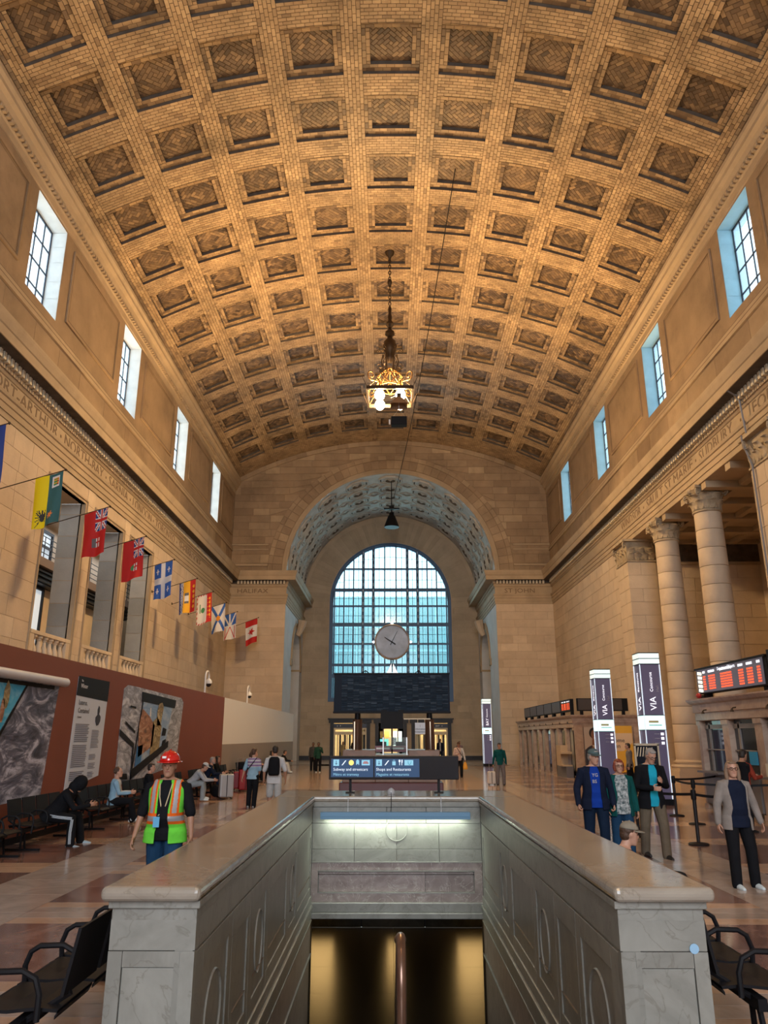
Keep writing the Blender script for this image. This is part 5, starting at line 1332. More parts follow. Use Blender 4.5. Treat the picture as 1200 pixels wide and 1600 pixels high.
mb = MB(); mb.box(.055, .065, -.07, -.066, 1.51, 1.595); mb.box(.045, .075, -.07, -.066, 1.56, 1.595); mb.box(.092, .102, -.07, -.066, 1.51, 1.595); mb.box(.098, .11, -.07, -.066, 1.55, 1.595); mb.build('cutlery_pictogram', M_SW, sg, flat=True)
sbox(.14, .285, 1.508, 1.592, M_SKYB, nm='badge'); mb = MB(); mb.tube([(.2, -.073, 1.575), (.205, -.073, 1.53), (.225, -.073, 1.52), (.245, -.073, 1.54), (.25, -.073, 1.575)], .004, 4); mb.build('badge_mark', mat('teal_mark', (.05, .4, .5), .5), sg)
for x in (-.75, .70):
    mb = MB(); mb.box(x-.02, x+.02, -.02, .04, 1.09, 1.29); mb.box(x-.075, x+.075, -.05, .07, 1.081, 1.098); mb.build('leg', M_BLK, sg, flat=True)
cm = thing('security_camera', 'small grey dome camera sitting on the far end of the parapet', 'camera', (-.08, 13.0, ZT))
mb = MB(); mb.lathe([(.06, 0), (.065, .02), (.06, .05), (.03, .08), (0, .09)], (0, 0, 0), 16); mb.build('dome', mat('grey_dome', (.4, .42, .45), .3), cm)
mb = MB(); mb.tube([(.0, -.02, .02), (.0, -.62, .01), (.0, -.64, -.14), (-.01, -.63, -.30)], .005, 5); mb.build('lead', M_BLK, cm)
# ---- tube light under the coping
tl_ = thing('tube_light', 'long blue-grey strip light fixed on the end wall of the stairwell', 'light', (-.02, YI-.10, .80))
mb = MB(); mb.box(-1.13, 1.13, -.05, .10, .0, .065); mb.box(-1.13, 1.13, -.05, -.042, -.035, .0); bevelled(mb.build('housing', mat('blue_grey_housing', (.13, .27, .42), .4), tl_, flat=True), .01)
for s in (-1, 1):
    mb = MB(); a_, b_ = sorted((s*.02, s*1.1)); mb.box(a_, b_, -.03, .03, -.02, .0); mb.build('tube', mat('lit_tube', (.9, .95, .85), .4, emit=((.86, 1, .80), 2.6)), tl_, flat=True)
area('tube_light_glow', (-.02, YI-.10, .772), (0, 0, 0), 2.1, .05, 13, (.90, 1.0, .82))
mb = MB()
for x in (-.72, .70): mb.tube([(x, .08, .05), (x, .08, .27)], .006, 5)
mb.build('hanger', M_STEEL, tl_)
# ---- bronze handrail in the middle of the flight
hr = thing('handrail', 'bronze tube handrail running down the middle of the stairs', 'handrail', (-.045, 4.75, -.055))
M_BRZ = mat('worn_bronze', (.22, .135, .10), .28, metal=.8, noise=(9, .3))
sl = rise/run; L_ = 6.6
mb = MB(); mb.tube([(0, -.30, .52), (0, -.34, .62), (0, -.36, .80), (0, -.30, .92), (0, -.20, .965), (0, -.08, .95), (0, .08, .90)]+[(0, y, .94-sl*y) for y in (.3, 1.5, 3, 4.5, L_)], .026, 14); mb.build('rail', M_BRZ, hr)
mb = MB(); mb.lathe([(.030, 0), (.034, .01), (.034, .05), (.030, .06)], (0, 0, 0), 14); mb.v = [(v[0], .10+v[1]-sl*0+v[2]*.87, .905+v[1]*.0-v[2]*.5+v[1]*.4) for v in mb.v]; mb.build('collar', M_BRZ, hr)
for k in range(5):
    y = .25+k*1.5; mb = MB(); zt = .92-sl*y; zb = -(int(y/run)+1)*rise; mb.tube([(-.0, y, zt), (0, y, zb)], .022, 8); mb.build('post', M_BRZ, hr)
    
mb = MB(); mb.tube([(-.0, y, .62-sl*y) for y in (.25, 1.5, 3, L_)], .020, 8); mb.build('lower_rail', M_BRZ, hr)
# ---- hoarding with art panels along the left
HX = -7.3; HT = 3.62
ho = thing('hoarding', 'long construction hoarding, rust red then white over grey, along the left', 'hoarding', (0, 0, 0))
M_RUST = mat('rust_red_board', (.21, .050, .022), .6, noise=(.8, .08)); M_HW = mat('white_board', (.80, .83, .88), .5); M_HG = mat('grey_board', (.30, .265, .25), .55)
yb = -6.0
while yb < 34-.1:
    y1 = min(yb+5, 34); mb = MB(); mb.box(HX-.15, HX, yb+.001, y1-.001, 0, HT); mb.build('red_board', M_RUST, ho, flat=True); yb = y1
yb = 34
while yb < 59-.1:
    y1 = min(yb+5, 58.9); mb = MB(); mb.box(HX-.15, HX, yb+.001, y1-.001, 1.66, HT); mb.build('white_board', M_HW, ho, flat=True)
    mb = MB(); mb.box(HX-.15, HX, yb+.001, y1-.001, 0, 1.658); mb.build('grey_board', M_HG, ho, flat=True); yb = y1
mb = MB(); mb.box(HX-.0, HX+.02, -6, 34, 0, .12); mb.build('skirting', M_BLK, ho, flat=True)
def sea_mat(name, dark, mid, foam, sc, seed):
    m = bpy.data.materials.new(name); m.use_nodes = True; nt = m.node_tree; b = nt.nodes['Principled BSDF']; b.inputs['Roughness'].default_value = .35
    tc = N(nt, 'ShaderNodeTexCoord'); mp = N(nt, 'ShaderNodeMapping'); mp.inputs['Scale'].default_value = (1, .8, 2.2); mp.inputs['Location'].default_value = (seed, seed, seed)
    nt.links.new(tc.outputs['Object'], mp.inputs[0]); n1 = N(nt, 'ShaderNodeTexNoise'); n1.inputs['Scale'].default_value = sc; n1.inputs['Detail'].default_value = 10; n1.inputs['Roughness'].default_value = .68; n1.inputs['Distortion'].default_value = 1.6
    nt.links.new(mp.outputs[0], n1.inputs['Vector']); r = N(nt, 'ShaderNodeValToRGB'); e = r.color_ramp.elements
    e[0].position = .36; e[0].color = (*dark, 1); e[1].position = .62; e[1].color = (*foam, 1); e2 = e.new(.5); e2.color = (*mid, 1)
    nt.links.new(n1.outputs[0], r.inputs[0]); nt.links.new(r.outputs[0], b.inputs['Base Color']); return m
M_SEA1 = sea_mat('printed_waves_grey', (.03, .035, .06), (.13, .14, .20), (.55, .57, .70), 1.1, 3)
M_SEA2 = sea_mat('printed_waves_pale', (.12, .13, .18), (.34, .38, .48), (.68, .72, .82), 1.6, 8)
M_CYAN = sea_mat('printed_cyan', (.02, .25, .5), (.04, .42, .72), (.25, .62, .82), .7, 5)
M_BLUE = sea_mat('printed_sky_blue', (.16, .32, .62), (.28, .45, .72), (.55, .65, .78), .8, 6)
M_RUSTP = sea_mat('printed_rust', (.12, .05, .03), (.42, .18, .09), (.55, .4, .3), 2.2, 9)
M_OCHRE = sea_mat('printed_ochre', (.08, .06, .03), (.33, .24, .10), (.6, .5, .3), 2.4, 12)
def hp(poly, w=0.02, d=.004): return lambda mb: mb.prism(poly, lambda u, v, t: (HX+w+t, u, v), d)
def hadd(par, name, m, poly, w, d=.004):
    mb = MB(); mb.prism(poly, lambda u, v, t: (HX+w+t, u, v), d); return mb.build(name, m, par, flat=True)
p1 = thing('art_print', 'big art print of waves with a bright cyan panel, leftmost on the red hoarding', 'artwork', (0, 0, 0))
hadd(p1, 'print_sheet', M_SEA1, [(9, .60), (16.55, .80), (16.85, 3.02), (9, 3.02)], .003)
mb = MB(); mb.tube([(HX+.10, 9, 3.08), (HX+.10, 16.95, 3.10)], .095, 12); mb.build('rolled_edge', mat('rolled_paper', (.62, .63, .68), .4), p1)
hadd(p1, 'cyan_panel', M_CYAN, [(9, 1.15), (14.2, 1.75), (15.3, 2.95), (9, 2.98)], .009)
hadd(p1, 'frame_bar', M_BLK, [(9, 1.0), (14.25, 1.55), (14.3, 1.85), (9, 1.2)], .015, .006); hadd(p1, 'frame_bar', M_BLK, [(14.2, 1.7), (14.28, 1.7), (15.4, 2.97), (15.32, 2.97)], .015, .004); hadd(p1, 'frame_bar', M_BLK, [(9, 2.92), (16.6, 2.93), (16.6, 3.0), (9, 3.0)], .015, .004)
rq = random.Random(3)
for k, (y, z, ry, rz_, m_) in enumerate(((14.55, 2.72, .10, .22, M_OCHRE), (14.45, 2.42, .07, .2, M_RUSTP), (14.1, 2.76, .10, .20, M_OCHRE), (14.0, 2.4, .08, .2, M_RUSTP), (13.35, 2.75, .05, .07, mat('printed_gold', (.75, .5, .2), .4)), (13.3, 2.15, .15, .10, M_SEA1), (13.75, 2.05, .08, .10, M_BLK), (13.95, 2.12, .06, .09, M_BLK), (13.8, 1.78, .28, .16, M_SEA1), (13.2, 1.9, .12, .2, M_SEA1))):
    poly = [(y+ry*cos(t)*(1+.25*rq.random()), z+rz_*sin(t)*(1+.25*rq.random())) for t in [2*pi*i/11 for i in range(11)]]
    hadd(p1, 'printed_shape', m_, poly, .022, .003)
p2 = thing('text_panel', 'tall white printed text panel with black header on the red hoarding', 'poster', (0, 0, 0))
hadd(p2, 'panel_sheet', mat('pale_panel', (.60, .68, .82), .4), [(17.72, .80), (19.72, 1.05), (19.85, 3.30), (17.85, 3.30)], .004)
hadd(p2, 'panel_header', M_BLK, [(17.82, 2.88), (19.84, 2.82), (19.86, 3.32), (17.85, 3.32)], .010)
M_INK = mat('dark_ink', (.03, .035, .06), .5)
def ht(s, y, z, size, m): text_mesh('lettering', s, size, frame_mtx((HX+.018, y, z), (0, 1, 0), (0, 0, 1)), m, p2, depth=.001)
# the panel's long side runs away from the eye: letters read towards +y
ht('The', 18.03, 3.20, .07, M_WHITE); ht('Winter', 18.02, 3.06, .14, M_WHITE); lines2 = None; ht('Lazarus,', 18.0, 2.68, .16, M_INK); ht('Contained', 18.0, 2.50, .16, M_INK); ht('Curated', 18.0, 2.38, .07, M_INK)
rq = random.Random(8)
def lines(y0, y1, z0, z1, dz, th):
    mb = MB(); z = z1
    while z > z0:
        mb.box(HX+.016, HX+.018, y0, y1-rq.random()*.12, z-th, z); z -= dz
    mb.build('text_lines', mat('text_grey', (.16, .18, .25), .5), p2, flat=True)
lines(17.95, 18.80, 1.85, 2.25, .042, .017); lines(17.92, 18.78, 1.28, 1.78, .042, .017); lines(17.90, 18.75, 1.02, 1.20, .042, .017); lines(18.98, 19.5, 1.72, 2.12, .036, .012); lines(18.95, 19.45, 1.42, 1.56, .036, .012); lines(18.95, 19.42, 1.22, 1.36, .036, .012); lines(18.95, 19.38, 1.03, 1.16, .036, .012)
poly = [(19.28, 2.70), (19.36, 2.66), (19.37, 2.56), (19.34, 2.50), (19.46, 2.44), (19.46, 2.34), (19.36, 2.24), (19.24, 2.22), (19.14, 2.32), (19.13, 2.42), (19.24, 2.48), (19.22, 2.60)]
hadd(p2, 'portrait_silhouette', M_INK, poly, .012)
p3 = thing('art_print', 'art print of waves and a figure behind the hard hat worker on the hoarding', 'artwork', (0, 0, 0))
hadd(p3, 'print_sheet', M_SEA2, [(20.9, .72), (22.5, .78), (25.9, 1.0), (26.8, 1.2), (27.2, 3.12), (26.9, 3.25), (22.0, 3.33), (21.3, 3.33), (21.0, 3.22)], .003)
hadd(p3, 'sky_panel', M_BLUE, [(22.75, 1.0), (25.3, 1.7), (25.9, 3.05), (22.75, 3.05)], .009)
hadd(p3, 'top_bar', M_BLK, [(22.6, 2.95), (26.1, 2.88), (26.2, 3.14), (22.55, 3.22)], .016, .01)
hadd(p3, 'frame_line', M_BLK, [(22.1, .8), (22.2, .8), (22.8, 3.2), (22.72, 3.2)], .016); hadd(p3, 'frame_line', M_BLK, [(20.95, 2.0), (22.1, 1.68), (22.12, .82), (22.2, .82), (22.22, 1.78), (20.95, 2.16)], .016); hadd(p3, 'frame_line', M_BLK, [(22.2, .85), (25.6, 1.65), (25.6, 1.85), (22.1, 1.08)], .02, .012)
for poly, m_ in (([(22.6, 1.4), (23.9, 1.7), (24.0, 2.3), (23.4, 2.55), (22.7, 2.75), (22.5, 2.3)], M_RUSTP), ([(23.7, 1.3), (24.6, 1.5), (24.7, 2.3), (24.2, 2.55), (23.8, 2.4)], M_OCHRE), ([(24.2, 2.3), (24.6, 2.3), (24.8, 2.9), (24.6, 3.0), (24.3, 2.95), (24.15, 2.7)], M_OCHRE), ([(22.4, 1.0), (22.9, 1.1), (23.0, 1.75), (22.5, 1.7)], mat('printed_blue', (.03, .18, .45), .4)), ([(24.8, 2.0), (25.2, 2.0), (25.3, 2.2), (24.9, 2.25)], M_BLK), ([(24.9, 1.7), (25.3, 1.75), (25.3, 1.9), (24.95, 1.85)], M_BLK), ([(21.3, 2.3), (22.2, 2.05), (22.2, 2.12), (21.3, 2.38)], M_BLK), ([(21.6, 2.75), (22.1, 2.72), (22.1, 2.78), (21.6, 2.8)], M_BLK), ([(23.4, 2.55), (23.55, 2.55), (23.5, 2.8), (23.42, 2.8)], M_WHITE), ([(21.2, .9), (21.9, .85), (21.8, 1.0), (21.3, 1.02)], M_BLK)):
    hadd(p3, 'printed_shape', m_, poly, .024, .003)
for k, (y, lb) in enumerate(((31.0, 'white gooseneck security camera standing on the red part of the hoarding'), (40.2, 'white gooseneck security camera standing on the white part of the hoarding'))):
    g = thing('security_camera', lb, 'camera', (HX-.05, y-.55, HT), 0, 'gooseneck cameras on the hoarding')
    mb = MB(); pts = [(0, 0, 0), (0, 0, .62)]+[(0, .28-.28*cos(t), .62+.24*sin(t)) for t in [pi*i/8 for i in range(1, 9)]]+[(0, .56, .52)]
    mb.tube(pts, .035, 8); mb.build('gooseneck', M_WHITE, g); mb = MB(); mb.lathe([(.05, .58), (.13, .5), (.14, .40), (.11, .38)], (0, .56, 0), 16); mb.build('camera_cap', M_WHITE, g); mb = MB(); mb.lathe([(.11, .38), (.10, .32), (.05, .27), (0, .26)], (0, .56, 0), 16); mb.build('camera_dome', M_BLKG, g)
# ---- beam seating
def bench_model(name, label, loc, rz, nseat, group, back=True):
    t = thing(name, label, 'bench', loc, rz, group); w = .58
    mb = MB(); mb.box(-nseat*w/2, nseat*w/2, -.03, .03, .30, .37); mb.build('beam', M_BLK, t, flat=True)
    for i in range(nseat):
        x = -nseat*w/2+w*(i+.5); prof = [(-.22, .40), (-.24, .435), (-.10, .445), (.06, .43), (.20, .435), (.27, .405)]; mb = MB()
        vs = []; n = len(prof)
        for sx in (-1, 1):
            for (y, z) in prof: vs.append((x+sx*w*.45, y, z))
            for (y, z) in prof: vs.append((x+sx*w*.45, y, z-.018))
        fs = [(j, j+1, 2*n+j+1, 2*n+j) for j in range(n-1)]+[(n+j, 3*n+j, 3*n+j+1, n+j+1) for j in range(n-1)]+[(0, 2*n, 3*n, n), (n-1, 2*n-1, 4*n-1, 3*n-1)]+[(j, n+j, n+j+1, j+1) for j in range(n-1)]+[(2*n+j, 2*n+j+1, 3*n+j+1, 3*n+j) for j in range(n-1)]
        mb.add(vs, fs, 0); mb.build('seat', mat('black_perforated_seat', (.010, .010, .012), .5, spec=.15), t, flat=True)
        mb = MB(); mb.add([(x-w*.45, -.24, .50), (x+w*.45, -.24, .50), (x+w*.45, -.31, .86), (x-w*.45, -.31, .86), (x-w*.45, -.26, .50), (x+w*.45, -.26, .50), (x+w*.45, -.33, .86), (x-w*.45, -.33, .86)], [(0, 1, 2, 3), (7, 6, 5, 4), (0, 4, 5, 1), (1, 5, 6, 2), (2, 6, 7, 3), (3, 7, 4, 0)]); mb.build('backrest', mat('black_perforated_seat', (.02, .021, .024), .38), t, flat=True)
    for i in range(nseat+1):
        x = -nseat*w/2+w*i; mb = MB()
        mb.tube([(x, .20, .30), (x, .22, .52), (x, .19, .60), (x, .13, .635), (x, -.02, .64), (x, -.10, .60), (x, -.13, .52), (x, -.13, .38)], .018, 7); mb.build('armrest', M_BLK, t)
    for x in (-nseat*w/2+.12, nseat*w/2-.12):
        mb = MB(); mb.tube([(x-.05, .0, .32), (x-.09, .02, .03)], .02, 6); mb.tube([(x+.05, .0, .32), (x+.09, .02, .03)], .02, 6); mb.box(x-.03, x+.03, -.30, .33, 0, .035); mb.tube([(x, -.0, .34), (x, -.27, .50)], .02, 6); mb.build('leg', M_BLK, t)
    return t
LB = ['nearest black bench against the red hoarding, empty seats', 'black bench under the hooded person, second along the hoarding', 'black bench under the reading woman in blue', 'black bench behind the hard hat worker', 'black bench under the man in the white cap', 'black bench under the older man, by the red and white board joint', 'black bench by the red suitcases', 'black bench before the start of the grey boards', 'black bench in the middle of the grey boards', 'last black bench by the far end of the grey boards']
for k, y in enumerate((12.9, 15.75, 19.0, 21.9, 25.4, 28.6, 32.6, 37.0, 41.6, 46.2)):
    bench_model('bench', LB[k], (-6.72, y, 0), -pi/2, 4 if k < 8 else 4, 'black benches along the hoarding')
bench_model('bench', 'black metal bench at bottom left, back to the left side of the parapet', (-2.27, 6.16, 0), pi/2, 4, 'black benches against the parapet')
bench_model('bench', 'black metal bench at bottom right, back to the right side of the parapet', (2.24, 6.62, 0), -pi/2, 4, 'black benches against the parapet')
# ---- ticket booths
M_BOOTH = marble('booth_pink_marble', (.36, .25, .20), (.52, .40, .32), scale=1.0, rough=.35)
M_DGL = mat('dark_glazing', (.012, .018, .03), .08, spec=.7)
def screen_text(par, fn_, y0, y1, z0, z1, m_y, seed):
    """departure rows: bars standing for the tiny illegible figures"""
    rq = random.Random(seed); W_ = y1-y0; H = z1-z0
    R_ = mat('led_red', (.9, .1, .03), .5, emit=((1.0, .10, .03), 1.1)); Wh = mat('led_white', (.9, .9, .9), .5, emit=((.85, .9, 1), .9))
    colsx = [(.105, .15), (.20, .31), (.40, .58), (.68, .75), (.80, .88), (.94, .985)]
    for (m, rows) in ((Wh, (0,)), (R_, range(2, 8))):
        for (a, b) in colsx:
            mb = MB()
            for r in rows:
                zt = z1-H*(.10+.105*r); hh = H*(.07 if m is R_ else .10)
                x = a
                while x < b:
                    wd = rq.uniform(.010, .02); q = [fn_(y0+W_*x, zt), fn_(y0+W_*min(b, x+wd), zt), fn_(y0+W_*min(b, x+wd), zt-hh), fn_(y0+W_*x, zt-hh)]
                    mb.add(q, [(0, 1, 2, 3)]); x += wd+.005
            mb.build('lit_rows', m, par, flat=True)
    return R_, Wh
def booth(label, xa, xb, y0, y1, H, ncol, far_side):
    t = thing('ticket_booth', label, 'booth', (0, 0, 0), 0, 'marble ticket booths')
    mb = MB(); mb.box(xa+.16, xb, y0+.16 if far_side else y0, y1, 0, H-.1); mb.build('booth_core', M_DGL, t, flat=True)
    prof = [(.0, H-.62), (.03, H-.60), (.03, H-.40), (.07, H-.38), (.07, H-.16), (.14, H-.12), (.20, H-.04), (.20, H), (-.2, H+.01)]
    path = [(xb, y0), (xa, y0), (xa, y1)] if far_side else [(xa, y0), (xa, y1), (xb, y1)]
    sweep(prof, path, 1).build('cornice', M_BOOTH, t, flat=True)
    mb = MB(); mb.box(xa+.0, xb, y0+.0, y1, H-.62, H-.02); mb.build('entablature_core', M_BOOTH, t, flat=True)
    # piers along the hall side
    for i in range(ncol+1):
        y = y0+(y1-y0)*i/ncol; a_, b_ = (y-.20, y+.20); a_ = max(a_, y0); b_ = min(b_, y1)
        mb = MB(); mb.box(xa, xa+.3, a_, b_, .12, H-.74); mb.box(xa-.03, xa+.3, a_-.03, b_+.03, 0, .12); mb.box(xa-.03, xa+.3, a_-.02, b_+.02, H-.74, H-.62); o = mb.build('pier', M_BOOTH, t, flat=True, tint=rnd2.random())
    return t
b1 = booth('marble ticket booth standing by the far corner of the right wall', 9.1, 12.5, 39.5, 56.3, 3.03, 9, True)
for i in range(9):
    y = 39.5+16.8*(i+.5)/9
    mb = MB(); mb.box(9.2, 9.28, y-.5, y+.25, .3, 2.35); mb.build('window_panel', M_DGL if i % 2 else mat('frosted_booth_panel', (.35, .35, .34), .4), b1, flat=True)
    mb = MB(); mb.box(9.0, 9.12, y-.04, y+.04, 2.62, 2.72); mb.build('bracket_lamp', M_IRON, b1, flat=True)
for (x0, x1, nm) in ((9.1, 9.52, 'pier'), (12.05, 12.5, 'pier')):
    mb = MB(); mb.box(x0, x1, 39.38, 39.7, 0, 2.45); mb.build(nm, M_BOOTH, b1, flat=True)
mb = MB(); mb.box(9.52, 12.05, 39.5, 39.6, 0, 2.45); mb.build('end_wall', M_BOOTH, b1, flat=True)
# counter shelf unit
cu_ = thing('counter_unit', 'wooden shelf counter fixed at the near end of the far booth', 'counter', (8.85, 41.4, 0))
mb = MB(); mb.box(-.1, .25, -.2, .9, .55, 1.55); mb.box(-.25, .25, -1.2, -.2, 1.15, 1.25); mb.box(-.25, .25, -1.2, -.2, .55, .62); mb.build('cabinet', mat('beech_panel', (.55, .40, .25), .45), cu_, flat=True); mb = MB(); mb.box(-.1, .25, -1.3, .9, 0, .55); mb.build('base', mat('grey_base', (.14, .13, .14), .5), cu_, flat=True)
# screens above the far booth
for k in range(6):
    y0, y1 = 40.0+k*2.3, 42.2+k*2.3; lit = (k == 1-1)
    t = thing('display_screen', ('lit red-lettered departure screen on top of the far booth' if lit else ['', 'blank dark screen on the far booth, next beyond the lit one', 'blank dark screen on the far booth, second beyond the lit one', 'blank dark screen on the far booth, third beyond the lit one', 'blank dark screen on the far booth, last but one towards the corner', 'blank dark screen on the far booth, nearest the corner of the hall'][k]), 'screen', (0, 0, 0), 0, 'screens on top of the far booth')
    mb = MB(); mb.box(9.12, 9.3, y0, y1, 3.22, 3.84); mb.build('screen_case', M_BLK, t, flat=True); mb = MB(); mb.box(9.105, 9.12, y0+.05, y1-.05, 3.27, 3.80); mb.build('screen_face', M_DGL if lit else mat('blank_screen', (.055, .058, .08), .3), t, flat=True)
    mb = MB(); mb.box(9.15, 9.3, y0+.02, y0+.16, 3.04, 3.22); mb.box(9.15, 9.3, y1-.16, y1-.02, 3.04, 3.22); mb.build('foot', M_BLK, t, flat=True)
    if lit: screen_text(t, lambda u, v: (9.10, u, v), y1-.05, y0+.05, 3.27, 3.80, 0, 4)
t = thing('display_screen', 'wide blank dark screen facing the hall on the near end of the far booth', 'screen', (0, 0, 0), 0, 'screens on top of the far booth')
mb = MB(); mb.box(9.35, 11.9, 39.45, 39.62, 3.22, 3.84); mb.build('screen_case', M_BLK, t, flat=True); mb = MB(); mb.box(9.4, 11.6, 39.435, 39.45, 3.27, 3.80); mb.build('screen_face', mat('blank_screen_brown', (.06, .05, .05), .35), t, flat=True)
mb = MB(); mb.box(9.5, 9.65, 39.5, 39.62, 3.03, 3.22); mb.box(11.6, 11.75, 39.5, 39.62, 3.03, 3.22); mb.build('foot', M_BLK, t, flat=True)
# portrait poster and yellow poster on the end wall
po = thing('portrait_poster', 'poster of a smiling person in dark jacket on the far booth end wall', 'poster', (0, 0, 0))
mb = MB(); mb.box(9.56, 10.75, 39.33, 39.35, .35, 2.44); mb.build('poster_sheet', mat('poster_beige', (.48, .40, .36), .5), po, flat=True)
def pf(nm, m, poly, w): 
    mb = MB(); mb.prism(poly, lambda u, v, t: (u, 39.33-w-t, v), .003); mb.build(nm, m, po, flat=True)
el = lambda cx, cz, rx, rz_, n=20: [(cx+rx*cos(2*pi*i/n), cz+rz_*sin(2*pi*i/n)) for i in range(n)]
pf('printed_jacket', M_INK, [(9.56, .36), (9.56, 1.35), (9.75, 1.5), (10.0, 1.62), (10.2, 1.62), (10.5, 1.5), (10.7, 1.3), (10.72, .36)], .002)
pf('printed_neck', mat('printed_skin', (.25, .11, .06), .5), [(9.9, 1.4), (9.95, 1.85), (10.25, 1.85), (10.3, 1.5), (10.1, 1.35)], .005)
pf('printed_hair', mat('printed_hair', (.015, .012, .012), .5), el(10.06, 2.15, .25, .27), .006); pf('printed_face', mat('printed_skin', (.25, .11, .06), .5), el(10.10, 2.06, .20, .27), .010); pf('printed_smile', M_WHITE, [(10.02, 1.93), (10.18, 1.95), (10.14, 1.89), (10.06, 1.885)], .014)
for x in (10.04, 10.18): pf('printed_eye', M_INK, el(x, 2.11, .025, .012, 8), .014)
pf('printed_scarf', mat('printed_scarf', (.55, .5, .45), .5), [(9.92, 1.58), (10.22, 1.6), (10.3, 1.4), (10.1, 1.36)], .008)
po = thing('yellow_poster', 'yellow and pale orange poster on the end wall of the far booth', 'poster', (0, 0, 0))
mb = MB(); mb.box(11.0, 11.95, 39.33, 39.35, .3, 2.5); mb.build('poster_sheet', mat('poster_yellow', (.85, .48, .05), .5), po, flat=True); pf('printed_field', mat('poster_peach', (.80, .60, .40), .5), [(11.02, 1.3), (11.45, 1.3), (11.93, 1.6), (11.93, 2.15), (11.02, 2.15)], .002)
pf('printed_leaf', mat('poster_yellow', (.85, .48, .05), .5), [(11.5, 1.2), (11.62, 1.6), (11.75, 1.5), (11.9, 1.7), (11.93, 1.2)], .004)
for s_, z in (('ome', 1.72), ('en', 1.45)): text_mesh('lettering', s_, .28, frame_mtx((11.05, 39.322, z), (1, 0, 0), (0, 0, 1)), M_INK, po, depth=.002)
b2 = booth('near marble ticket booth on the right with glazed counters', 9.1, 12.4, 12.0, 23.6, 3.03, 6, False)
for i in range(6):
    y0 = 12.0+11.6*i/6+.24; y1 = 12.0+11.6*(i+1)/6-.24
    mb = MB(); mb.box(9.22, 9.28, y0, y0+.12, 1.0, 2.35); mb.box(9.22, 9.28, y1-.35, y1-.25, 0, 2.35); mb.box(9.22, 9.28, y0, y1, 2.18, 2.30); mb.box(9.2, 9.26, y0, y1, 1.60, 1.63); mb.build('window_frame', mat('grey_frame', (.28, .26, .25), .45), b2, flat=True)
    mb = MB(); mb.box(8.85, 9.3, y0, y1, .98, 1.03); mb.box(9.05, 9.15, y0, y1, .15, .98); mb.build('counter_shelf', mat('counter_grey', (.16, .15, .15), .3), b2, flat=True)
    mb = MB(); mb.tube([(9.12, (y0+y1)/2, 2.72), (8.95, (y0+y1)/2, 2.70), (8.92, (y0+y1)/2+.02, 2.66)], .02, 6); mb.lathe([(.05, 0), (.02, .08)], (8.92, (y0+y1)/2, 2.60), 8); mb.build('bracket_lamp', M_IRON, b2)
sh = thing('notice_sheet', 'bright blue notice sheet stuck on the near booth glass', 'notice', (0, 0, 0)); mb = MB(); mb.box(9.06, 9.07, 19.9, 20.35, 1.28, 1.60); mb.build('sheet', mat('blue_sheet', (.02, .30, .60), .5), sh, flat=True)
sh = thing('notice_card', 'small pale notice card on the near booth counter', 'notice', (0, 0, 0)); mb = MB(); mb.box(8.9, 8.91, 18.9, 19.2, 1.05, 1.35); mb.box(8.9, 8.95, 19.02, 19.08, 1.03, 1.06); mb.build('card', mat('cream_card', (.6, .6, .52), .5), sh, flat=True)
t = thing('display_screen', 'large departure screen with red rows on top of the near booth', 'screen', (0, 0, 0))
mb = MB(); mb.box(9.06, 9.3, 18.75, 23.15, 3.17, 3.90); mb.box(9.0, 9.06, 18.75, 23.15, 3.85, 3.90); mb.build('screen_case', M_BLK, t, flat=True); mb = MB(); mb.box(9.045, 9.06, 18.95, 23.1, 3.20, 3.86); mb.build('screen_face', mat('screen_grey', (.07, .065, .075), .3, emit=((.2, .18, .22), .25)), t, flat=True)
mb = MB(); mb.box(9.12, 9.3, 19.0, 19.2, 3.04, 3.17); mb.box(9.12, 9.3, 22.7, 22.9, 3.04, 3.17); mb.build('foot', M_BLK, t, flat=True)
R_, Wh_ = screen_text(t, lambda u, v: (9.035, u, v), 23.05, 19.0, 3.2, 3.86, 0, 5)
YL_ = mat('led_yellow', (.95, .9, .6), .5, emit=((1, .92, .62), 2.0))
mb = MB()
for k in range(5): mb.add([(9.034, 23.0-.0, 3.24+k*.12), (9.034, 22.72, 3.21+k*.12), (9.034, 22.72, 3.29+k*.12), (9.034, 23.0, 3.32+k*.12)], [(0, 1, 2, 3)])
mb.build('striped_emblem', YL_, t, flat=True)
text_mesh('lettering', 'Departures / D\u00e9parts', .13, frame_mtx((9.033, 21.6, 3.74), (0, -1, 0), (0, 0, 1)), Wh_, t, depth=.001)
t = thing('display_screen', 'dark screen at the right edge on top of the near booth', 'screen', (0, 0, 0)); mb = MB(); mb.box(9.0, 9.25, 14.0, 18.6, 3.17, 3.98); mb.box(9.05, 9.25, 14.2, 14.4, 3.04, 3.17); mb.box(9.05, 9.25, 18.1, 18.3, 3.04, 3.17); mb.build('screen_case', M_BLK, t, flat=True)
# red hat box on the cornice
t = thing('fire_bell', 'small red bell at the far top corner of the near booth', 'bell', (8.98, 22.95, 3.12)); mb = MB(); mb.lathe([(0, -.08), (.06, -.06), (.09, .0), (.06, .06), (0, .08)], (0, 0, 0), 12); mb.build('bell_cup', mat('bell_red', (.4, .02, .02), .4), t); mb = MB(); mb.box(0, .2, -.02, .02, -.08, .02); mb.build('bell_arm', M_IRON, t, flat=True)
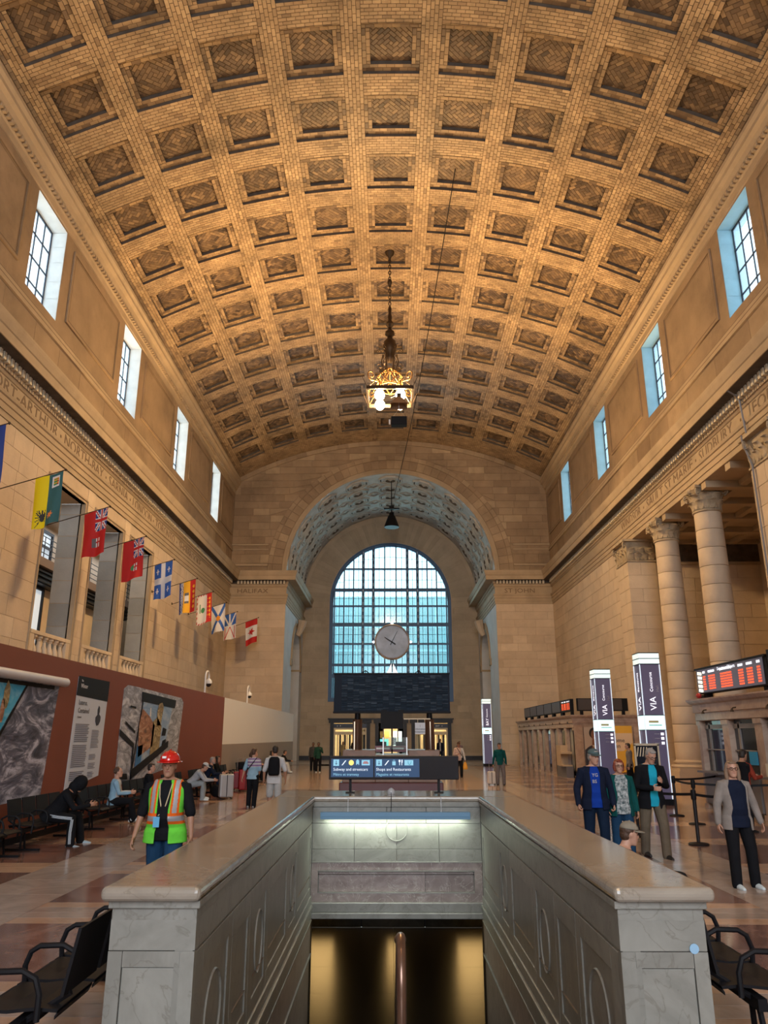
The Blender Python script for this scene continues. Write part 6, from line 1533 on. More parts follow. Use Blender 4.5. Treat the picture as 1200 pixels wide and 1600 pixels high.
# ---- illuminated pylons
M_PYL = mat('aubergine_panel', (.055, .045, .075), .35, emit=((.10, .08, .14), .35)); M_PL = mat('pylon_light', (.85, 1, .98), .4, emit=((.80, 1.0, .98), .5)); M_PLB = mat('pylon_edge_light', (.75, .9, 1), .4, emit=((.70, .85, 1.0), .5))
def pylon(label, x, y, H, word, sub, w=.62):
    t = thing('wayfinding_pylon', label, 'pylon', (x, y, 0), 0, 'illuminated wayfinding pylons')
    mb = MB(); mb.box(-w/2-.05, w/2+.05, -.05, w+.05, 0, .16); mb.build('base', M_BLK, t, flat=True)
    mb = MB(); mb.box(-w/2+.02, w/2-.02, .02, w-.02, .16, H-.34); mb.build('body', M_PYL, t, flat=True)
    for (sx, yy) in ((-1, 0), (1, 0), (-1, w), (1, w)):
        mb = MB(); mb.box(sx*w/2-.016, sx*w/2+.010, yy-.012, yy+.012, .16, H-.34); mb.build('edge_light', M_PLB, t, flat=True)
    for k in range(2): mb = MB(); mb.box(-w/2-.01, w/2+.01, -.01, w+.01, H-.33+k*.17, H-.18+k*.17); mb.build('head_light', M_PL, t, flat=True)
    mb = MB(); mb.box(-w/2-.02, w/2+.02, -.02, w+.02, H-.355, H-.33); mb.box(-w/2-.02, w/2+.02, -.02, w+.02, H-.182, H-.16); mb.box(-w/2-.02, w/2+.02, -.02, w+.02, H+.005, H+.02); mb.build('head_trim', M_BLK, t, flat=True)
    mb = MB(); mb.box(-w/2, w/2, -.0, w, 2.18, 2.60); mb.build('lit_band', mat('mint_band', (.62, .95, .90), .4, emit=((.60, 1.0, .94), .95)), t, flat=True)
    mb = MB(); mb.box(-w/2-.015, w/2+.015, -.012, w+.012, 2.16, 2.18); mb.box(-w/2-.015, w/2+.015, -.012, w+.012, 2.60, 2.62); mb.build('band_trim', M_BLK, t, flat=True)
    M_LT = mat('pylon_letter', (.85, .85, .9), .4, emit=((.9, .9, 1), .7)); M_LB = mat('pylon_letter_dim', (.35, .34, .42), .4)
    # upright wording reading upwards, on the face and on the left side
    Tr = Matrix.Translation((-x, -y, 0))
    for (org, u, v) in (((x-.03, y-.004+.02-.02, 2.75), (0, 0, 1), (-1, 0, 0)), ((x-w/2-.004+.02, y+.36, 2.75), (0, 0, 1), (0, 1, 0))):
        o_ = Vector(org); 
        if v == (-1, 0, 0): o1, o2 = (x+.10, y+.014, 2.76), (x+.04, y+.014, 3.32); o3 = (x+.22, y+.014, 3.32)
        else: o1, o2 = (x-w/2+.014, y+.28, 2.76), (x-w/2+.014, y+.34, 3.32); o3 = (x-w/2+.014, y+.18, 3.32)
        vv = v if v == (-1, 0, 0) else (0, 1, 0)
        for (oo, s_, sz, m_) in ((o1, word, .27, M_LT), (o2, 'Concourse', .135, M_LT), (o3, sub, .12, M_LB)):
            ob = text_mesh('lettering', s_, sz, frame_mtx(oo, u, vv), m_, t, depth=.006); ob.matrix_parent_inverse = Tr
    for k, z in enumerate((2.05, 1.92, 1.78)):
        mb = MB(); mb.box(w/2-.16, w/2-.07, .008, .022, z-.04, z+.04); mb.build('pictogram', M_LT, t, flat=True); mb = MB(); mb.box(w/2-.36, w/2-.2, .010, .022, z-.01, z+.012); mb.build('caption_bar', M_LB, t, flat=True)
    mb = MB(); mb.box(-w/2+.12, w/2-.2, -.004, .004, 2.38, 2.45); mb.build('band_mark', mat('ochre_mark', (.7, .6, .3), .5), t, flat=True); mb = MB(); mb.box(-w/2+.12, w/2-.1, -.004, .004, 2.30, 2.325); mb.build('band_caption', mat('teal_ink', (.05, .35, .35), .5), t, flat=True)
    return t
pylon('lit dark pylon reading VIA, the one standing by the portrait poster', 8.28, 30.55, 4.52, 'VIA', 'Hall')
pylon('lit dark pylon reading VIA, nearest and tallest, beside the framed sign', 8.13, 24.45, 4.52, 'VIA', 'Hall')
pylon('lit dark pylon reading BAY in the far arch', 6.92, 56.6, 4.62, 'BAY', 'Hall', .60)
# framed sign
t = thing('framed_sign', 'pale framed poster sign with stripes behind the grey haired man', 'sign', (7.32, 23.0, 0))
mb = MB(); mb.box(-.36, .36, -.02, .02, .95, 1.0); mb.box(-.36, .36, -.02, .02, 1.72, 1.78); mb.box(-.36, -.31, -.02, .02, .95, 1.75); mb.box(.31, .36, -.02, .02, .95, 1.75); mb.box(-.03, .03, 0, .04, 0, .95); mb.box(-.25, .25, -.18, .2, 0, .03); mb.build('frame', mat('cream_frame', (.62, .56, .42), .4), t, flat=True)
mb = MB(); mb.box(-.31, .31, -.0, .015, 1.0, 1.72); mb.build('sheet', M_DGL, t, flat=True)
mb = MB()
for k in range(4): mb.add([(-.30+k*.08, -.004, 1.42), (-.27+k*.08, -.004, 1.42), (-.22+k*.08, -.004, 1.68), (-.25+k*.08, -.004, 1.68)], [(0, 1, 2, 3)])
mb.build('stripes', M_IVORY, t, flat=True)
mb = MB(); mb.add([(.05, -.004, 1.45), (.25, -.004, 1.45), (.16, -.004, 1.68)], [(0, 1, 2)]); mb.build('letter_mark', M_WHITE, t, flat=True)
# ---- stanchions and belts
def stanchion(x, y, label):
    t = thing('stanchion', label, 'stanchion', (x, y, 0), 0, 'black belt stanchions')
    mb = MB(); mb.lathe([(.19, 0), (.19, .015), (.17, .03), (.05, .045)], (0, 0, 0), 24); mb.build('base', M_BLK, t)
    mb = MB(); mb.lathe([(.032, .04), (.032, .82)], (0, 0, 0), 14); mb.build('post', mat('stanchion_post', (.015, .016, .02), .25), t)
    mb = MB(); mb.lathe([(.045, .80), (.05, .82), (.05, .96), (.04, .98), (0, .98)], (0, 0, 0), 14); mb.build('head', M_BLK, t); return t
ST = [((5.75, 15.6), 'black belt stanchion nearest the woman in the grey cardigan'), ((7.08, 19.1), 'black belt stanchion right behind the nearest one'), ((7.33, 21.1), 'black belt stanchion at the foot of the near lit pylon'), ((5.0, 16.8), 'black belt stanchion partly hidden by the grey haired man')]
for (x, y), lb in ST: stanchion(x, y, lb)
def belt(a, b, z, label, sag=.03):
    mb = MB(); n = 10
    for i in range(n):
        p = [(a[0]+(b[0]-a[0])*t, a[1]+(b[1]-a[1])*t, z-sag*4*t*(1-t)) for t in (i/n, (i+1)/n)]
        for dz in (0,):
            mb.add([(p[0][0], p[0][1], p[0][2]-.025), (p[1][0], p[1][1], p[1][2]-.025), (p[1][0], p[1][1], p[1][2]+.025), (p[0][0], p[0][1], p[0][2]+.025)], [(0, 1, 2, 3)])
    o = mb.build('belt', M_BLK); tag(o, label, 'belt', 'stanchion belts'); md = o.modifiers.new('s', 'SOLIDIFY'); md.thickness = .004
belt(ST[0][0], ST[3][0], .90, 'black belt between the nearest stanchion and the one behind the man'); belt(ST[0][0], (6.35, 15.0), .90, 'black belt from the nearest stanchion towards the woman in the cardigan')
belt(ST[2][0], ST[1][0], .90, 'black belt sloping between the two stanchions behind the nearest one'); belt(ST[1][0], (8.8, 18.6), .90, 'black belt from the middle stanchion to the near booth'); belt(ST[2][0], (9.05, 22.6), .90, 'black belt from the pylon stanchion to the near booth')
# ---- flags on the left wall
def flag(name, label, y, cols_fn, x_tip=-10.4, xb=-12.78, zb=9.38, zt=10.12, hoist=(.61, .97), fly=1.70, ub=None):
    """pole rises from the wall; the cloth hangs with its hoist edge along the pole"""
    t = thing('flag', label, 'flag', (0, 0, 0), 0, 'flags on the left wall')
    a = Vector((xb, y, zb)); b = Vector((x_tip, y, zt))
    if ub: a, b = ub
    mb = MB(); mb.tube([tuple(a), tuple(b)], .017, 7); o = mb.build('pole', M_IRON, t)
    mb = MB(); mb.lathe([(0, -.05), (.035, -.02), (.035, .02), (0, .05)], tuple(b), 8); mb.build('finial', M_IRON, o)
    mb = MB(); mb.lathe([(.06, -.03), (.05, .04), (.03, .1)], tuple(a), 8); mb.build('wall_socket', M_IRON, o)
    nu, nv_ = 36, 56; rr_ = random.Random(int(y*10)); ph = rr_.random()*6; d = (b-a); d0 = d*hoist[0]; dL = d*(hoist[1]-hoist[0])
    vs = []; fs = []; mi = []; mats_ = []
    side = Vector((0, 1, 0))
    for j in range(nv_+1):
        v = j/nv_
        for i in range(nu+1):
            u = i/nu
            p = a+d0+dL*u; k = .05*v+.015
            wv = sin(u*9+ph+v*2.0)*k+sin(u*4.2-v*3+ph*2)*k*.8
            sh_ = (u-.5)*(-.06)*v
            vs.append((p.x+sh_*1.0+.08*v, p.y+wv-.06*v*v, p.z-.02-v*fly*(1-.02*sin(u*5+ph))))
    for j in range(nv_):
        for i in range(nu):
            fs.append((j*(nu+1)+i, j*(nu+1)+i+1, (j+1)*(nu+1)+i+1, (j+1)*(nu+1)+i))
            c = cols_fn((i+.5)/nu, (j+.5)/nv_)
            m_ = FM[c]
            if m_ not in mats_: mats_.append(m_)
            mi.append(mats_.index(m_))
    me = bpy.data.meshes.new('cloth'); me.from_pydata(vs, [], fs)
    for m_ in mats_: me.materials.append(m_)
    me.polygons.foreach_set('material_index', mi); me.polygons.foreach_set('use_smooth', [True]*len(fs))
    o = link(bpy.data.objects.new('cloth', me), t); return t, a, d0, dL, fly
def fmat(n, c):
    m = mat('flag_'+n, c, .75); b = m.node_tree.nodes['Principled BSDF']; b.inputs['Subsurface Weight'].default_value = 0; return m
FM = dict(r=fmat('red', (.50, .012, .012)), w=fmat('white', (.70, .70, .72)), b=fmat('blue', (.03, .12, .48)), n=fmat('navy', (.015, .04, .22)), y=fmat('yellow', (.85, .66, .0)), g=fmat('green', (.03, .12, .13)), o=fmat('gold', (.80, .42, .02)), k=fmat('black', (.03, .03, .03)), l=fmat('leaf_green', (.05, .25, .10)), q=fmat('orange', (.85, .25, .05)), e=fmat('grey', (.12, .12, .14)))
# u runs from the wall end of the hoist (0) to the tip (1); v runs down along the fly. Canton sits at the tip
def jack(a, b):
    # a, b in 0..1 over the canton
    x, y = a-.5, b-.5
    if abs(x) < .07 or abs(y) < .07: return 'r'
    if abs(x) < .13 or abs(y) < .13: return 'w'
    d1, d2 = abs(x-y), abs(x+y)
    if min(d1, d2) < .045: return 'r'
    if min(d1, d2) < .13: return 'w'
    return 'n'
def f_ensign(shield):
    def f(u, v):
        if u > .5 and v < .46: return jack((u-.5)/.5, v/.46)
        if .40 < u < .72 and .60 < v < .80:
            return shield((u-.40)/.32, (v-.60)/.20)
        return 'r'
    return f
f_mb = f_ensign(lambda a, b: 'e' if a < .45 else ('r' if abs(b-.5) < .1 or abs(a-.72) < .08 else 'w'))
f_on = f_ensign(lambda a, b: 'l' if a < .5 and (a-.3)**2+(b-.5)**2 < .12 else ('r' if abs(b-.5) < .1 or abs(a-.75) < .07 or a < .5 else 'w'))
def f_sk(u, v):
    c = 'y' if u < .5 else 'g'
    if u > .55 and .06 < v < .26:
        if .62 < u < .9: return 'w' if abs(v-.16) > .075 or u > .86 or u < .66 else ('o' if (int(v*40) % 2) else 'r' if u > .8 else 'l')
    if u < .46 and v > .66:
        for t in (-.9, -.45, 0, .45, .9):
            dx, dy = u-.36, (v-.80)*1.7
            if abs(dx*cos(t)-dy*sin(t)) < .018 and -.28 < (dx*sin(t)+dy*cos(t)) < .12: return 'k'
            if abs(dx*sin(t)+dy*cos(t)) < .012 and -.24 < dx < .1: return 'k'
    if u > .54 and (u-.66)**2+((v-.80)*1.7)**2 < .0075*(1+.8*cos(6*atan2((v-.8)*1.7, u-.66))): return 'q'
    return c
def f_qc(u, v):
    if abs(u-.5) < .11 or abs(v-.5) < .085: return 'w'
    du, dv = (abs(u-.5)-.30), (abs(v-.5)-.28)
    r = sqrt(du*du+(dv*1.5)**2)
    if abs(du) < .028 and abs(dv) < .085: return 'w'
    if abs(dv*1.5) < .03 and abs(du) < .09: return 'w'
    return 'b'
def f_nb(u, v):
    if u > .68: return 'o' if .74 < u < .94 and .12 < v < .88 and sin(v*40)+sin(u*30) > .3 else 'r'
    if u < .24:
        return 'n' if (u < .07) else ('w' if int((u+v*.15*sin(v*25))*30) % 2 else 'n')
    if .36 < v < .70 and .33 < u < .58: return 'w' if abs(v-.53) < .09 else 'e'
    return 'o'
def f_pe(u, v):
    if u > .66: return 'r' if not (.72 < u < .92 and .15 < v < .85 and sin(v*44)+sin(u*30) > .3) else 'o'
    if (u < .06 or v > .95 or v < .04) and int((u+v)*12) % 2: return 'r'
    if (u-.40)**2+((v-.52)*1.4)**2 < .016: return 'l'
    if .2 < u < .26 and .3 < v < .6: return 'l'
    return 'w'
def f_ns(u, v):
    if (u-.5)**2*1+((v-.5)*1.5)**2 < .022: return 'o' if int((u+v)*26) % 3 else 'r'
    if abs((u-.5)-(v-.5)) < .105 or abs((u-.5)+(v-.5)) < .105: return 'b'
    return 'w'
def f_nl(u, v):
    if v < .5:
        a = atan2(v-.5, u-.5)
        if abs(u-.5) < .05 or abs(abs(u-.5)-(.5-v)*.95) < .06 or v > .45: return 'w'
        return 'b'
    if abs(abs(u-.5)-(v-.5)*.8) < .03 or abs(abs(u-.5)-.38) < .03: return 'r'
    return 'w'
def f_ca(u, v):
    if v < .25 or v > .75: return 'r'
    x, y = (u-.5)*1.0, (v-.5)*1.72
    a = atan2(y, x); r = sqrt(x*x+y*y)
    R_ = .20*(1+.30*cos(5*a+.0)+.15*cos(11*a))
    if abs(y) < .018 and -.30 < x < 0: return 'r'
    return 'r' if r < R_ and x > -.17 else 'w'
def f_ab(u, v):
    if .40 < u < .66 and .42 < v < .60: return 'w' if v > .5 else 'r'
    return 'n'
FL = [('deep blue flag with a small red and white shield at the left edge', 18.95, f_ab), ('yellow and green flag with a prairie lily', 22.7, f_sk), ('red ensign with a grey bison shield, first of the two red ensigns', 26.7, f_mb), ('red ensign with a green leaf shield, second of the two red ensigns', 31.0, f_on), ('blue flag with a white cross and four white lilies', 35.4, f_qc), ('gold flag with a ship and a red band', 39.9, f_nb), ('white flag with a green tree, red band and red edging', 43.75, f_pe), ('white flag with a blue diagonal cross and gold shield', 47.5, f_ns), ('white and blue flag of triangles with red lines', 51.1, f_nl)]
for lb, y, fn_ in FL: flag('flag', lb, y, fn_)
flag('flag', 'red and white maple leaf flag nearest the far corner', 56.6, f_ca, ub=(Vector((-12.78, 56.9, 9.55)), Vector((-9.9, 56.6, 10.55))), hoist=(.66, .97), fly=1.75)
# ================================================================== PEOPLE
V = Vector
def nrm(v): v = Vector(v); return v.normalized()
class Blob:
    """closed lofts that are fused into one continuous surface"""
    def __init__(s): s.v = []; s.f = []
    def loft(s, secs, n=16):
        """secs: (centre, x-axis vector, y-axis vector) ellipses, rounded off at both ends"""
        c0, x0, y0 = secs[0]; c1, x1, y1 = secs[-1]
        b = len(s.v); L = len(secs)
        for c, x, y in secs:
            for k in range(n):
                a = 2*pi*k/n; s.v.append(tuple(V(c)+V(x)*cos(a)+V(y)*sin(a)))
        for i in range(L-1):
            for k in range(n): s.f.append((b+i*n+k, b+i*n+(k+1) % n, b+(i+1)*n+(k+1) % n, b+(i+1)*n+k))
        s.f.append(tuple(b+k for k in range(n-1, -1, -1))); s.f.append(tuple(b+(L-1)*n+k for k in range(n)))
        return s
    def limb(s, pts, rs, flat=1.0, fdir=None, n=12, round_ends=True):
        pts = [V(p) for p in pts]; rs = list(rs)
        if round_ends:
            d0 = (pts[0]-pts[1]).normalized(); d1 = (pts[-1]-pts[-2]).normalized()
            pts = [pts[0]+d0*rs[0]*.9, pts[0]+d0*rs[0]*.5]+pts+[pts[-1]+d1*rs[-1]*.5, pts[-1]+d1*rs[-1]*.9]; rs = [rs[0]*.42, rs[0]*.86]+rs+[rs[-1]*.86, rs[-1]*.42]
        secs = []; prev = None
        for i, p in enumerate(pts):
            t = (pts[min(i+1, len(pts)-1)]-pts[max(i-1, 0)]).normalized()
            if fdir is not None: u = V(fdir)-t*t.dot(V(fdir))
            elif prev is not None: u = prev-t*prev.dot(t)
            else: u = t.orthogonal()
            if u.length < 1e-5: u = t.orthogonal()
            u.normalize(); prev = u; w = t.cross(u); secs.append((p, u*rs[i], w*rs[i]*flat))
        return s.loft(secs, n)
    def ball(s, c, rx, ry, rz, M=None, nu=14, nv=9):
        secs = []
        for j in range(nv):
            t = -pi/2+pi*(j+.35)/(nv-.3); cc = V((0, 0, sin(t)*rz)); x = V((cos(t)*rx, 0, 0)); y = V((0, cos(t)*ry, 0))
            if M: cc = M @ cc; x = M @ x; y = M @ y
            secs.append((V(c)+cc, x, y))
        return s.loft(secs, nu)
    def shell(s, secs, a0, a1, th, n=22):
        """open coat: C-shaped sections from angle a0 to a1 with thickness th"""
        b = len(s.v); m = 2*(n+1); L = len(secs)
        for c, x, y in secs:
            x = V(x); y = V(y); lx = x.length; ly = y.length
            ring = []
            for k in range(n+1):
                a = a0+(a1-a0)*k/n; ring.append(V(c)+x*cos(a)+y*sin(a))
            for k in range(n, -1, -1):
                a = a0+(a1-a0)*k/n; ring.append(V(c)+x*(1-th/lx)*cos(a)+y*(1-th/ly)*sin(a))
            s.v += [tuple(p) for p in ring]
        for i in range(L-1):
            for k in range(m): s.f.append((b+i*m+k, b+i*m+(k+1) % m, b+(i+1)*m+(k+1) % m, b+(i+1)*m+k))
        for i, rev in ((0, True), (L-1, False)):
            for k in range(n):
                q = (b+i*m+k, b+i*m+k+1, b+i*m+m-2-k, b+i*m+m-1-k); s.f.append(q[::-1] if rev else q)
        return s
    def build(s, name, mats, parent, voxel=.01, smooth=2, paint=None, M=None):
        me = bpy.data.meshes.new('raw'); me.from_pydata(s.v, [], s.f); bm = bmesh.new(); bm.from_mesh(me); bmesh.ops.recalc_face_normals(bm, faces=bm.faces); bm.to_mesh(me); bm.free()
        o = bpy.data.objects.new('raw', me)
        r = o.modifiers.new('r', 'REMESH'); r.mode = 'VOXEL'; r.voxel_size = voxel
        sm = o.modifiers.new('s', 'SMOOTH'); sm.factor = .5; sm.iterations = smooth
        m2 = evaluated_mesh(o); bpy.data.meshes.remove(me)
        m2.name = name; m2.materials.clear()
        for m_ in (mats if isinstance(mats, (list, tuple)) else [mats]): m2.materials.append(m_)
        if paint:
            mi = [paint(p.center) for p in m2.polygons]; m2.polygons.foreach_set('material_index', mi)
        m2.polygons.foreach_set('use_smooth', [True]*len(m2.polygons)); m2.update()
        return link(bpy.data.objects.new(name, m2), parent)
def cloth(name, c, rough=.85): return mat('cloth_'+name, c, rough, noise=(7, .22), bump=(38, .35), spec=.08)
SK = dict(fair=mat('skin_fair', (.55, .31, .22), .5, noise=(14, .12)), tan=mat('skin_tan', (.42, .22, .14), .5, noise=(14, .12)), dark=mat('skin_dark', (.13, .06, .035), .5))
M_EYE = mat('eye_dark', (.015, .012, .012), .2); M_EYEW = mat('eye_white', (.6, .58, .55), .3); M_LIP = mat('lip', (.36, .12, .10), .5)
def person(label, x, y, rz, H=1.75, lean=0.0, tilt=0.0, hip=None, legs=None, arms=None, head=(0, 0), skin='fair', top=None, top_len=1.0, sleeve='long', coat=None, coat_gap=.5, bottom=None, shorts=False, shoes=None, hair=None, hair_m=None, hat=None, hat_m=None, glasses=False, vox=.012, wide=1.0, belly=0.0, hands=((.35, None), (.35, None)), vest=None, paint_top=None, hood=None, group=None, paint_bottom=None, z0=0.0, twist=0.0, beard=None):
    s = H/1.75; root = thing('person', label, 'person', (x, y, z0), rz, group)
    rt = V((1, 0, 0)); fw = V((0, 1, 0)); up = V((0, 0, 1))
    legs = legs or [((-.02, 0.05, -1), (0, -.04, -1)), ((.02, -.03, -1), (0, -.08, -1))]     # (left, right): thigh, shin
    TL, SL = .435*s, .425*s
    ext = [-(nrm(a).z*TL+nrm(b).z*SL) for a, b in legs]
    hz = hip if hip is not None else max(ext)+.085*s
    P = V((0, 0, hz))
    sp = V((tilt, sin(lean), cos(lean))).normalized(); sx = V((cos(twist), sin(twist), 0)); sx = (sx-sp*sx.dot(sp)).normalized(); sf = sp.cross(sx)*1.0
    if sf.y < 0: sf = -sf
    wd = s*wide
    T = lambda h, rx, ry, off=0.0: (P+sp*h*s+sf*off*s, sx*rx*wd, sf*ry*s)
    torso = [T(-.10, .10, .08), T(-.07, .155, .105, -.005), T(.02, .172, .118+belly*.3, -.008), T(.12, .150, .105+belly, belly*.6), T(.22, .148, .104+belly*.8, .0+belly*.5), T(.32, .168, .115+belly*.3, .0), T(.42, .178, .112, -.008), T(.47, .145, .095, -.012), T(.515, .11, .07, -.012), T(.535, .06, .055, -.01)]
    body = Blob(); body.loft(torso, 20)
    nk = P+sp*.52*s+sf*(-.01)*s
    hd = V((sin(head[0])*-1*cos(head[1]), cos(head[0])*cos(head[1]), sin(head[1])))     # look direction (yaw to the left positive)
    hb = nk+sp*.018*s+fw*.014*s
    hu = (up-hd*hd.dot(up)*.75).normalized(); hf = (hd-hu*hd.dot(hu)).normalized(); hx = hf.cross(hu)
    if abs(lean) > .3: pass
    HC = hb+hu*.125*s+hf*.022*s          # head centre
    body.limb([nk-sp*.03*s, nk+sp*.03*s, hb+hu*.05*s], [.062*s, .056*s, .054*s])
    HM = Matrix((hx, hf, hu)).transposed()
    def hp_(a, b, c): return HC+hx*a*s+hf*b*s+hu*c*s
    def hsec(z, rx, ry, off): return (hp_(0, off, z), hx*rx*s, hf*ry*s)
    body.loft([hsec(-.118, .020, .022, .055), hsec(-.110, .038, .040, .045), hsec(-.085, .052, .060, .028), hsec(-.055, .061, .075, .014), hsec(-.02, .070, .088, .004), hsec(.02, .0745, .094, -.002), hsec(.06, .073, .093, -.006), hsec(.09, .060, .078, -.008), hsec(.11, .040, .052, -.01), hsec(.118, .018, .024, -.01)], 18)
    body.limb([hp_(0, .086, .018), hp_(0, .102, -.018), hp_(0, .100, -.026)], [.008*s, .014*s, .012*s], n=8)         # nose
    body.ball(hp_(0, .083, -.055), .024*s, .012*s, .010*s, HM); body.ball(hp_(0, .074, -.095), .022*s, .016*s, .014*s, HM)      # lips, chin
    body.ball(hp_(0, .080, .030), .050*s, .014*s, .010*s, HM)         # brow
    for q in (-1, 1): body.ball(hp_(q*.076, -.004, -.005), .010*s, .018*s, .030*s, HM)     # ears
    # arms
    arms = arms or [((-.16, .05, -1), (-.04, .16, -1)), ((.16, -.02, -1), (.04, .2, -1))]
    UL, FL_ = .285*s, .255*s; AJ = []
    for i, q in enumerate((-1, 1)):
        S = P+sp*.440*s+sx*q*.176*wd; a, b = nrm(arms[i][0]), nrm(arms[i][1]); E_ = S+a*UL; Wr = E_+b*FL_
        AJ.append((S, E_, Wr, a, b))
        body.limb([P+sp*.45*s+sx*q*.12*wd, S, S+a*UL*.5, E_, E_+b*FL_*.35, Wr], [.055*s, .056*s, .046*s, .037*s, .037*s, .025*s])
        curl, td = hands[i]; d = b; t = V(td) if td else V((0, 1, .2)) if abs(d.y) < .75 else V((0, 0, 1)); t = (t-d*d.dot(t)).normalized(); n_ = d.cross(t)
        if n_.dot(-sx*q) < 0: n_ = -n_
        body.loft([(Wr-d*.01*s, t*.026*s, n_*.019*s), (Wr+d*.03*s, t*.037*s, n_*.017*s), (Wr+d*.075*s, t*.042*s, n_*.015*s), (Wr+d*.092*s, t*.038*s, n_*.012*s)], 12)
        for k, (o_, l_) in enumerate(((.031, .070), (.011, .079), (-.010, .073), (-.030, .057))):
            b0 = Wr+d*.082*s+t*o_*s; d1 = (d*cos(curl)+n_*sin(curl)+t*o_*1.5).normalized(); d2 = (d*cos(curl*2.3)+n_*sin(curl*2.3)).normalized(); d3 = (d*cos(curl*3.2)+n_*sin(curl*3.2)).normalized()
            p1 = b0+d1*l_*.5*s; p2 = p1+d2*l_*.32*s; p3 = p2+d3*l_*.26*s
            body.limb([b0-d*.02*s, b0, p1, p2, p3], [.0095*s, .0092*s, .0088*s, .008*s, .0065*s], n=8)
        b0 = Wr+d*.022*s+t*.026*s; body.limb([b0, b0+(d*.5+t*.75+n_*.3).normalized()*.040*s, b0+(d*.8+t*.55+n_*.4).normalized()*.078*s], [.013*s, .0115*s, .0085*s], n=8)
    # legs
    LJ = []
    for i, q in enumerate((-1, 1)):
        h0 = P+rt*q*.092*wd+V((0, 0, -.02*s)); a, b = nrm(legs[i][0]), nrm(legs[i][1]); K = h0+a*TL; A = K+b*SL; LJ.append((h0, K, A, a, b))
        body.limb([h0, h0+a*TL*.4, K, K+b*SL*.35, A], [.085*s, .078*s, .055*s, .055*s, .036*s])
        body.limb([A+V((0, -.035*s, -.04*s)), A+V((0, .05*s, -.045*s)), A+V((0, .14*s, -.055*s))], [.032*s, .034*s, .026*s])
    body.build('body', SK[skin], root, vox)
    # trousers
    if bottom:
        b_ = Blob(); g = .018*s
        g = .012*s if not shorts else g; b_.loft([(c, x_*(1+g/x_.length), y_*(1+g/y_.length)) for c, x_, y_ in [T(-.11, .11, .09)]+torso[1:3]], 18)
        for h0, K, A, a, b in LJ:
            if shorts: b_.limb([h0, h0+a*TL*.5, K-a*TL*.02], [.105*s, .102*s, .098*s])
            else: b_.limb([h0, h0+a*TL*.4, K, K+b*SL*.4, A+b*.02*s], [.108*s, .102*s, .084*s, .079*s, .074*s])
        b_.build('trousers', bottom, root, max(vox, .009), paint=paint_bottom)
    # shoes
    if shoes:
        for h0, K, A, a, b in LJ:
            f = Blob(); z = A.z-.075*s
            foot = V((a.x*.3, 1, 0)).normalized(); 
            f.limb([A+foot*-.045*s+V((0, 0, -.038*s)), A+foot*.03*s+V((0, 0, -.040*s)), A+foot*.11*s+V((0, 0, -.050*s)), A+foot*.175*s+V((0, 0, -.057*s))], [.040*s, .045*s, .040*s, .028*s]); f.limb([A+V((0, -.01, -.03*s)), A+V((0, -.01, .03*s))], [.045*s, .043*s])
            f.v = [(p[0], p[1], max(p[2], A.z-.083*s)) for p in f.v]
            f.build('shoe', shoes, root, max(vox*.8, .008))
    def sleeves(bl, kind, g):
        for S, E_, Wr, a, b in AJ:
            st = P+sp*.45*s+(S-P-sp*.455*s)*.62
            if kind == 'none': continue
            if kind == 'short': bl.limb([st, S, S+a*UL*.62], [.066*s+g, .066*s+g, .060*s+g])
            elif kind == 'elbow': bl.limb([st, S, E_], [.066*s+g, .066*s+g, .056*s+g])
            else: bl.limb([st, S, S+a*UL*.5, E_, E_+b*FL_*.5, Wr-b*.0*s], [.062*s+g, .064*s+g, .054*s+g, .048*s+g, .042*s+g, .034*s+g])
    if top:
        t_ = Blob(); g = .014*s; hem = T(-.10*top_len-.02, .180, .125+belly*.35, -.005)
        t_.loft([(c, x_*(1+g/x_.length), y_*(1+g/y_.length)) for c, x_, y_ in ([hem] if top_len > 0 else [])+[T(-.02, .178, .122+belly*.4, 0)]+torso[2:-1]], 20)
        if not coat or sleeve != 'coat': sleeves(t_, sleeve, .004*s)
        t_.build('shirt', top, root, max(vox, .009), paint=paint_top)
    if coat:
        c_ = Blob(); g = .030*s; gap = coat_gap; cl = .12*top_len
        secs = [(c, x_*(1+g/x_.length), y_*(1+g/y_.length)) for c, x_, y_ in [T(-.03-cl, .195, .140+belly*.4), T(-.02, .185, .130+belly*.4)]+torso[2:-1]]
        c_.shell(secs, pi/2+gap, pi/2+2*pi-gap, .020*s, 30)
        if not vest: sleeves(c_, 'long', .012*s)
        c_.build('vest' if vest else 'jacket', coat, root, max(vox*.8, .008), smooth=1, paint=vest)
    # hair, hats
    if hair:
        h = Blob()
        if hair in ('short', 'long', 'bob', 'pony', 'grey'):
            h.ball(hp_(0, -.022, .038), .083*s, .094*s, .092*s, HM)
            h.ball(hp_(0, -.045, -.01), .076*s, .066*s, .075*s, HM)
            h.ball(hp_(0, .045, .088), .058*s, .042*s, .030*s, HM)
        if hair == 'bob': 
            for q in (-1, 1): h.limb([hp_(q*.07, .01, .05), hp_(q*.082, .0, -.02), hp_(q*.078, .01, -.075)], [.028*s, .030*s, .022*s])
            h.ball(hp_(0, -.055, -.045), .080*s, .045*s, .06*s, HM); h.ball(hp_(0, .066, .082), .06*s, .028*s, .026*s, HM)
        if hair == 'long':
            for q in (-1, 1): h.limb([hp_(q*.07, .0, .05), hp_(q*.085, -.01, -.04), hp_(q*.085, -.0, -.14), hp_(q*.075, .01, -.17)], [.028*s, .033*s, .03*s, .016*s])
            h.limb([hp_(0, -.07, .0), hp_(0, -.075, -.10), hp_(0, -.07, -.18)], [.07*s, .068*s, .045*s], flat=.6, fdir=hx)
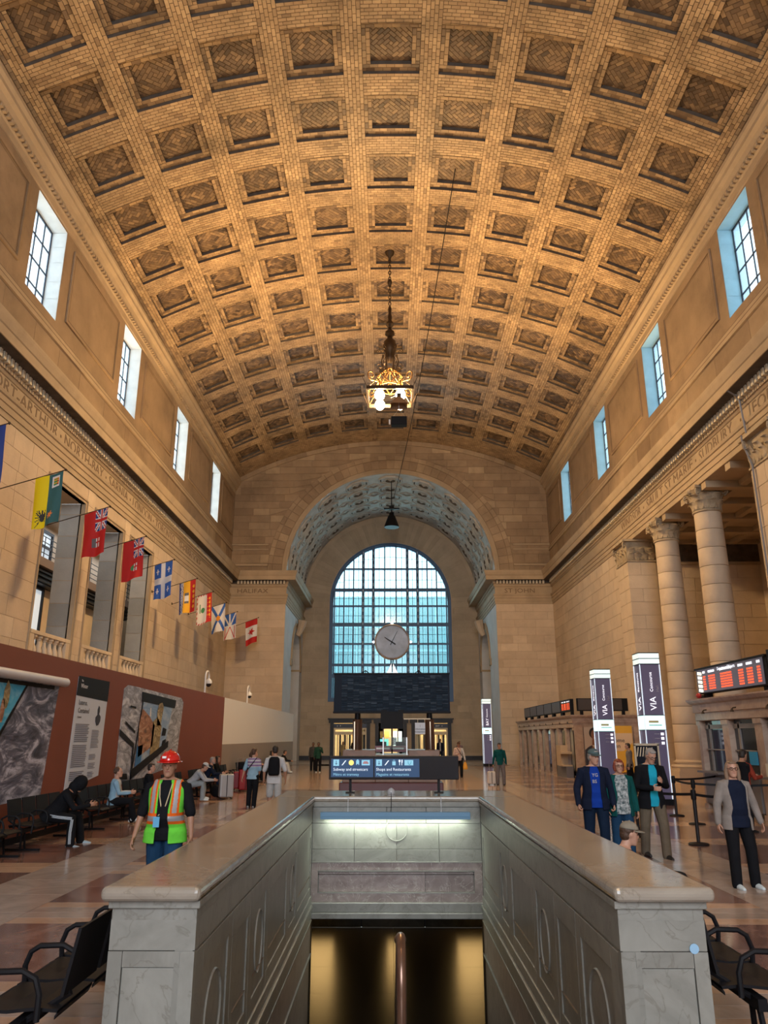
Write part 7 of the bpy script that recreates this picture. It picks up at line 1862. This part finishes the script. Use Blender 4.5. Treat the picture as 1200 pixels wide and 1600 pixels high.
        if hair == 'pony':
            h.ball(hp_(0, -.105, .045), .03*s, .03*s, .03*s, HM); h.limb([hp_(0, -.11, .045), hp_(0, -.15, -.02), hp_(.01, -.14, -.12), hp_(.01, -.12, -.16)], [.024*s, .035*s, .028*s, .010*s])
        if hair == 'curly':
            rq_ = random.Random(int(x*100))
            for k in range(26):
                a = rq_.uniform(0, 2*pi); e = rq_.uniform(-.3, 1.4); h.ball(hp_(.078*cos(e)*cos(a), -.02+.085*cos(e)*sin(a) if sin(a) < .5 else -.02, .03+.085*sin(e)), .032*s, .032*s, .032*s, HM, 8, 6)
            h.ball(hp_(0, -.022, .038), .083*s, .092*s, .09*s, HM)
        h.build('hair', hair_m or mat('hair_dark', (.02, .014, .012), .6, bump=(60, .6)), root, max(vox*.6, .006), smooth=1)
    if beard:
        h = Blob(); h.limb([hp_(-.055, .03, -.06), hp_(-.03, .07, -.10), hp_(.03, .07, -.10), hp_(.055, .03, -.06)], [.016*s, .02*s, .02*s, .016*s]); h.build('beard', beard, root, max(vox*.6, .006), smooth=1)
    if hat:
        mb = MB(); n = 24
        def dome(rx, ry, rzz, z, off, extra=0.0):
            vs = []; fs = []; m_ = 9
            for j in range(m_+1):
                t = pi/2*j/m_
                for k in range(n):
                    a = 2*pi*k/n; vs.append(hp_(rx*cos(t)*cos(a)/1, off+ry*cos(t)*sin(a), z+rzz*sin(t)))
            for j in range(m_):
                for k in range(n): fs.append((j*n+k, j*n+(k+1) % n, (j+1)*n+(k+1) % n, (j+1)*n+k))
            mb.add(vs, fs, 0, True)
        if hat in ('cap', 'cap_back'):
            dome(.088, .105, .085, .055, -.008)
            vs = []; fs = []; sgn = 1 if hat == 'cap' else -1
            for j in range(4):
                for k in range(13):
                    a = pi*(.14+.72*k/12); rr = .085+.075*j/3*sin((a-pi*.14)/(pi*.72)*pi)**.6
                    vs.append(hp_(rr*cos(a)*1.0, sgn*rr*1.12*sin(a)-.008, .055-.012*(j/3)-.010*abs(cos(a))))
            for j in range(3):
                for k in range(12): fs.append((j*13+k, j*13+k+1, (j+1)*13+k+1, (j+1)*13+k))
            mb.add(vs, fs, 1 if isinstance(hat_m, (list, tuple)) else 0, True); mb.tube([hp_(0, -.008, .138), hp_(0, -.008, .146)], .008, 6)
            o = mb.build('cap', hat_m, root); md = o.modifiers.new('s', 'SOLIDIFY'); md.thickness = .004
        if hat == 'hardhat':
            dome(.115, .135, .118, .050, -.005)
            vs = []; fs = []
            for j in range(3):
                for k in range(n):
                    a = 2*pi*k/n; ex = (0, .010, .026)[j]+(.028*max(0, sin(a))**2 if j == 2 else 0); vs.append(hp_((.115+ex)*cos(a), -.005+(.135+ex)*sin(a), .050-(.0, .004, .008)[j]))
            for j in range(2):
                for k in range(n): fs.append((j*n+k, j*n+(k+1) % n, (j+1)*n+(k+1) % n, (j+1)*n+k))
            mb.add(vs, fs, 0, True); mb.tube([hp_(0, .10, .110), hp_(0, .03, .166), hp_(0, -.05, .170), hp_(0, -.12, .110)], .012, 8)
            for q in (-1, 1): mb.tube([hp_(q*.05, .09, .11), hp_(q*.05, .03, .150), hp_(q*.05, -.05, .152), hp_(q*.05, -.11, .11)], .008, 6)
            o = mb.build('hard_hat', hat_m, root); md = o.modifiers.new('s', 'SOLIDIFY'); md.thickness = .005
    if hood:
        h = Blob(); h.ball(hp_(0, -.012, .015), .122*s, .132*s, .148*s, HM); h.ball(hp_(0, -.05, -.08), .12*s, .11*s, .11*s, HM); h.limb([hp_(0, -.04, -.08), nk-sp*.03*s], [.085*s, .11*s]); h.build('hood', hood, root, max(vox, .009))
    # eyes
    if vox < .0125:
        for q in (-1, 1):
            mb = MB(); c = hp_(q*.030, .083, .006); mb.lathe([(0, -.007), (.007, -.004), (.0075, .004), (0, .007)], tuple(c), 8); mb.build('eye', M_EYE, root)
        m = MB(); m.tube([hp_(-.022, .090, -.054), hp_(0, .098, -.052), hp_(.022, .090, -.054)], .0035*s, 6); m.build('mouth', M_LIP, root)
    if glasses:
        mb = MB()
        for q in (-1, 1):
            mb.tube([hp_(q*.034+.025*cos(t), .104-.004*abs(cos(t)), .006+.019*sin(t)) for t in [2*pi*i/14 for i in range(14)]], .0032, 5, closed=True); mb.tube([hp_(q*.059, .100, .008), hp_(q*.080, .02, .008)], .0028, 5)
        mb.tube([hp_(-.010, .106, .01), hp_(.010, .106, .01)], .003, 5); mb.build('glasses', M_BLKG, root)
    return root, dict(P=P, sp=sp, sx=sx, sf=sf, AJ=AJ, LJ=LJ, hp=hp_, s=s, T=T, HC=HC)
BLKC = cloth('black', (.012, .013, .016)); NAVYC = cloth('navy', (.012, .018, .04)); JEAN = cloth('jeans', (.018, .06, .13)); JEAND = cloth('dark_jeans', (.010, .022, .05)); KHAKI = cloth('khaki', (.16, .13, .095)); GREYC = cloth('grey_knit', (.30, .27, .25)); WHT = cloth('white', (.62, .64, .66)); TEAL = cloth('teal', (.008, .085, .085)); CYANC = cloth('cyan', (.02, .42, .62)); ROY = cloth('royal_blue', (.01, .05, .36)); LTB = cloth('pale_blue', (.30, .50, .66)); WSH = mat('white_trainer', (.62, .72, .76), .5); DSH = mat('dark_shoe', (.02, .018, .018), .5)
GREEN = cloth('hi_vis_green', (.17, .75, .07)); ORNG = cloth('hi_vis_orange', (.85, .15, .02)); SILV = mat('reflective_silver', (.38, .40, .43), .4, metal=.2)
HG = mat('hair_grey', (.30, .29, .28), .6, bump=(60, .6)); HR = mat('hair_red', (.20, .035, .012), .55, bump=(60, .6)); HB = mat('hair_blond', (.22, .14, .09), .6, bump=(60, .6)); HBR = mat('hair_brown', (.07, .035, .02), .6, bump=(60, .6))
# --- 1 worker
def vest_paint(p):
    z = p.z; ax = abs(p.x)
    if 1.045 < z < 1.10: return 2
    if 1.015 < z < 1.13: return 1
    if z >= 1.13 and p.y > -.02:
        if .105 < ax < .150: return 2
        if .085 < ax < .170: return 1
    return 0
wk, J = person('worker in red hard hat and green hi-vis vest walking towards the camera', -2.66, 9.3, pi, H=1.79, lean=.03, vox=.008, wide=1.10, belly=.05, skin='tan',
    legs=[((-.03, .22, -1), (0, -.02, -1)), ((.03, -.16, -1), (0, -.34, -1))], arms=[((-.28, .02, -1), (-.12, .12, -1)), ((.30, -.02, -1), (.22, .16, -1))], head=(.06, -.05), hands=((.5, None), (.45, None)),
    top=BLKC, top_len=.9, sleeve='elbow', coat=[GREEN, ORNG, SILV], coat_gap=.34, vest=vest_paint, bottom=JEAN, shoes=DSH, hair='short', hair_m=HBR, hat='hardhat', hat_m=mat('red_hard_hat', (.55, .008, .006), .18, coat=.6))
P_, sp_, sf_ = J['P'], J['sp'], J['sf']
mb = MB(); c = P_+sp_*.50*J['s']; f_ = sf_*.16
mb.tube([c+V((-.06, -.02, .03)), c+V((-.07, .10, -.03)), c+V((-.05, .15, -.16)), c+V((-.01, .165, -.32)), c+V((.045, .18, -.36))], .007, 6); mb.tube([c+V((.06, -.02, .03)), c+V((.07, .10, -.03)), c+V((.05, .15, -.16)), c+V((.01, .165, -.32))], .007, 6); mb.build('lanyard', mat('lanyard_gold', (.55, .45, .28), .6), wk)
mb = MB(); c2 = c+V((.055, .195, -.42)); mb.box(c2.x-.035, c2.x+.035, c2.y-.003, c2.y+.003, c2.z-.06, c2.z+.05); mb.build('id_badge', mat('badge_blue', (.12, .42, .70), .4), wk, flat=True)
mb = MB(); q = J['hp'](.035, .125, .10); mb.box(q.x-.022, q.x+.022, q.y-.012, q.y+.01, q.z-.012, q.z+.012); mb.build('helmet_sticker', M_WHITE, wk, flat=True)
# --- trio on the right
def shirt_letters(p): return 0
m1, J = person('man in dark jacket, royal blue shirt and grey green cap, looking to his left', 3.32, 13.5, pi-.05, H=1.78, vox=.008, wide=1.08, belly=.02, skin='fair', legs=[((-.03, .10, -1), (0, -.02, -1)), ((.03, -.06, -1), (0, -.16, -1))],
    arms=[((-.30, -.02, -1), (-.02, .30, -.8)), ((.34, -.05, -1), (.02, .34, -.8))], head=(.55, -.15), top=ROY, top_len=1.0, sleeve='none', coat=NAVYC, coat_gap=.40, bottom=JEAND, shoes=DSH, hair='short', hair_m=HG, hat='cap', hat_m=cloth('cap_green', (.10, .15, .16)), hands=((.9, None), (.9, None)))
c = J['P']+J['sp']*.36*J['s']
for s_, dz, sz in (("YG", 0, .075), ("BS", -.10, .075)):
    text_mesh('lettering', s_, sz, frame_mtx((c.x+.055, c.y+.155, c.z+dz), (-1, 0, 0), (0, 0, 1)), WHT, m1, depth=.004)
w1, J = person('woman with short red hair, glasses, teal jacket and patterned blouse', 3.76, 13.55, pi+.05, H=1.62, vox=.008, wide=1.05, belly=.03, skin='fair', legs=[((-.02, .12, -1), (0, 0, -1)), ((.02, -.08, -1), (0, -.16, -1))],
    arms=[((-.22, 0, -1), (-.10, .15, -1)), ((.2, 0, -1), (.08, .15, -1))], head=(.05, .0), top=mat('patterned_blouse', (.55, .60, .62), .8, noise=(26, .9), col2=(.03, .07, .08)), top_len=1.3, sleeve='none', coat=TEAL, coat_gap=.62, bottom=JEAN, shoes=DSH, hair='bob', hair_m=HR, glasses=True)
m3, J = person('grey haired man in black jacket and turquoise shirt looking down at his hands', 4.42, 14.0, pi+.12, H=1.82, vox=.008, wide=1.06, skin='fair', lean=.06, legs=[((-.06, .26, -1), (.02, .06, -1)), ((.10, -.05, -1), (-.10, -.38, -1))],
    arms=[((-.22, .10, -1), (.55, .70, .30)), ((.22, .10, -1), (-.60, .75, -.05))], head=(.12, -.55), top=CYANC, top_len=1.2, sleeve='none', coat=BLKC, coat_gap=.36, bottom=KHAKI, shoes=DSH, hair='short', hair_m=HG, glasses=True, hands=((.25, (0, 0, 1)), (.15, (0, 0, 1))))
# --- woman in grey cardigan
w2, J = person('woman in pale grey cardigan, black trousers and white trainers walking alone', 4.72, 11.35, pi+.12, H=1.66, vox=.008, wide=1.06, belly=.03, skin='fair', tilt=-.02, legs=[((-.10, .10, -1), (-.02, -.02, -1)), ((.08, .12, -1), (.02, .0, -1))],
    arms=[((-.42, -.10, -1), (-.22, .15, -1)), ((.36, -.04, -1), (.12, .12, -1))], head=(-.25, .02), top=NAVYC, top_len=1.2, sleeve='none', coat=GREYC, coat_gap=.72, bottom=BLKC, shoes=WSH, hair='long', hair_m=HB, glasses=True)
# --- hooded person seated
def stripe(p): return 1 if (abs(abs(p.x)-.20) < .035 and int((p.x+2)*70) % 2) or (p.z < .44 and abs(p.x) > .10 and abs(p.y-.40) < .03) else 0
h1, J = person('hooded person in black, white striped track trousers, bent over on a bench', -6.55, 15.45, -pi/2+.12, H=1.84, hip=.545, lean=.70, vox=.009, wide=1.32, belly=.05, skin='tan', legs=[((-.22, .95, -.06), (-.02, .16, -1)), ((.20, .92, -.10), (.05, .04, -1))],
    arms=[((-.10, .55, -.75), (.45, .85, .15)), ((.10, .55, -.75), (-.40, .85, .20))], head=(0, -.9), top=BLKC, sleeve='long', bottom=BLKC, shoes=mat('blue_grey_trainer', (.28, .40, .48), .5), hair='short', hood=BLKC, hands=((.6, None), (.6, None)))
for dy in (-.014, .004, .022):
    h0, K, A, a_, b_ = J['LJ'][1]; o_ = V((.100, 0, dy)); o2 = V((.086, dy, 0))
    mb = MB(); mb.tube([h0+V((.108, .03, .01+dy)), h0.lerp(K, .5)+V((.112, 0, .01+dy)), K+V((.092, .02, dy+.01))], .0058, 5); mb.tube([K+V((.090, .02+dy, 0)), K.lerp(A, .5)+V((.088, dy, 0)), A+V((.082, dy, .02))], .0058, 5); mb.build('side_stripe', mat('stripe_pale', (.60, .68, .75), .6), h1)
# --- seated by the hoarding
person('seated woman in pale blue and white top reading on the second occupied bench', -6.62, 19.0, -pi/2+.25, H=1.66, hip=.52, lean=.10, vox=.010, skin='fair', legs=[((-.15, .95, -.02), (0, .10, -1)), ((.15, .95, .05), (-.25, .25, -1))],
    arms=[((-.15, .35, -.9), (.2, .95, .05)), ((.15, .35, -.9), (-.2, .95, .05))], head=(-.1, .1), top=[LTB, WHT], paint_top=lambda p: 1 if p.y > .06 and p.x < .16 else 0, bottom=BLKC, shoes=WSH, hair='curly', hair_m=HBR)
person('seated person in black, mostly hidden behind the hard hat worker', -6.62, 21.6, -pi/2+.15, H=1.68, hip=.52, lean=.08, vox=.012, skin='fair', legs=[((-.15, .95, -.02), (0, .25, -1)), ((.15, .95, .0), (0, .15, -1))], arms=[((-.2, .3, -.9), (.3, .9, 0)), ((.2, .3, -.9), (-.3, .9, 0))], top=BLKC, bottom=cloth('olive', (.05, .06, .04)), shoes=WSH, hair='short')
person('young man in white cap and pale clothes hunched over his phone', -6.50, 25.7, -pi/2+.1, H=1.76, hip=.53, lean=.75, vox=.011, skin='fair', legs=[((-.15, .93, .10), (0, -.04, -1)), ((.15, .93, .05), (0, .02, -1))], arms=[((-.1, .6, -.7), (.2, .9, -.05)), ((.1, .6, -.7), (-.2, .9, .0))], head=(0, -.6), top=cloth('pale_grey', (.42, .45, .50)), bottom=cloth('light_jeans', (.32, .38, .42)), shoes=WSH, hair='short', hair_m=HBR, hat='cap', hat_m=WHT)
person('older seated man with grey beard and mustard shirt leaning on his bag', -6.60, 28.3, -pi/2+.1, H=1.74, hip=.53, lean=.35, vox=.012, skin='fair', legs=[((-.15, .95, .0), (0, .1, -1)), ((.15, .93, .1), (.1, .3, -1))], arms=[((-.15, .5, -.8), (.2, .9, .05)), ((.15, .5, -.8), (-.2, .9, .05))], head=(-.3, 0), top=cloth('mustard', (.42, .26, .08)), coat=NAVYC, coat_gap=.6, bottom=JEAND, shoes=DSH, hair='short', hair_m=HG, beard=HG)
person('seated person in black jacket between the bearded man and the red suitcases', -6.60, 29.6, -pi/2, H=1.70, hip=.53, lean=.15, vox=.014, skin='tan', legs=[((-.15, .95, .0), (0, .1, -1)), ((.15, .95, 0), (0, .1, -1))], arms=[((-.15, .4, -.9), (.3, .9, .05)), ((.15, .4, -.9), (-.3, .9, .05))], top=BLKC, bottom=JEAND, shoes=DSH, hair='long')
person('seated person in black, first one on the grey board stretch', -6.55, 36.2, -pi/2, H=1.70, hip=.53, lean=.25, vox=.015, skin='tan', legs=[((-.15, .95, .0), (0, .1, -1)), ((.15, .95, 0), (0, .1, -1))], arms=[((-.15, .4, -.9), (.3, .9, .05)), ((.15, .4, -.9), (-.3, .9, .05))], top=BLKC, bottom=BLKC, shoes=DSH, hair='short')
person('seated person in dark red top before the grey boards', -6.55, 37.6, -pi/2, H=1.72, hip=.53, lean=.15, vox=.015, skin='fair', legs=[((-.15, .95, .0), (0, .1, -1)), ((.15, .95, 0), (0, .1, -1))], arms=[((-.15, .4, -.9), (.3, .9, .05)), ((.15, .4, -.9), (-.3, .9, .05))], top=cloth('dark_red', (.20, .03, .03)), bottom=BLKC, shoes=DSH, hair='short', hair_m=HBR)
person('seated woman in white top and red trousers near the end of the benches', -6.35, 41.6, -pi/2, H=1.68, hip=.53, lean=.1, vox=.015, skin='tan', legs=[((-.15, .95, .0), (0, .1, -1)), ((.15, .95, 0), (0, .1, -1))], arms=[((-.15, .4, -.9), (.3, .9, .3)), ((.15, .4, -.9), (-.3, .9, .3))], top=WHT, bottom=cloth('red_cloth', (.35, .02, .03)), shoes=DSH, hair='long')
person('seated person in black top and white trousers, last on the benches', -6.35, 45.4, -pi/2, H=1.72, hip=.53, lean=.5, vox=.015, skin='tan', legs=[((-.15, .95, .05), (0, .25, -1)), ((.15, .95, 0), (0, .3, -1))], arms=[((-.1, .6, -.8), (.2, .9, -.1)), ((.1, .6, -.8), (-.2, .9, -.1))], top=BLKC, bottom=WHT, shoes=WSH, hair='short')
# --- walking away on the left
sw, J = person('woman in black trousers and lilac striped top walking away', -4.12, 23.5, -.12, H=1.66, vox=.010, skin='fair', legs=[((-.02, .10, -1), (0, -.10, -1)), ((.02, -.06, -1), (0, -.22, -1))], arms=[((-.34, .0, -1), (-.28, .15, -1)), ((.12, .05, -1), (-.25, .65, -.5))], head=(-.5, 0),
    top=[LTB, cloth('lilac', (.30, .20, .38)), WHT], paint_top=lambda p: 0 if p.z < 1.12 or p.x < -.16 else (1 if int(p.z*22) % 2 else 2), sleeve='elbow', bottom=BLKC, shoes=mat('shoe_grey', (.3, .3, .3), .5), hair='pony', hair_m=HBR)
mb = MB(); c = J['P']+J['sp']*.45*J['s']; mb.tube([c+V((.12, -.06, .06)), c+V((.02, -.16, -.10)), c+V((-.14, -.16, -.30)), c+V((-.19, -.02, -.40))], .012, 6); mb.build('bag_strap', M_BLK, sw)
bp_, J = person('man in white shirt and pale shorts with black backpack walking away', -3.17, 21.3, .05, H=1.76, vox=.010, wide=1.05, skin='tan', legs=[((-.03, .12, -1), (0, -.02, -1)), ((.03, -.06, -1), (0, -.20, -1))], arms=[((-.30, .0, -1), (-.05, .25, -1)), ((.34, .0, -1), (.05, .30, -1))], top=WHT, top_len=1.5, sleeve='elbow', bottom=cloth('pale_shorts', (.48, .50, .50)), shorts=True, shoes=DSH, hair='short')
c = J['P']+J['sp']*.28; mb = Blob(); mb.loft([(c+V((0, -.20, -.24)), V((.12, 0, 0)), V((0, .06, 0))), (c+V((0, -.21, -.20)), V((.15, 0, 0)), V((0, .09, 0))), (c+V((0, -.20, 0)), V((.155, 0, 0)), V((0, .095, 0))), (c+V((0, -.18, .18)), V((.14, 0, 0)), V((0, .07, 0))), (c+V((0, -.16, .23)), V((.09, 0, 0)), V((0, .05, 0)))], 20)
bag = mb.build('backpack', BLKC, None, .012); bag.location = (-3.17, 21.3, 0); bag.rotation_euler = (0, 0, .05); tag(bag, 'black backpack worn by the man in pale shorts', 'backpack')
# --- far figures
person('woman in dark green top with white bag strap by the far left wall', -4.25, 46.3, pi, H=1.70, vox=.014, skin='dark', legs=[((-.04, .05, -1), (0, 0, -1)), ((.04, -.05, -1), (0, -.1, -1))], arms=[((-.3, .1, -1), (.5, .6, .9)), ((.2, 0, -1), (.05, .2, -1))], top=cloth('bottle_green', (.02, .07, .05)), top_len=1.4, bottom=BLKC, shoes=WSH, hair='short')
person('dark figure standing just behind the woman in dark green', -4.75, 48.2, pi, H=1.68, vox=.015, skin='dark', top=cloth('charcoal', (.06, .06, .06)), bottom=BLKC, shoes=DSH, hair='short')
person('dark silhouetted person in the left doorway', -3.15, 68.5, 0, H=1.86, vox=.016, skin='dark', wide=1.1, top=BLKC, bottom=BLKC, shoes=DSH, hair='short', legs=[((-.12, .1, -1), (0, -.1, -1)), ((.12, -.05, -1), (0, -.1, -1))])
person('small person in beige clothes in the left doorway', -4.15, 69.0, pi, H=1.62, vox=.016, skin='tan', top=cloth('beige', (.42, .33, .18)), bottom=cloth('beige', (.42, .33, .18)), shoes=DSH, hair='long')
person('person in dark suit and face mask in front of the right doorway', 4.0, 64.5, pi, H=1.86, vox=.015, skin='dark', top=WHT, coat=NAVYC, coat_gap=.22, bottom=NAVYC, shoes=DSH, hair='short')
person('person in mauve shirt at the right doorway edge, behind the walking shopper', 5.0, 58.0, pi, H=1.70, vox=.015, skin='fair', top=cloth('mauve', (.25, .18, .20)), bottom=cloth('charcoal', (.06, .06, .06)), shoes=DSH, hair='short', hair_m=HBR)
pw, J = person('person in pale pink shirt and black trousers carrying a yellow bag', 3.42, 40.6, pi, H=1.74, vox=.012, skin='tan', wide=1.05, legs=[((-.05, .12, -1), (0, -.04, -1)), ((.03, -.06, -1), (0, -.3, -1))], arms=[((-.30, .0, -1), (-.18, .10, -1)), ((.25, .1, -1), (-.7, .6, .1))], top=[cloth('pale_pink', (.60, .46, .42)), WHT], paint_top=lambda p: 1 if p.x < -.10 else 0, bottom=BLKC, shoes=DSH, hair='short', hair_m=HBR, hat='cap', hat_m=cloth('brown_cap', (.12, .07, .05)))
mb = MB(); c = J['P']+J['sp']*.48; mb.tube([c+V((.10, .10, .03)), c+V((-.02, .145, -.15)), c+V((-.15, .13, -.36))], .014, 6); mb.build('bag_strap', M_BLK, pw)
W_ = J['AJ'][0][2]; mb = Blob(); mb.loft([((0, 0, -.38), V((.10, 0, 0)), V((0, .04, 0))), ((0, 0, -.30), V((.13, 0, 0)), V((0, .06, 0))), ((0, 0, -.08), V((.08, 0, 0)), V((0, .04, 0))), ((0, 0, 0), V((.025, 0, 0)), V((0, .02, 0)))], 14)
yb_ = mb.build('shopping_bag', mat('yellow_bag', (.75, .36, .03), .5), None, .014); yb_.location = (3.42-W_.x+.0, 40.6-W_.y-.02, W_.z-.09); tag(yb_, 'yellow carrier bag held by the person in pale pink', 'bag')
mc, J = person('man in dark teal jumper and grey trousers pulling a small white suitcase', 4.60, 34.1, pi, H=1.75, vox=.011, skin='tan', wide=1.05, legs=[((-.10, .16, -1), (0, -.02, -1)), ((.04, .05, -1), (0, -.12, -1))], arms=[((-.22, .0, -1), (-.05, .15, -1)), ((.24, .0, -1), (.14, -.05, -1))], head=(-.05, -.25), top=TEAL, top_len=1.0, bottom=cloth('grey_trousers', (.20, .17, .16)), shoes=DSH, hair='short')
def suitcase(label, x, y, w, d, h, m, rz=0, ribs=True, handle=.35, group='suitcases'):
    t = thing('suitcase', label, 'suitcase', (x, y, 0), rz, group)
    mb = MB(); mb.box(-w/2, w/2, -d/2, d/2, .06, h); bevelled(mb.build('shell', m, t, flat=True), min(.05, d*.2), 4)
    mb = MB()
    for q in (-1, 1):
        for r in (-1, 1): mb.lathe([(.0, -.018), (.028, -.016), (.028, .016), (0, .018)], (q*(w/2-.05), r*(d/2-.05), .03), 12)
    mb.v = [(v[0], v[1], v[2]) for v in mb.v]; mb.build('wheels', M_BLK, t)
    if handle: mb = MB(); mb.tube([(-.09, 0, h-.02), (-.09, 0, h+handle), (.09, 0, h+handle), (.09, 0, h-.02)], .01, 6); mb.build('pull_handle', mat('aluminium', (.6, .62, .62), .35), t)
    mb = MB(); mb.box(-.012, .012, -d/2-.006, d/2+.006, .08, h-.02); mb.build('centre_seam', M_BLK, t, flat=True)
    if ribs:
        for k in range(6):
            xx = -w/2+w*(k+1)/7
            if abs(xx) < .03: continue
            mb = MB(); mb.box(xx-.008, xx+.008, -d/2-.008, d/2+.008, .12, h-.06); mb.build('rib', m, t, flat=True)
    return t
suitcase('small white cabin suitcase beside the man in dark teal', 4.24, 34.2, .34, .22, .56, mat('cream_case', (.62, .56, .48), .4), handle=.42)
suitcase('silver hard suitcase standing before the young man in the white cap', -5.52, 26.6, .46, .30, .78, mat('silver_case', (.42, .42, .43), .35, metal=.2), rz=.4, handle=0)
suitcase('tall red suitcase with black bag on top, by the end of the red boards', -5.55, 30.2, .48, .34, .80, mat('red_case', (.35, .01, .015), .45), rz=.3, handle=.4)
suitcase('lower red suitcase just behind the tall red one', -5.9, 30.9, .46, .32, .68, mat('dark_red_case', (.26, .012, .02), .5), rz=.2, handle=.5)
mb = MB(); mb.box(-.28, .28, -.16, .16, 0, .26); o = bevelled(mb.build('travel_bag', BLKC, None, flat=True), .06, 4); o.location = (-5.55, 30.2, .80); o.rotation_euler = (0, 0, .3); tag(o, 'black travel bag lying on top of the tall red suitcase', 'bag')
def duffel(label, x, y, L, r, m, rz=0):
    b = Blob(); b.loft([((-L/2, 0, r), V((0, r*.5, 0)), V((0, 0, r*.5))), ((-L/2+.03, 0, r), V((0, r, 0)), V((0, 0, r*.92))), ((0, 0, r), V((0, r*1.05, 0)), V((0, 0, r*.97))), ((L/2-.03, 0, r), V((0, r, 0)), V((0, 0, r*.92))), ((L/2, 0, r), V((0, r*.5, 0)), V((0, 0, r*.5)))], 18)
    o = b.build('duffel_bag', m, None, .015); o.location = (x, y, 0); o.rotation_euler = (0, 0, rz); tag(o, label, 'bag'); return o
duffel('dark olive duffel bag on the floor beside the reading woman', -6.05, 20.9, .75, .24, cloth('olive_bag', (.045, .05, .035)), 1.3)
duffel('black holdall on the floor behind the silver suitcase', -5.95, 27.6, .6, .2, BLKC, 1.2)
o = duffel('black bag on the floor by the seated people at the grey boards', -5.9, 38.6, .6, .22, BLKC, 1.2)
# --- person in a cap on the right-hand bench, and others on the right
person('boy in khaki cap seated low behind the right side of the parapet', 2.06, 8.0, -pi/2, H=1.50, hip=.50, lean=.30, vox=.009, skin='fair', legs=[((-.12, .95, -.1), (0, .1, -1)), ((.12, .95, -.1), (0, .1, -1))], arms=[((-.2, .3, -.9), (.3, .9, 0)), ((.2, .3, -.9), (-.3, .9, 0))], head=(0, -.2), top=NAVYC, bottom=JEAND, shoes=DSH, hair='short', hair_m=HBR, hat='cap', hat_m=cloth('khaki_cap', (.27, .24, .19)))
person('man in dark red and black jacket standing at the near booth counter', 7.62, 17.6, -pi/2+.3, H=1.72, vox=.011, skin='tan', lean=.08, arms=[((-.2, .3, -.9), (.3, .9, .1)), ((.2, .3, -.9), (-.3, .9, .1))], head=(.2, -.25), top=[cloth('rust_red', (.30, .05, .03)), BLKC], paint_top=lambda p: 0 if p.y > .02 else 1, bottom=BLKC, shoes=DSH, hair='short')
person('young man in grey hoodie walking past the yellow poster', 9.35, 31.5, pi/2-.2, H=1.76, vox=.012, skin='fair', legs=[((-.04, .2, -1), (0, 0, -1)), ((.04, -.15, -1), (0, -.25, -1))], arms=[((-.1, .0, -1), (.02, .2, -1)), ((.1, .1, -1), (-.02, .3, -1))], top=cloth('light_grey', (.24, .22, .21)), bottom=BLKC, shoes=DSH, hair='short')
# sticker and litter-sized details
mb = MB(); lathe_y(mb, [(0, 0), (.028, 0), (.028, .003)], (1.72, YF0-.010, .735), 20); tag(mb.build('sticker', mat('pale_blue_sticker', (.28, .48, .68), .5)), 'small round pale blue sticker on the front of the right parapet pier', 'sticker')
mb = MB(); mb.box(-.18, .18, -.12, .12, 0, .1); b = Blob(); b.loft([((0, 0, .0), V((.15, 0, 0)), V((0, .09, 0))), ((0, 0, .05), V((.18, 0, 0)), V((0, .12, 0))), ((0, 0, .42), V((.15, 0, 0)), V((0, .10, 0))), ((0, 0, .50), V((.09, 0, 0)), V((0, .06, 0)))], 18)
o = b.build('backpack', BLKC, None, .012); o.location = (2.14, 6.5, .44); o.rotation_euler = (0, 0, pi/2); tag(o, 'black backpack standing on the right-hand bench behind the parapet', 'backpack')
bpy.data.scenes.remove(TMP)
